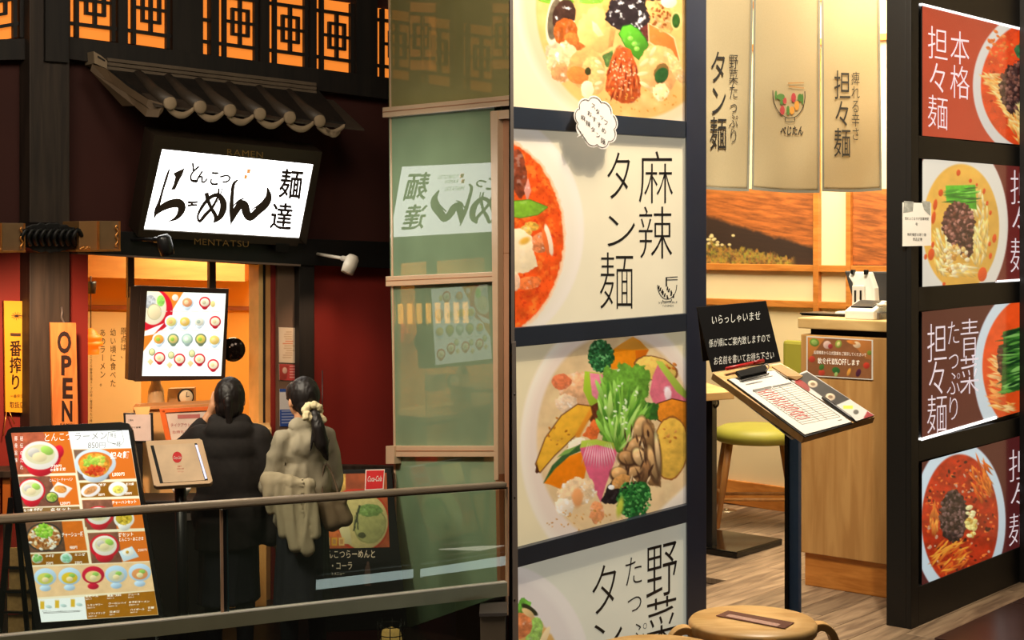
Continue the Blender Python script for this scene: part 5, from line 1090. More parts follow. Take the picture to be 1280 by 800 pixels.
for x, y, rim, soup, dot in ((234, 378, B_, (226, 150, 100), (240, 200, 150)), (256, 378, RD, (236, 222, 190), (200, 190, 150)), (214, 402, B_, (220, 206, 120), (230, 180, 110)), (231, 402, B_, (226, 186, 90), (236, 200, 140)), (249, 402, (214, 224, 226), (220, 216, 190), (170, 180, 160)), (269, 402, RD, (236, 220, 180), (220, 200, 150)),
    (198.5, 424, B_, (232, 160, 70), (160, 190, 70)), (216.5, 424, (110, 130, 100), (214, 190, 110), (150, 190, 70)), (234, 424, (150, 170, 160), (190, 214, 180), (226, 236, 210)), (251, 424, (110, 120, 90), (214, 190, 90), (150, 190, 70)), (268, 425, B_, (226, 190, 100), (236, 206, 130)),
    (199.5, 447, RD, (240, 224, 186), (226, 206, 150)), (224.5, 449, RD, (240, 224, 186), (226, 206, 150)), (249.5, 449, RD, (240, 224, 186), (226, 206, 150)), (266.5, 456, RD, (240, 224, 186), (226, 206, 150))): mb(x, y, 7.2 if rim != B_ else 8, rim, soup, dot)
for x, y in ((190, 440), (214, 444), (240, 442)): c.loc(x, y, 4, 4.6, 0, (120, 130, 90)); c.loc(x, y, 3.2, 3.8, 0, (220, 214, 150)); c.po([(x-6, y+12), (x-2, y+8), (x+2, y+12), (x-2, y+17)], (232, 200, 140))
c.loc(266, 380, 3, 4, 0, (226, 206, 130))
for y in (389, 413, 436): 
    for k in range(6): c.line(200+k*13, y, 209+k*13, y+.3, .8, (206, 200, 180))
c.build('display', HS, paintmat('backlit_screen_print', .05, 1.35, .3), hs_, .001)
cm = thing('convex_mirror', 'round black convex mirror right of the hanging menu screen', 'mirror'); lathe('housing', at(291.5, 437, 10.0), [(0, -.03), (.05, -.03), (.07, -.01), (.078, 0), (.072, .008), (0, .03)], mat('gloss_black', L(40, 30, 24), .08, .6), cm, 32, (.1, -1, .05))
# counter, clock, boards and small stands
cn_ = thing('order_counter', 'cream wooden order counter inside the shop entrance', 'counter')
cz = at(200, 545, 9.5).z; box('body', (-2.05, 9.95, (cz+ZL)/2), .47, .22, (cz-ZL)/2-.02, wood('honey_wood', L(240, 186, 110), L(222, 160, 84), .5, (6, 6, 1), 0, 1), cn_, d=(1, .2), bev=.006)
box('counter_top', (-2.05, 9.95, cz-.01), .50, .25, .018, m_counttop, cn_, d=(1, .2), bev=.005)
bx2 = thing('grey_carton', 'grey cardboard carton behind the round clock on the counter', 'carton'); slab('carton', Surf(at(228, 495, 10.05), (0, -1, 0)), [(210, 486), (242, 485), (242, 508), (208, 508)], -.08, 0, mat('grey_card', L(196, 160, 118), .8), bx2, .003)
ck = thing('table_clock', 'round black-rimmed clock with a pale dial on the counter', 'clock'); kc = at(232.5, 496, 9.9); ax_ = Vector((.45, -1, .05))
lathe('case', kc, [(0, -.03), (.045, -.03), (.052, -.02), (.052, .0), (.046, .006), (.043, .002), (0, .002)], m_blackp, ck, 32, ax_); lathe('dial', kc+ax_.normalized()*.003, [(0, 0), (.043, 0), (.043, .001), (0, .001)], mat('pale_dial', L(236, 214, 170), .6, emit=.15), ck, 28, ax_)
hd = kc+ax_.normalized()*.007; tube('hand', [hd, hd+Vector((.005, 0, .03))], .002, m_blackp, ck, 6); tube('hand', [hd, hd+Vector((.018, .006, .004))], .002, m_blackp, ck, 6)
dk2 = thing('wrapped_bottle', 'translucent wrapped dispenser left of the clock on the counter', 'dispenser'); lathe('bottle', at(195, 512, 9.95), [(0, 0), (.05, 0), (.055, .02), (.05, .12), (.03, .17), (.03, .19), (0, .19)], mat('milky_plastic', L(214, 190, 150), .4), dk2, 20); lathe('cap', at(195, 474, 9.95), [(0, 0), (.032, 0), (.03, .02), (0, .025)], m_white, dk2, 16)
mc = thing('cream_cabinet', 'cream rounded cabinet holding the orange notice board, behind the women', 'cabinet'); slab('body', Surf(at(210, 530, 9.62), (.15, -1, 0)), [(166, 511), (172, 508), (262, 506), (262, 640), (188, 640), (166, 560)], -.18, 0, mat('cream_laminate', L(238, 190, 124), .5, 0, .05, 3), mc, .01)
slab('top_edge', Surf(at(210, 530, 9.60), (.15, -1, 0)), [(166, 509), (262, 504.5), (262, 508), (166, 513)], -.2, .01, mat('peach_edge', L(226, 160, 96), .5), mc, .002)
NB = Surf(at(220, 530, 9.45), (.1, -1, .15))
nb = thing('orange_notice_board', 'tilted orange-framed notice board with a white sheet behind the dark-haired woman', 'notice board')
slab('sheet', NB, [(207, 514), (262, 512), (262, 575), (218, 577)], -.01, 0, mat('lit_white_sheet', L(226, 214, 206), .7), nb)
for q_ in ([(199, 511), (262, 508), (262, 513), (204, 516)], [(199, 511), (206, 513), (220, 578), (213, 579)]): slab('frame', NB, q_, -.012, .012, mat('orange_frame', L(236, 110, 30), .4), nb, .002)
T_ = Text(NB, .002); T_.stroke([(222, 521, 5), (250, 520, 5)], 1); T_.row('テイクアウトご注文', 213, 529, 38, 5, -.02); T_.row('お持ち帰り', 215, 538, 26, 4, -.02); T_.build('lettering', mat('rose_ink', L(190, 110, 110)), nb)
ts = thing('tablet_notice', 'small dark-edged white notice stand left of the cream cabinet', 'notice stand'); TS2 = Surf(at(172, 534, 9.35), (.05, -1, .1))
slab('frame', TS2, [(154, 516), (191, 516), (192, 553), (156, 553)], -.015, -.002, m_blackp, ts, .002); slab('sheet', TS2, [(157, 518), (188, 518), (189, 551), (158, 551)], -.002, .001, mat('cool_white_sheet', L(214, 204, 206), .7), ts); slab('hanger', TS2, [(167, 509), (188, 508), (186, 518), (170, 518)], -.004, .002, mat('honey_card', L(240, 200, 130)), ts)
T_ = Text(TS2, .002); T_.row('ご案内', 160, 524, 7, 2.5); T_.row('本日の営業', 160, 533, 16, 2.2); T_.build('lettering', m_ink, ts); slab('leg', TS2, [(168, 553), (178, 553), (178, 640), (168, 640)], -.03, -.01, m_blackp, ts)
# order terminal at the entrance
kt = thing('order_terminal', 'beige tilted order terminal with a red round logo on its cover sheet, at waist height', 'terminal'); KT = quads([(182, 551), (250, 548.5), (265, 603)], (8.12, 8.17, 7.98))
slab('casing', KT, [(182, 551), (249, 548), (253, 550), (266, 601), (263, 604), (196, 608), (192, 606)], -.03, 0, mat('beige_casing', L(226, 190, 150), .5, 0, .03), kt, .004)
slab('glass', KT, [(188, 557), (246, 554), (260, 600), (200, 604)], 0, .002, m_blackp, kt); slab('cover_sheet', KT, [(192, 556.5), (243, 554), (256, 600), (204, 603.5)], .002, .0035, mat('cover_paper', L(226, 196, 162), .7), kt); slab('lit_strip', KT, [(244, 556), (246.5, 556), (259, 598), (256.5, 598.5)], .002, .004, lampmat('cool_screen_glow', L(200, 205, 240), .9), kt)
T_ = Text(KT, .0045); T_.poly([(221.5+6*math.cos(a), 571.5+7*math.sin(a)) for a in np.linspace(0, 6.2, 22)]); T_.build('logo_disc', mat('cola_red', L(206, 30, 36), .5), kt)
T_ = Text(KT, .0055); T_.row('Coca-Cola', 216.5, 570, 10, 4, -.02, .004, .2); T_.build('logo_lettering', m_white, kt)
T_ = Text(KT, .0045); T_.row('使用中', 222, 582, 5, 1.8); T_.row('係員にお声', 221, 585, 9, 1.8); T_.row('かけ下さい', 222, 588.5, 8, 1.8); T_.build('lettering', mat('red_ink', L(200, 60, 56)), kt)
kp = KT.P(225, 596, -.05); tube('stand_pole', [kp, (kp.x+.02, kp.y+.03, ZL+.02)], .03, m_blackp, kt, 14); box('stand_foot', (kp.x+.02, kp.y+.03, ZL+.01), .17, .15, .01, m_blackp, kt, bev=.003)
cu_ = thing('cash_desk', 'black cash desk below the order terminal with a small grey maker plate', 'desk'); dp = at(215, 700, 8.95)
box('body', (dp.x-.02, 9.08, ZL+.42), .24, .14, .42, mat('black_laminate', L(30, 26, 24), .35), cu_, bev=.01); slab('plate', Surf((0, 8.935, 0), (0, -1, 0)), [(224, 642), (242, 641.5), (242, 650.5), (224, 651)], 0, .003, m_grey, cu_)
dpl = thing('white_dish', 'small white dish on the black cash desk', 'dish'); lathe('dish', at(227, 620, 8.98), [(0, 0), (.03, 0), (.05, .03), (.055, .045), (.05, .045), (.03, .01), (0, .008)], m_white, dpl, 24); dpl_z = ZL+.84
# notices on the grey panel
def notice(name, lab, q, base, fn, m=m_photo):
    t = thing(name, lab, 'notice'); slab('sheet', FA, q, .061, .064, m_paper, t); c = Canvas(q, .7, base); fn(c); c.build('print', FA, m, t, .0655); return t
def n1(c):
    for i in range(12):
        y = 415+i*2.9; c.line(353+R.random()*5, y, 364+R.random()*5, y, 1.0, (206, 170, 130) if i not in (4, 5) else (226, 120, 70))
notice('wall_notice', 'cream paper notice with orange lines, top of three on the grey panel', [(348.5, 409), (373, 410), (373.5, 454), (349, 453)], (242, 220, 190), n1)
def n2(c):
    c.po([(350, 457), (361, 457), (358, 474), (350, 476)], (170, 60, 50)); c.el(356, 463, 3, 4, (230, 190, 170))
    for i in range(5): c.line(362, 458+i*3.4, 371, 458+i*3.4, 1.2, (240, 190, 180))
notice('wall_notice', 'red notice with pale lines, middle of three on the grey panel', [(349, 455), (374, 456), (374, 476), (349.5, 475)], (206, 74, 70), n2)
def n3(c):
    c.rc(349, 490, 376, 512, (226, 226, 226))
    for i in range(5): c.line(352, 514+i*3.6, 372, 513.5+i*3.6, 1.2, (190, 200, 226))
notice('wall_notice', 'blue and white notice behind the ponytailed woman', [(349.5, 486), (375, 486), (375, 533), (350, 533)], (46, 84, 170), n3)

# red lantern and A-board behind the second woman
rl = thing('red_paper_lantern', 'small red round lantern half hidden behind the ponytailed woman', 'lantern'); lc = at(403, 585, 9.6)
lathe('shade', (lc.x, lc.y, lc.z-.075), [(.02, 0), (.05, .015), (.066, .045), (.07, .075), (.066, .105), (.05, .135), (.02, .15)], lampmat('red_lantern_paper', L(226, 44, 28), .75), rl, 24); lathe('cap', (lc.x, lc.y, lc.z+.072), [(0, .01), (.022, .01), (.022, 0), (0, 0)], m_blackp, rl, 16); tube('cord', [(lc.x, lc.y, lc.z+.08), (lc.x, lc.y, lc.z+.6)], .003, m_blackp, rl, 6)
sk = struct(slab('baseboard_front', FA, [(375, 581), (500, 583), (500, 598), (375, 597)], .01, .10, m_dwood, None, .003))
abd = thing('cola_sandwich_board', 'black sandwich board with ramen photo and red cola label', 'sandwich board')
AB = quads([(396, 592), (488, 590), (508, 768)], (9.35, 9.5, 9.2))
slab('panel', AB, [(394, 588), (489, 585), (510, 785), (404, 790)], -.03, 0, m_blackp, abd, .004)
bk_ = [AB.P(396, 590, -.03), AB.P(488, 588, -.03)]; q_ = [Vector((p.x-.02, p.y+.42, ZL)) for p in bk_]
for a_, b_ in zip(bk_, q_): tube('rear_leg', [a_, b_], .012, m_blackp, abd, 8)
q = [(398, 593), (483, 591), (487, 684), (403, 686)]
c = Canvas(q, .8, (176, 84, 44)); c.C *= (.75+.5*fbm(c.X, c.Y, 14, 3))[..., None]; c.po([(398, 592), (432, 592), (432, 618), (400, 618)], (226, 180, 90), tex=.3, ts=5, hl=.2); c.el(420, 600, 10, 9, (216, 176, 70), tex=.2, hl=.3)
c.el(446, 616, 18, 5, (200, 60, 36)); c.el(453, 652, 34, 38, (196, 64, 34), edge=1); c.el(454, 652, 31, 35, (212, 196, 130), edge=1, tex=.08); c.el(462, 656, 19, 22, (176, 176, 110), wob=.05, tex=.1, rim=(150, 150, 90)); c.el(462, 638, 16, 8, (124, 156, 84), wob=.2, tex=.3, ts=3, hl=.2); c.line(450, 632, 442, 664, 2.4, (60, 66, 44), wob=1.5); c.line(446, 640, 448, 662, 1.6, (60, 66, 44), wob=1); c.el(452, 669, 5, 4, (80, 84, 50), wob=.3)
c.po([(402, 658), (420, 658), (428, 672), (426, 684), (403, 686)], (226, 120, 60), tex=.15); c.po([(422, 656), (436, 654), (440, 680), (430, 680)], (226, 214, 160)); 
for x in (409, 418, 427): c.rc(x-3.5, 672, x+3.5, 682, (240, 200, 120) if x != 418 else (240, 180, 50)); c.rc(x-2, 674, x+2, 680, (206, 150, 90))
c.build('photo_print', AB, paintmat('lit_print', .8, .10, .5), abd, .002)
slab('cola_label', AB, [(457, 587), (481, 586.5), (479.5, 611.5), (456, 613)], .003, .005, mat('white_card_edge', L(240, 220, 210)), abd); slab('cola_label_face', AB, [(458.2, 588.2), (480, 587.8), (478.3, 610.3), (457.2, 611.6)], .005, .0065, mat('cola_red', L(206, 30, 36)), abd)
T_ = Text(AB, .0075); T_.row('Coca-Cola', 459, 595, 18, 7, -.04, .012, .2); T_.build('label_lettering', m_white, abd)
T_ = Text(AB, .003); T_.row('とんこつらーめんと', 401, 687.5, 69, 10.5, -.01, .008); T_.row('コカ・コーラ', 398, 702, 43, 10.5, -.01, .012); T_.row('セットメニュー', 407, 715, 24, 4.5, -.02); T_.build('lettering', mat('pale_board_ink', L(226, 206, 176), .6, emit=.12), abd)
T_ = Text(AB, .003); T_.stroke([(460, 702, 3), (460, 706, 3.4), (459.5, 712, 7), (459.5, 732, 8)], 3); T_.build('bottle_print', mat('cola_bottle_print', L(96, 70, 60), .5), abd)

# ================================================================ green glass wall
m_alu = mat('champagne_aluminium', L(206, 178, 146), .35, .25, .05, 4); m_cop = mat('copper_brown_metal', L(160, 108, 72), .4, .3, .08, 3)
m_gtop = glassmat('green_glass_see_through', (.50, .50, .34), .02, .45, L(186, 180, 122), 1.5, .0)
m_gmid = glassmat('green_glass_backed', (.2, .3, .25), .0, .96, L(124, 146, 116), 1.5, .02)
gw = thing('glass_wall', 'tall green glass wall with champagne aluminium rails beside the shop front', 'glass wall')
slab('glass_pane', GW, [(485.5, -70), (640, -120), (640, 126), (486, 140)], -.012, 0, m_gtop, gw)
slab('glass_pane', GW, [(486, 140), (618, 130), (618, 346), (488, 352)], -.012, 0, m_gmid, gw); slab('glass_pane', GW, [(488, 352), (618, 346), (622, 564), (493, 564)], -.012, 0, glassmat('green_glass_thin', (.6, .6, .45), .0, .84, L(130, 150, 120), 1.5, .02), gw); slab('glass_pane', GW, [(493, 564), (622, 564), (624, 745), (496, 790)], -.012, 0, m_gmid, gw)
slab('backing', GW, [(486, 141), (622, 131), (624, 745), (496, 788)], -.06, -.03, mat('green_backing', L(86, 108, 88), .8), gw)
for q_ in ([(478, 134.5), (642, 118.5), (642, 131), (478, 147)], [(482, 345.5), (618, 339.5), (618, 352), (482, 358)], [(493, 557.5), (622, 557.5), (622, 571), (493, 571)]):
    slab('rail', GW, q_, 0, .035, m_alu, gw, .003); y0_, y1_ = q_[0][1], q_[3][1]; slab('rail_groove', GW, [(q_[0][0], y0_+(y1_-y0_)*.42), (q_[1][0], q_[1][1]+(y1_-y0_)*.42), (q_[1][0], q_[1][1]+(y1_-y0_)*.5), (q_[0][0], y0_+(y1_-y0_)*.5)], .035, .037, m_cop, gw)
slab('bracket', GW, [(482, 557.5), (492.5, 557.5), (492.5, 580), (482, 580)], -.02, .05, m_alu, gw, .003)
slab('edge_strip', GW, [(484.5, -60), (486, -60), (497, 790), (494.5, 790)], -.014, .004, m_alu, gw)
slab('upright', GW, [(612.5, 139.5), (616, 139), (626, 745), (621.5, 745)], 0, .05, m_cop, gw, .002); slab('upright', GW, [(613, 139.5), (622, 139), (622.5, 600), (617.5, 600)], .0, .055, m_alu, gw, .002)
slab('head_rail', GW, [(613, 139), (645, 136), (645, 147), (622, 149)], 0, .05, m_alu, gw, .002)
slab('shadow_gap', GW, [(621, 148), (628, 148), (633, 745), (625, 745)], -.05, .0, m_ink, gw); slab('return_panel', GW, [(627, 148), (660, 146), (660, 745), (632, 745)], -.02, .02, mat('brown_pink_panel', L(176, 128, 98), .5, 0, .1, 1), gw)
slab('panel_joint', GW, [(627, 316), (648, 315.5), (648, 316.5), (627, 317)], .02, .0215, m_cop, gw)

def mirror(p, s): p = Vector(p); return p-s.n*2*(p-s.p).dot(s.n)
# glowing bars added behind the second pane, standing in for a reflection
sl_ = thing('bar_reflection', 'row of eight small amber lit slats behind the green glass', 'light')
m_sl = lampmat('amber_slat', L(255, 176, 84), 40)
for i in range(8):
    px = 497+i*11.6; slab('reflection_bar', GW, [(px, 380-i*.35), (px+5, 380-i*.35), (px+5.6, 405-i*.2), (px+.8, 405-i*.2)], -.028, -.018, m_sl, sl_)

# ================================================================ passage floor, balustrade
pfl = struct(from_bm('floor', prism_bm([(-4.6, 7.1, ZL), (0.03, 7.75, ZL), (0.03, 12.2, ZL), (-4.6, 12.2, ZL)], Vector((0, 0, -.05))), m_dark_tile))
bl = thing('glass_balustrade', 'clear glass balustrade with a brushed metal handrail across the passage', 'balustrade')
m_rail = mat('brushed_rail_metal', L(214, 194, 168), .35, .2, .1, 12, 0, stretch=(1, 1, 8)); m_bal = glassmat('balustrade_glass', (.90, .93, .90), 0, .035, L(120, 140, 120), 1.5, .02)
m_shoe = mat('dark_steel_shoe', L(160, 156, 128), .25, .2, .08, 6)
def rl_(y, x): return y-.066*x
slab('handrail', RA, [(-60, 649), (634, 603.2), (634, 609.5), (-60, 658.5)], -.025, .025, m_rail, bl, .008)
slab('rail_lip', RA, [(-60, 658.2), (634, 609.3), (634, 611), (-60, 660)], -.012, .03, mat('dark_rail_lip', L(96, 82, 66), .3, .8), bl)  # darker metal lip along the underside of the handrail
for x0, x1 in ((-60, 276), (283, 635.5)): slab('glass_sheet', RA, [(x0, 655.5-.066*x0-4), (x1, 655.5-.066*x1-1), (x1, 797-.105*x1+2), (x0, 797-.105*x0+1)], -.006, .006, m_bal, bl)
slab('glass_edge', RA, [(275.2, 637), (278.6, 637), (280, 768), (276.6, 768)], -.006, .008, mat('glass_edge_tan', L(190, 150, 122), .3), bl)
slab('glass_edge', RA, [(283.2, 636), (284.6, 636), (286.4, 768), (285, 768)], -.006, .008, mat('glass_edge_dark', L(44, 66, 66), .3), bl)
slab('joint_gap', RA, [(278.8, 637), (283.2, 637), (285, 768), (280.2, 768)], -.006, .002, m_ink, bl)
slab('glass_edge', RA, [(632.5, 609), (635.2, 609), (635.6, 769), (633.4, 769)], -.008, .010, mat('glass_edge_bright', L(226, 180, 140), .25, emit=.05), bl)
slab('bright_edge', RA, [(-60, 801), (200, 775.5), (360, 758), (634, 727.5), (634, 728.7), (360, 759.3), (200, 777), (-60, 802.5)], -.01, .03, mat('painted_edge_highlight', L(252, 248, 236), .3, 0, .02), bl)  # near-white matt colour carries the highlight of the edge
slab('shoe', RA, [(-60, 802.5), (200, 777), (360, 759.3), (634, 728.7), (634, 745), (360, 776), (200, 795), (-60, 819)], -.02, .03, m_shoe, bl)
slab('lower_glass', RA, [(-60, 819), (360, 776), (634, 745), (634, 960), (-60, 960)], -.006, .006, glassmat('dark_lower_glass', (.5, .55, .5), 0, .05, L(60, 70, 60), 1.5, .03), bl)
# light strips of the gallery below the camera, seen only as reflections in the balustrade
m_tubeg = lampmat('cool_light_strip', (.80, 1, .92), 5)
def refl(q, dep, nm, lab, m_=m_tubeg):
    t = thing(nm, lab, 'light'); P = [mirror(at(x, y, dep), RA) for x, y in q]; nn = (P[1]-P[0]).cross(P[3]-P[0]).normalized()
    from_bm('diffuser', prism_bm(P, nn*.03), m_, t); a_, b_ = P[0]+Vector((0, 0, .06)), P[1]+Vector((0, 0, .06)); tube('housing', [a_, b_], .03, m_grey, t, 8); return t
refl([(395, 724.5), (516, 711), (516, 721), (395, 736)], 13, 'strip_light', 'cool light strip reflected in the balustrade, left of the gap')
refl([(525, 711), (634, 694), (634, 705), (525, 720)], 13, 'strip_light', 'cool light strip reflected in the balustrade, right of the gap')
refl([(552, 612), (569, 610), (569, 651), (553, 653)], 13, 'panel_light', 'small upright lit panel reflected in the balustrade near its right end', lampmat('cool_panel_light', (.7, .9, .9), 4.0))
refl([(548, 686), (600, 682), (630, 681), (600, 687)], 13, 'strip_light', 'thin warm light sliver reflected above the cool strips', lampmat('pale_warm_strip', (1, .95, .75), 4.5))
gb_ = thing('grey_floor_box', 'grey metal box at the foot of the balustrade, lower right', 'box'); slab('box', Surf(at(620, 780, 7.35), (0, -1, 0)), [(600, 769), (632, 768), (632, 830), (601, 830)], -.2, 0, mat('taupe_metal', L(150, 132, 112), .4, .2), gb_, .004); slab('cap', Surf(at(620, 780, 7.33), (0, -1, 0)), [(599, 767), (634, 766), (634, 770), (599, 771)], -.22, .0, m_grey, gb_)
wb_ = thing('wire_basket_lamp', 'warm lit wire basket seen low behind the balustrade', 'lamp'); wc = at(489, 806, 8.6)
lathe('glow', (wc.x, wc.y, wc.z-.03), [(0, 0), (.05, 0), (.06, .06), (.05, .11), (0, .13)], lampmat('warm_basket_glow', L(236, 180, 100), .8), wb_, 20)
for k in range(8): a_ = k*math.pi/4; tube('wire', [(wc.x+.07*math.cos(a_), wc.y+.07*math.sin(a_), wc.z-.05), (wc.x+.075*math.cos(a_), wc.y+.075*math.sin(a_), wc.z+.13)], .003, m_blackp, wb_, 6)
for k in range(4): tube('hoop', [(wc.x+.074*math.cos(a_), wc.y+.074*math.sin(a_), wc.z-.04+k*.05) for a_ in np.linspace(0, 6.283, 17)], .003, m_blackp, wb_, 6)
tube('stem', [(wc.x, wc.y, ZL), (wc.x, wc.y, wc.z-.03)], .015, m_blackp, wb_, 8)

# ================================================================ lit menu board on an easel
me_ = thing('menu_light_board', 'large slanting backlit menu board in a rounded black frame at the lower left', 'menu board')
MB_ = quads([(14, 541), (162, 532), (198, 768)], (7.85, 7.85, 7.62))
slab('case', MB_, [(6, 546), (10, 537), (16, 534), (150, 527.5), (160, 529), (165, 537), (204, 772), (199, 778), (50, 790), (44, 784)], -.035, -.002, m_blackp, me_, .004)
for q_ in ([(6, 546), (10, 537), (16, 534), (150, 527.5), (160, 529), (165, 537), (160.5, 537.5), (13.5, 541)], [(6, 546), (13.5, 541), (51.5, 779), (50, 790), (44, 784)], [(51.5, 778), (197.5, 769), (204, 772), (199, 778), (50, 790)], [(160.5, 537), (165, 537), (204, 772), (198, 769)]): slab('frame', MB_, q_, -.01, .006, m_blackp, me_, .001)
q = [(13.5, 541), (160.5, 537), (198.5, 768.5), (51.5, 778)]
c = Canvas(q, .8, (250, 238, 200))
# painted in the photograph's own coordinates: zoom A (x/6.095, 525+y/6.095) and zoom B (x/6.095, 650+y/6.095)
za = lambda x, y: (x/6.095, 525+y/6.095); zb_ = lambda x, y: (x/6.095, 650+y/6.095)
def pz(f, pts, col, **k): c.po([f(*p) for p in pts], col, **k)
OR = (224, 116, 34); BR = (150, 96, 22); DB = (104, 70, 50); GR = (120, 92, 70)
pz(za, [(82, 95), (520, 85), (578, 402), (130, 415)], OR, dk=.03); pz(za, [(82, 95), (330, 92), (400, 260), (380, 400), (130, 415)], (176, 90, 60), tex=.2, ts=6)
pz(za, [(520, 85), (990, 72), (1010, 215), (545, 222)], (250, 253, 248), dk=0)
pz(za, [(560, 228), (1000, 215), (1038, 445), (600, 460)], OR, dk=.03); pz(za, [(560, 228), (760, 225), (840, 450), (600, 460)], GR, tex=.1)
pz(za, [(140, 432), (575, 422), (605, 645), (170, 662)], OR, dk=.02); pz(za, [(140, 432), (380, 428), (460, 655), (170, 662)], (130, 84, 62), tex=.2, ts=5)
pz(za, [(605, 478), (1040, 468), (1058, 578), (620, 592)], BR, dk=.02); pz(za, [(625, 610), (1062, 598), (1110, 800), (650, 815)], OR, dk=.02); pz(za, [(625, 612), (850, 606), (890, 800), (650, 815)], (130, 84, 62), tex=.2, ts=5)
pz(za, [(172, 672), (605, 658), (625, 745), (190, 762)], (140, 106, 60), dk=0)
pz(zb_, [(190, 20), (625, 5), (665, 232), (225, 250)], OR, dk=.04, tex=.06); pz(zb_, [(190, 20), (470, 10), (500, 240), (225, 250)], (110, 78, 56), tex=.15)
pz(zb_, [(650, 0), (1095, -20), (1105, 62), (665, 75)], OR, dk=.02); pz(zb_, [(650, 0), (880, -10), (890, 70), (665, 75)], (130, 84, 62)); pz(zb_, [(668, 100), (1105, 85), (1145, 312), (700, 330)], OR, dk=.03); pz(zb_, [(668, 100), (900, 90), (930, 322), (700, 330)], (130, 84, 62), tex=.15)
pz(zb_, [(230, 262), (665, 245), (678, 330), (245, 345)], BR, dk=0)
pz(zb_, [(245, 358), (1150, 318), (1180, 535), (280, 590)], (238, 200, 146), dk=0, tex=.06, ts=9)
pz(zb_, [(290, 605), (645, 585), (665, 755), (312, 780)], (246, 252, 244), dk=0); pz(zb_, [(645, 585), (1178, 540), (1205, 722), (665, 755)], (166, 106, 20), dk=0, tex=.06)
def bowlz(f, x, y, rx, ry, rim, soup=(224, 216, 170), n_=0, foot=True, green=True):
    X_, Y_ = f(x, y); rx /= 6.095; ry /= 6.095
    c.loc(X_, Y_, rx, ry, 0, rim, 0, .1); 
    if foot: c.loc(X_+.3, Y_+ry*.75, rx*.62, ry*.55, 0, rim, 0, .3)
    c.loc(X_, Y_-ry*.08, rx*.82, ry*.70, 0, soup, 0, .05)
    if green: c.loc(X_+rx*.38, Y_-ry*.35, rx*.36, ry*.3, 20, (164, 206, 90)); c.loc(X_-rx*.35, Y_-ry*.2, rx*.32, ry*.34, 0, (206, 200, 184)); c.loc(X_-rx*.02, Y_+ry*.12, rx*.4, ry*.34, 0, (230, 214, 162), 0, .2)
bowlz(za, 305, 280, 160, 115, (206, 36, 48)); c.loc(*za(450, 240), 6, 8, 0, (206, 30, 50)); bowlz(za, 305, 270, 140, 108, (238, 232, 214), foot=False)
bowlz(za, 725, 330, 158, 112, (206, 220, 224), (222, 120, 40), green=False); c.el(*za(720, 345), 19, 15, (226, 150, 50), tex=.3, ts=3); c.scatter(50, *za(700, 320), 10, 7, [(180, 214, 80), (150, 190, 60)], 1.6, 3, 10); c.scatter(60, *za(730, 385), 12, 6, [(220, 90, 40), (196, 60, 26)], 1.4, 5, 10); c.scatter(24, *za(770, 310), 6, 5, [(226, 206, 90), (170, 200, 70)], 1.6, 6, 10)
bowlz(za, 240, 540, 105, 95, (206, 36, 48)); bowlz(za, 240, 535, 92, 80, (238, 232, 214), foot=False)
pz(za, [(380, 545), (440, 470), (552, 520), (490, 590), (420, 590)], (240, 236, 224)); c.el(*za(462, 528), 8, 5, (226, 150, 70), wob=.2, tex=.3); c.loc(*za(395, 590), 8, 7, 0, (60, 60, 50)); c.loc(*za(395, 588), 6.8, 5.8, 0, (190, 196, 96)); c.scatter(12, *za(395, 590), 5, 4, (120, 160, 50), 1.2, 2)
c.el(*za(690, 535), 12.5, 8, (240, 236, 228), -15); c.el(*za(690, 535), 9, 4.4, (214, 150, 90), -25, tex=.3, ts=3); c.el(*za(900, 525), 12, 9, (240, 240, 226)); c.el(*za(900, 530), 7, 5, (216, 204, 90), tex=.3, ts=2)
bowlz(za, 755, 735, 108, 80, (206, 44, 52)); bowlz(za, 750, 730, 88, 66, (238, 232, 214), foot=False); bowlz(za, 945, 755, 78, 68, (240, 238, 226), (206, 180, 60), green=False); c.scatter(30, *za(945, 760), 8, 6, [(226, 190, 60), (170, 150, 40)], 1.2, 8)
c.el(*zb_(338, 130), 23, 18, (64, 58, 50)); c.el(*zb_(338, 130), 20.5, 16, (196, 140, 80), tex=.4, ts=3); c.scatter(120, *zb_(338, 135), 19, 15, [(236, 216, 170), (180, 110, 50), (230, 226, 206), (150, 90, 40)], 1.5, 12, 12); c.scatter(90, *zb_(335, 85), 11, 8, [(150, 206, 60), (120, 180, 50), (190, 226, 100)], 1.4, 13, 12)
bowlz(zb_, 795, 200, 112, 95, (206, 36, 48)); bowlz(zb_, 798, 195, 92, 76, (238, 232, 214), foot=False)
pz(zb_, [(905, 240), (1005, 200), (1058, 280), (940, 318)], (206, 226, 232)); c.el(*zb_(975, 245), 7, 5, (240, 240, 226)); c.loc(*zb_(970, 245), 2, 2, 0, (210, 160, 60))
c.loc(*zb_(285, 295), 7, 6, 0, (210, 206, 180)); c.scatter(20, *zb_(285, 292), 5, 4, (120, 180, 90), 1.3, 4); c.loc(*zb_(505, 290), 7.5, 6.5, 0, (206, 220, 210)); c.scatter(20, *zb_(505, 290), 5.5, 4.5, (150, 206, 170), 1.3, 5)
for x, y, rim, soup in ((345, 440, (186, 214, 230), (206, 206, 96)), (530, 435, (186, 214, 230), (222, 190, 50)), (710, 425, (196, 34, 56), (226, 206, 130)), (885, 420, (180, 208, 226), (206, 206, 176)), (1065, 405, (186, 212, 230), (222, 150, 90))): 
    X_, Y_ = zb_(x, y); c.loc(X_, Y_+13, 7, 4, 0, rim, 0, .3); c.loc(X_, Y_-1, 14, 11, 0, rim, 0, .15); c.loc(X_, Y_+1, 10, 7, 0, soup, 0, .1); c.loc(X_+3, Y_-2, 4, 2.6, 0, (150, 196, 90)); c.loc(X_, Y_+2.5, 4.2, 3.2, 0, (234, 216, 160))
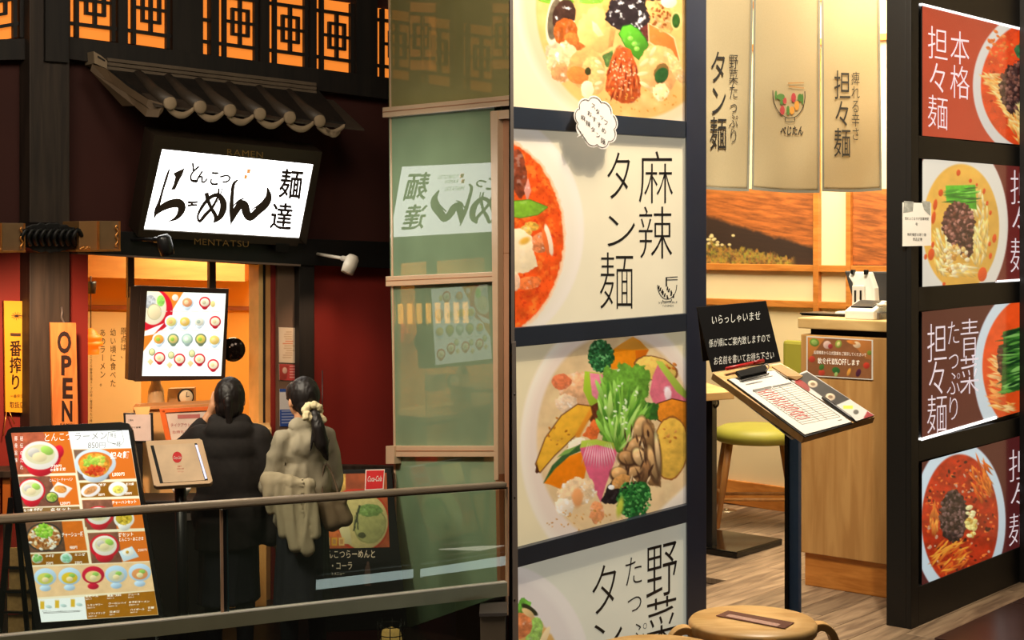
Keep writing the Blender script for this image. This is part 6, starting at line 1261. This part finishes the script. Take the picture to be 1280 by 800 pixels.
for x, y in ((322, 648), (435, 640), (555, 632)):
    X_, Y_ = zb_(x, y); c.rc(X_-2.6, Y_-5.5, X_+2.6, Y_+5, (226, 184, 50)); c.rc(X_-2.6, Y_-6.5, X_+2.6, Y_-4.5, (246, 240, 220)); c.loc(X_+8, Y_+2, 4, 2, 10, (190, 214, 206))
c.build('lit_print', MB_, paintmat('backlit_menu_print', .15, 1.12, .3), me_, .001)
T_ = Text(MB_, .0025); T2 = Text(MB_, .0025)
T2.row('とんこつ', *za(330, 98), 37, 11, -.04, -.004); T_.row('ラーメン', *za(560, 92), 43, 11, -.04, -.012); T_.row('850円', *za(668, 170), 23, 7.5, -.03, -.012)
def tz(T, f, s_, x, y, w_, h_, fat=.0): T.row(s_, *f(x, y), w_/6.095, h_/6.095, -.05, fat)
tz(T2, za, '担々麺', 840, 245, 145, 50, .03); tz(T2, za, '1,000円', 850, 402, 100, 26, .02); tz(T2, za, 'とんこつ・チャーハン', 375, 445, 180, 26, .01); tz(T2, za, '750円', 390, 342, 80, 22, .02); tz(T2, za, 'お食事 麺類', 382, 368, 118, 24, .02); tz(T2, za, '1,200円', 455, 625, 80, 20, .02)
tz(T2, za, 'チャーハンセット', 852, 615, 190, 28, .02); tz(T2, za, '餃子', 750, 485, 60, 20, .02); tz(T2, za, '麺大盛', 960, 480, 60, 18, .02); tz(T2, za, '350円', 748, 560, 50, 18, .02); tz(T2, za, '200円', 955, 550, 50, 18, .02); tz(T2, za, 'もつ煮 唐揚げ', 180, 677, 145, 22, .02); tz(T2, za, '各セット', 385, 672, 160, 22, .02); tz(T2, za, '390円', 400, 737, 110, 18, .0)
tz(T2, zb_, 'チャーシュー麺', 470, 95, 165, 36, .02); tz(T2, zb_, '980円', 530, 198, 60, 24, .02); tz(T2, zb_, '丼セット', 900, 98, 120, 30, .02); tz(T2, zb_, 'とんこつ・おこさま', 905, 135, 190, 28, .02); tz(T2, zb_, '500円', 1050, 220, 70, 20); tz(T2, zb_, 'ネギ丼', 345, 265, 70, 20, .02); tz(T2, zb_, 'ミニ丼', 565, 255, 88, 20, .02); tz(T2, zb_, '350円', 350, 320, 55, 20, .02); tz(T2, zb_, '250円', 570, 315, 55, 20, .02)
for x, y, s_, w_ in ((650, 575, '生ビール', 100), (815, 568, '炭酸飲料', 110), (975, 560, 'ジュース', 90), (665, 640, 'レモンサワー', 120), (825, 628, 'ウーロンハイ', 140), (980, 618, 'お子様ラーメン', 160), (672, 705, 'ソフトドリンク', 130), (833, 692, '日本酒', 80), (992, 675, 'ハイボール', 110), (1125, 660, '日替', 50)):
    tz(T2, zb_, s_, x, y, w_, 17, .02); tz(T2, zb_, '500円 中', x, y+24, w_*.5, 11)
for i, x in enumerate((320, 440, 560)): tz(T_, zb_, '生中セット', x, 690, 70, 10)
for y in (704, 712): T_.stroke([(*zb_(330, y), .5), (*zb_(610, y-14), .5)], 1)
T_.stroke([(x_, y_, .5) for x_, y_ in (za(825, 95), za(925, 78), za(945, 160), za(915, 200), za(820, 165), za(825, 95))], 1); T_.row('替玉', *za(840, 98), 8, 5, .1); T_.row('一杯', *za(850, 155), 12, 7, .12)
for i, tx in enumerate(('豚骨旨味', '秘伝のたれ')): T2.col(tx, 18+i*7, 545, 4, 6, 9)
T_.build('grey_lettering', mat('menu_grey_ink', L(120, 116, 104), .6, emit=.2), me_); T2.build('white_lettering', mat('menu_white_ink', L(255, 250, 236), .6, emit=.85), me_)
for (xa, ya), (xb, yb) in (((14, 560), (3, 800)), ((36, 640), (40, 800)), ((190, 700), (205, 800))):
    a_ = MB_.P(xa, ya, -.04); b_ = Vector((a_.x+(xb-xa)/F0*8*.6, a_.y+(.42 if xa < 100 else .35), ZL)); tube('easel_leg', [a_, b_], .014, m_blackp, me_, 10)
for a_ in (MB_.P(52, 786, -.02), MB_.P(196, 776, -.02)): tube('front_leg', [a_, (a_.x+.01, a_.y-.10, ZL)], .013, m_blackp, me_, 10)
# leaflet rack left of the board
lr = thing('leaflet_rack', 'black leaflet rack with cream folders behind the menu board at the left edge', 'rack'); LRs = Surf(at(20, 700, 8.35), (.1, -1, .08))
for q_ in ([(10, 622), (18, 622), (2, 800), (-6, 800)], [(38, 640), (43, 640), (46, 800), (40, 800)]): slab('side_rail', LRs, q_, -.02, .0, m_blackp, lr, .001)
for y in (708, 738, 764): slab('shelf', LRs, [(4, y), (44, y+1), (44, y+4), (4, y+3)], -.1, .02, m_blackp, lr)
for i, (x0, y0, x1, y1) in enumerate(((12, 684, 31, 709), (11, 711, 35, 737), (9, 741, 39, 767), (10, 768, 40, 800))):
    f_ = slab('leaflet_stack', LRs, [(x0, y0+1), (x1, y0), (x1+1, y1), (x0, y1)], -.03, -.004, mat('cream_leaflet', L(222, 180, 112), .7, 0, .15, 40), lr, .002)
rb = thing('orange_stool', 'orange slatted stool seen behind the leaflet rack at the left edge', 'stool'); OS = Surf(at(0, 640, 8.8), (0, -1, 0))
for x0 in (-24, -10, 3): slab('slat', OS, [(x0, 597), (x0+9, 596), (x0+9, 642), (x0, 643)], -.02, 0, mat('amber_slat_wood', L(200, 110, 40), .5), rb, .002)
slab('top', OS, [(-30, 590), (14, 589), (14, 597), (-30, 598)], -.2, .02, m_dwood, rb, .002); slab('leg', OS, [(4, 643), (9, 643), (9, 800), (3, 800)], -.02, 0, m_dwood, rb); slab('leg', OS, [(-28, 643), (-22, 643), (-22, 800), (-28, 800)], -.02, 0, m_dwood, rb)

# ================================================================ people
from mathutils import noise as mnoise
m_skin = mat('skin', L(222, 160, 118), .5, 0, .04, 20); m_hair = mat('dark_hair', L(26, 19, 17), .5, 0, .25, 60, .3, stretch=(1, 1, .15))
m_coat = mat('black_wool_coat', L(34, 29, 27), .85, 0, .15, 40, .1); m_skirt = mat('dark_navy_cloth', L(30, 34, 42), .8, 0, .1, 20); m_jack = mat('greige_jacket_cloth', L(168, 158, 134), .8, 0, .06, 12, .15); m_pale = mat('pale_folded_coat', L(196, 182, 150), .8, 0, .06, 12, .15)
m_scr = mat('cream_scrunchie', L(238, 222, 176), .7, 0, .06, 30, .2); m_shoe_ = mat('black_leather_shoe', L(24, 20, 18), .3)
def sph_bm(bm, c, r, rot=None, seg=14):
    new = bmesh.ops.create_uvsphere(bm, u_segments=seg, v_segments=max(8, seg*2//3), radius=1)['verts']; r = r if isinstance(r, (tuple, list)) else (r, r, r); M = rot or Matrix.Identity(3)
    for v in new: v.co = Vector(c)+M @ Vector((v.co.x*r[0], v.co.y*r[1], v.co.z*r[2]))
def body(name, prims, m, parent, M, vox=.010, it=3, fold=0., fs=9., seed=0, fz=.35, tuck=None):
    """limbs and masses given as tapered capsules ('c', p, q, rp, rq) and ellipsoids ('e', c, (rx, ry, rz)) fused into one skin"""
    bm = bmesh.new()
    for p in prims:
        if p[0] == 'c':
            a, b = Vector(p[1]), Vector(p[2]); tube_bm([a, a.lerp(b, .5), b], [p[3], (p[3]+p[4])/2, p[4]], 16, bm, p[5] if len(p) > 5 else 1.0); f_ = p[5] if len(p) > 5 else 1.0
            if f_ == 1.0: sph_bm(bm, a, p[3]); sph_bm(bm, b, p[4])
        else: sph_bm(bm, p[1], p[2], p[3] if len(p) > 3 else None, 20)
    me = bpy.data.meshes.new(name); bm.to_mesh(me); bm.free(); o = bpy.data.objects.new('tmp', me); COL.objects.link(o)
    rm = o.modifiers.new('r', 'REMESH'); rm.mode = 'VOXEL'; rm.voxel_size = vox; sm = o.modifiers.new('s', 'SMOOTH'); sm.iterations = it; sm.factor = .6
    bpy.context.view_layer.update(); me2 = bpy.data.meshes.new_from_object(o.evaluated_get(bpy.context.evaluated_depsgraph_get())); bpy.data.objects.remove(o); bpy.data.meshes.remove(me)
    for v in me2.vertices:
        co = v.co.copy()
        if fold:
            q_ = Vector((co.x*fs, co.y*fs, co.z*fs*fz+seed)); d_ = (1-abs(mnoise.noise(q_)*2))-.5+.5*mnoise.noise(q_*2.3); v.co = co+v.normal*fold*d_
    me2.transform(M); me2.name = name; o = link(name, me2, m, parent, True); return o
def hand_prims(w, d, up, side, s=1.0, curl=.5):
    """palm and five fingers; w wrist, d pointing along the hand, side towards the thumb"""
    d = d.normalized(); side = (side-d*side.dot(d)).normalized(); n_ = d.cross(side)
    pr = [('c', w, w+d*.055*s, .021*s, .026*s), ('c', w+d*.05*s+side*.016*s, w+d*.075*s+side*.014*s, .013*s, .012*s), ('c', w+d*.05*s-side*.016*s, w+d*.075*s-side*.014*s, .013*s, .011*s)]
    for k, (o_, l_) in enumerate(((.024, .066), (.008, .075), (-.009, .070), (-.025, .054))):
        a = w+d*.078*s+side*o_*s; b = a+(d*.75+side*o_*2+n_*curl*.6).normalized()*l_*.55*s; e = b+(d*.5+n_*curl).normalized()*l_*.5*s
        pr += [('c', a, b, .0095*s, .0085*s), ('c', b, e, .0085*s, .007*s)]
    a = w+d*.02*s+side*.022*s; b = a+(d+side*.9).normalized()*.04*s; pr += [('c', a, b, .012*s, .010*s), ('c', b, b+(d+side*.1+n_*.3).normalized()*.034*s, .010*s, .008*s)]
    return pr
def place(px, Y, yaw): p = at(px, 500, Y); return Vector((p.x, p.y, ZL)), Matrix.Translation((p.x, p.y, ZL)) @ Matrix.Rotation(math.radians(yaw), 4, 'Z')
V_ = Vector
# -- woman in the black coat, seen from behind, left hand raised to her mouth
p0, M1 = place(287, 8.55, 6)
head = [('e', (0, .0, 1.475), (.074, .092, .10)), ('e', (0, .045, 1.425), (.055, .055, .062)), ('c', (0, .0, 1.40), (0, -.01, 1.28), .050, .058), ('e', (0, .098, 1.447), (.012, .020, .016)), ('e', (-.077, .0, 1.45), (.010, .018, .028)), ('e', (.077, .0, 1.45), (.010, .018, .028)), ('e', (0, .088, 1.408), (.022, .014, .009))]
arms = [('c', (-.16, 0, 1.26), (-.235, .10, 1.19), .04, .036), ('c', (-.235, .10, 1.19), (-.125, .19, 1.36), .034, .024), ('c', (.16, 0, 1.26), (.20, .01, .99), .04, .034), ('c', (.20, .01, .99), (.215, .03, .76), .033, .024)]
torso = [('e', (0, 0, 1.10), (.128, .085, .24)), ('e', (0, 0, .88), (.135, .095, .14)), ('c', (-.068, 0, .82), (-.07, .01, .45), .072, .048), ('c', (.068, 0, .82), (.07, .01, .45), .072, .048), ('c', (-.07, .01, .45), (-.085, -.01, .09), .048, .034), ('c', (.07, .01, .45), (.085, -.01, .09), .048, .034), ('e', (0, 0, 1.25), (.15, .06, .05)), ('c', (-.085, -.02, .05), (-.085, .12, .03), .035, .028), ('c', (.085, -.02, .05), (.085, .12, .03), .035, .028)]
h1 = hand_prims(V_((-.125, .19, 1.36)), V_((.35, -.1, .75)), None, V_((.8, .2, -.2)), 1.0, .7); h2 = hand_prims(V_((.215, .03, .76)), V_((.1, .12, -1)), None, V_((-.2, 1, 0)), 1.0, .4)
root = body('person', head+torso+arms+h1+h2, m_skin, None, Matrix.Translation(-p0) @ M1, .0075, 2)
root.location = p0; tag(root, 'woman in a black coat seen from behind, left hand raised to her mouth', 'person')
hairp = [('e', (0, -.012, 1.482), (.084, .098, .108)), ('e', (0, -.06, 1.43), (.062, .05, .07)), ('e', (0, -.108, 1.462), (.024, .024, .034)), ('c', (0, -.112, 1.44), (.012, -.10, 1.27), .022, .013), ('c', (.06, -.03, 1.42), (.05, -.045, 1.37), .02, .015), ('c', (-.06, -.03, 1.42), (-.05, -.045, 1.37), .02, .015)]
body('hair', hairp, m_hair, root, M1, .007, 2, .003, 60, 3, .1)
coat = [('e', (0, -.01, 1.20), (.185, .125, .14)), ('e', (0, -.005, 1.05), (.195, .135, .24)), ('e', (.005, 0, .85), (.215, .15, .22)), ('c', (.0, 0, .82), (.0, 0, .66), .20, .215, .7), ('c', (-.15, -.005, 1.25), (-.255, .10, 1.175), .082, .070), ('c', (-.255, .10, 1.175), (-.165, .165, 1.30), .066, .046), ('c', (.15, -.01, 1.25), (.215, .0, 1.0), .082, .070), ('c', (.215, 0, 1.0), (.225, .025, .70), .066, .056),
    ('c', (-.07, -.03, 1.34), (.07, -.03, 1.34), .050, .050), ('e', (0, -.07, 1.30), (.13, .06, .07)), ('e', (0, -.01, 1.28), (.14, .09, .075))]
body('coat', coat, m_coat, root, M1, .011, 3, .009, 7, 1, .5)
body('skirt', [('c', (0, 0, .75), (0, 0, .36), .175, .20, .7)], m_skirt, root, M1, .012, 2, .012, 14, 5, .1)
for s_ in (-1, 1): body('shoe', [('c', (.085*s_, -.03, .045), (.085*s_, .13, .035), .042, .034), ('c', (.085*s_, -.03, .05), (.085*s_, -.03, .10), .04, .042)], m_shoe_, root, M1, .008, 2)
body('tights', [('c', (-.085, .01, .5), (-.085, -.01, .10), .062, .044), ('c', (.085, .01, .5), (.085, -.01, .10), .062, .044)], m_skirt, root, M1, .008, 2)
ctip = M1 @ V_((-.05, .20, 1.43)); cg = thing('white_tissue', 'small white folded tissue held at the mouth of the woman in black', 'tissue'); tube('tissue', [ctip+V_((-.03, -.01, 0)), ctip+V_((-.01, -.02, .004)), ctip+V_((.01, -.02, .0))], [.006, .008, .005], m_white, cg, 8)
# -- woman in the greige jacket with a low ponytail, facing away to the left
p1_, M2 = place(379, 8.5, 34)
head = [('e', (0, .0, 1.482), (.074, .092, .10)), ('e', (0, .05, 1.428), (.052, .056, .062)), ('c', (0, .0, 1.40), (0, -.01, 1.28), .048, .056), ('e', (0, .100, 1.450), (.011, .022, .016)), ('e', (-.077, .0, 1.452), (.010, .018, .028)), ('e', (.077, .0, 1.452), (.010, .018, .028)), ('e', (0, .092, 1.412), (.022, .013, .009)), ('e', (0, .08, 1.385), (.02, .02, .018))]
arms = [('c', (-.13, 0, 1.25), (-.165, .03, 1.0), .034, .030), ('c', (-.165, .03, 1.0), (-.10, .25, .98), .030, .022), ('c', (.13, 0, 1.25), (.175, .0, 1.0), .034, .030), ('c', (.175, .0, 1.0), (.09, .20, .96), .030, .022)]
h1 = hand_prims(V_((-.10, .24, .98)), V_((.8, .35, -.05)), None, V_((0, .3, 1)), 1.0, .6); h2 = hand_prims(V_((.09, .20, .96)), V_((-.8, .4, 0)), None, V_((0, .3, 1)), 1.0, .6)
root2 = body('person', head+torso+arms+h1+h2, m_skin, None, Matrix.Translation(-p1_) @ M2, .0075, 2); root2.location = p1_
tag(root2, 'woman in a greige jacket with a low ponytail, a pale coat over her arm', 'person')
body('hair', [('e', (0, -.014, 1.492), (.083, .096, .104)), ('e', (0, -.055, 1.445), (.066, .052, .07)), ('e', (-.05, .02, 1.505), (.035, .06, .06)), ('c', (0, .07, 1.545), (-.05, .085, 1.47), .02, .012), ('c', (.05, .08, 1.53), (.068, .07, 1.45), .018, .010)], m_hair, root2, M2, .007, 2, .003, 60, 2, .1)
body('ponytail', [('c', (.008, -.125, 1.40), (.012, -.155, 1.33), .026, .036), ('c', (.012, -.155, 1.33), (.03, -.165, 1.24), .036, .036), ('c', (.03, -.165, 1.24), (.065, -.16, 1.155), .034, .010), ('c', (-.005, -.14, 1.33), (-.03, -.15, 1.21), .012, .005)], m_hair, root2, M2, .006, 1, .003, 70, 4, .08)
scr = []
for k in range(9): a_ = k*2*math.pi/9; scr.append(('e', (math.cos(a_)*.040, -.112-.012*math.sin(a_*2), 1.412+math.sin(a_)*.036), (.024, .020, .022)))
scr += [('c', (.03, -.12, 1.39), (.055, -.13, 1.365), .016, .020), ('c', (-.03, -.12, 1.40), (-.05, -.125, 1.385), .014, .018)]
body('scrunchie', scr, m_scr, root2, M2, .006, 1, .005, 50, 6, 1)
jacket = [('e', (0, -.01, 1.19), (.158, .105, .13)), ('e', (0, -.01, 1.03), (.155, .115, .22)), ('e', (0, 0, .88), (.16, .125, .13)), ('c', (-.125, -.005, 1.245), (-.165, .03, 1.0), .066, .064), ('c', (-.165, .03, 1.0), (-.13, .23, .985), .060, .044), ('c', (.125, -.01, 1.245), (.175, .0, 1.0), .068, .064), ('c', (.175, .0, 1.0), (.11, .17, .96), .060, .046), ('c', (-.045, -.02, 1.325), (.045, -.02, 1.325), .046, .046), ('e', (0, -.01, 1.27), (.12, .08, .06)), ('e', (0, -.07, 1.22), (.12, .06, .08)), ('c', (-.08, -.02, .84), (.08, -.02, .84), .10, .10)]
body('jacket', jacket, m_jack, root2, M2, .009, 1, .015, 10, 8, .6)
body('skirt', [('e', (0, 0, .86), (.165, .125, .12)), ('c', (0, 0, .86), (0, 0, .34), .165, .195, .8)], m_skirt, root2, M2, .012, 2, .010, 12, 5, .1)
for s_ in (-1, 1): body('shoe', [('c', (.085*s_, -.03, .045), (.085*s_, .13, .035), .042, .034), ('c', (.085*s_, -.03, .05), (.085*s_, -.03, .10), .04, .042)], m_shoe_, root2, M2, .008, 2)
body('tights', [('c', (-.085, .01, .5), (-.085, -.01, .10), .062, .044), ('c', (.085, .01, .5), (.085, -.01, .10), .062, .044)], m_skirt, root2, M2, .008, 2)
fc = thing('folded_coat', 'pale beige coat hanging in folds over the arm of the ponytailed woman', 'coat', tuple(p1_+Vector((-.07, -.18, .7))))
def wp(px, py, Y): return at(px, py, Y)
cp = []
for a_, b_, r0_, r1_ in (((338, 602), (338, 640), .045, .022), ((350, 606), (353, 668), .04, .028), ((361, 612), (370, 683), .04, .040), ((372, 612), (384, 686), .036, .038), ((384, 612), (396, 668), .036, .026), ((334, 600), (386, 606), .042, .036)):
    cp.append(('c', wp(*a_, 8.28), wp(*b_, 8.28), r0_, r1_))
body('coat', cp, m_pale, fc, Matrix.Identity(4), .009, 2, .014, 13, 3, .2)
bg = thing('taupe_handbag', 'taupe soft handbag hanging at the right side of the ponytailed woman', 'handbag', tuple(at(420, 655, 8.35)))
body('bag_body', [('c', wp(408, 632, 8.4), wp(416, 652, 8.4), .05, .055), ('c', wp(424, 630, 8.42), wp(431, 648, 8.42), .045, .045), ('c', wp(402, 625, 8.4), wp(428, 624, 8.4), .03, .03)], mat('taupe_leather', L(140, 118, 92), .6, 0, .06, 12, .15), bg, Matrix.Identity(4), .009, 2, .008, 12, 2, .5)
tube('strap', spline([wp(404, 622, 8.42), wp(402, 600, 8.44), wp(408, 580, 8.46), wp(418, 600, 8.45), wp(424, 622, 8.44)], 5), .006, mat('taupe_strap', L(110, 90, 70), .5), bg, 8)
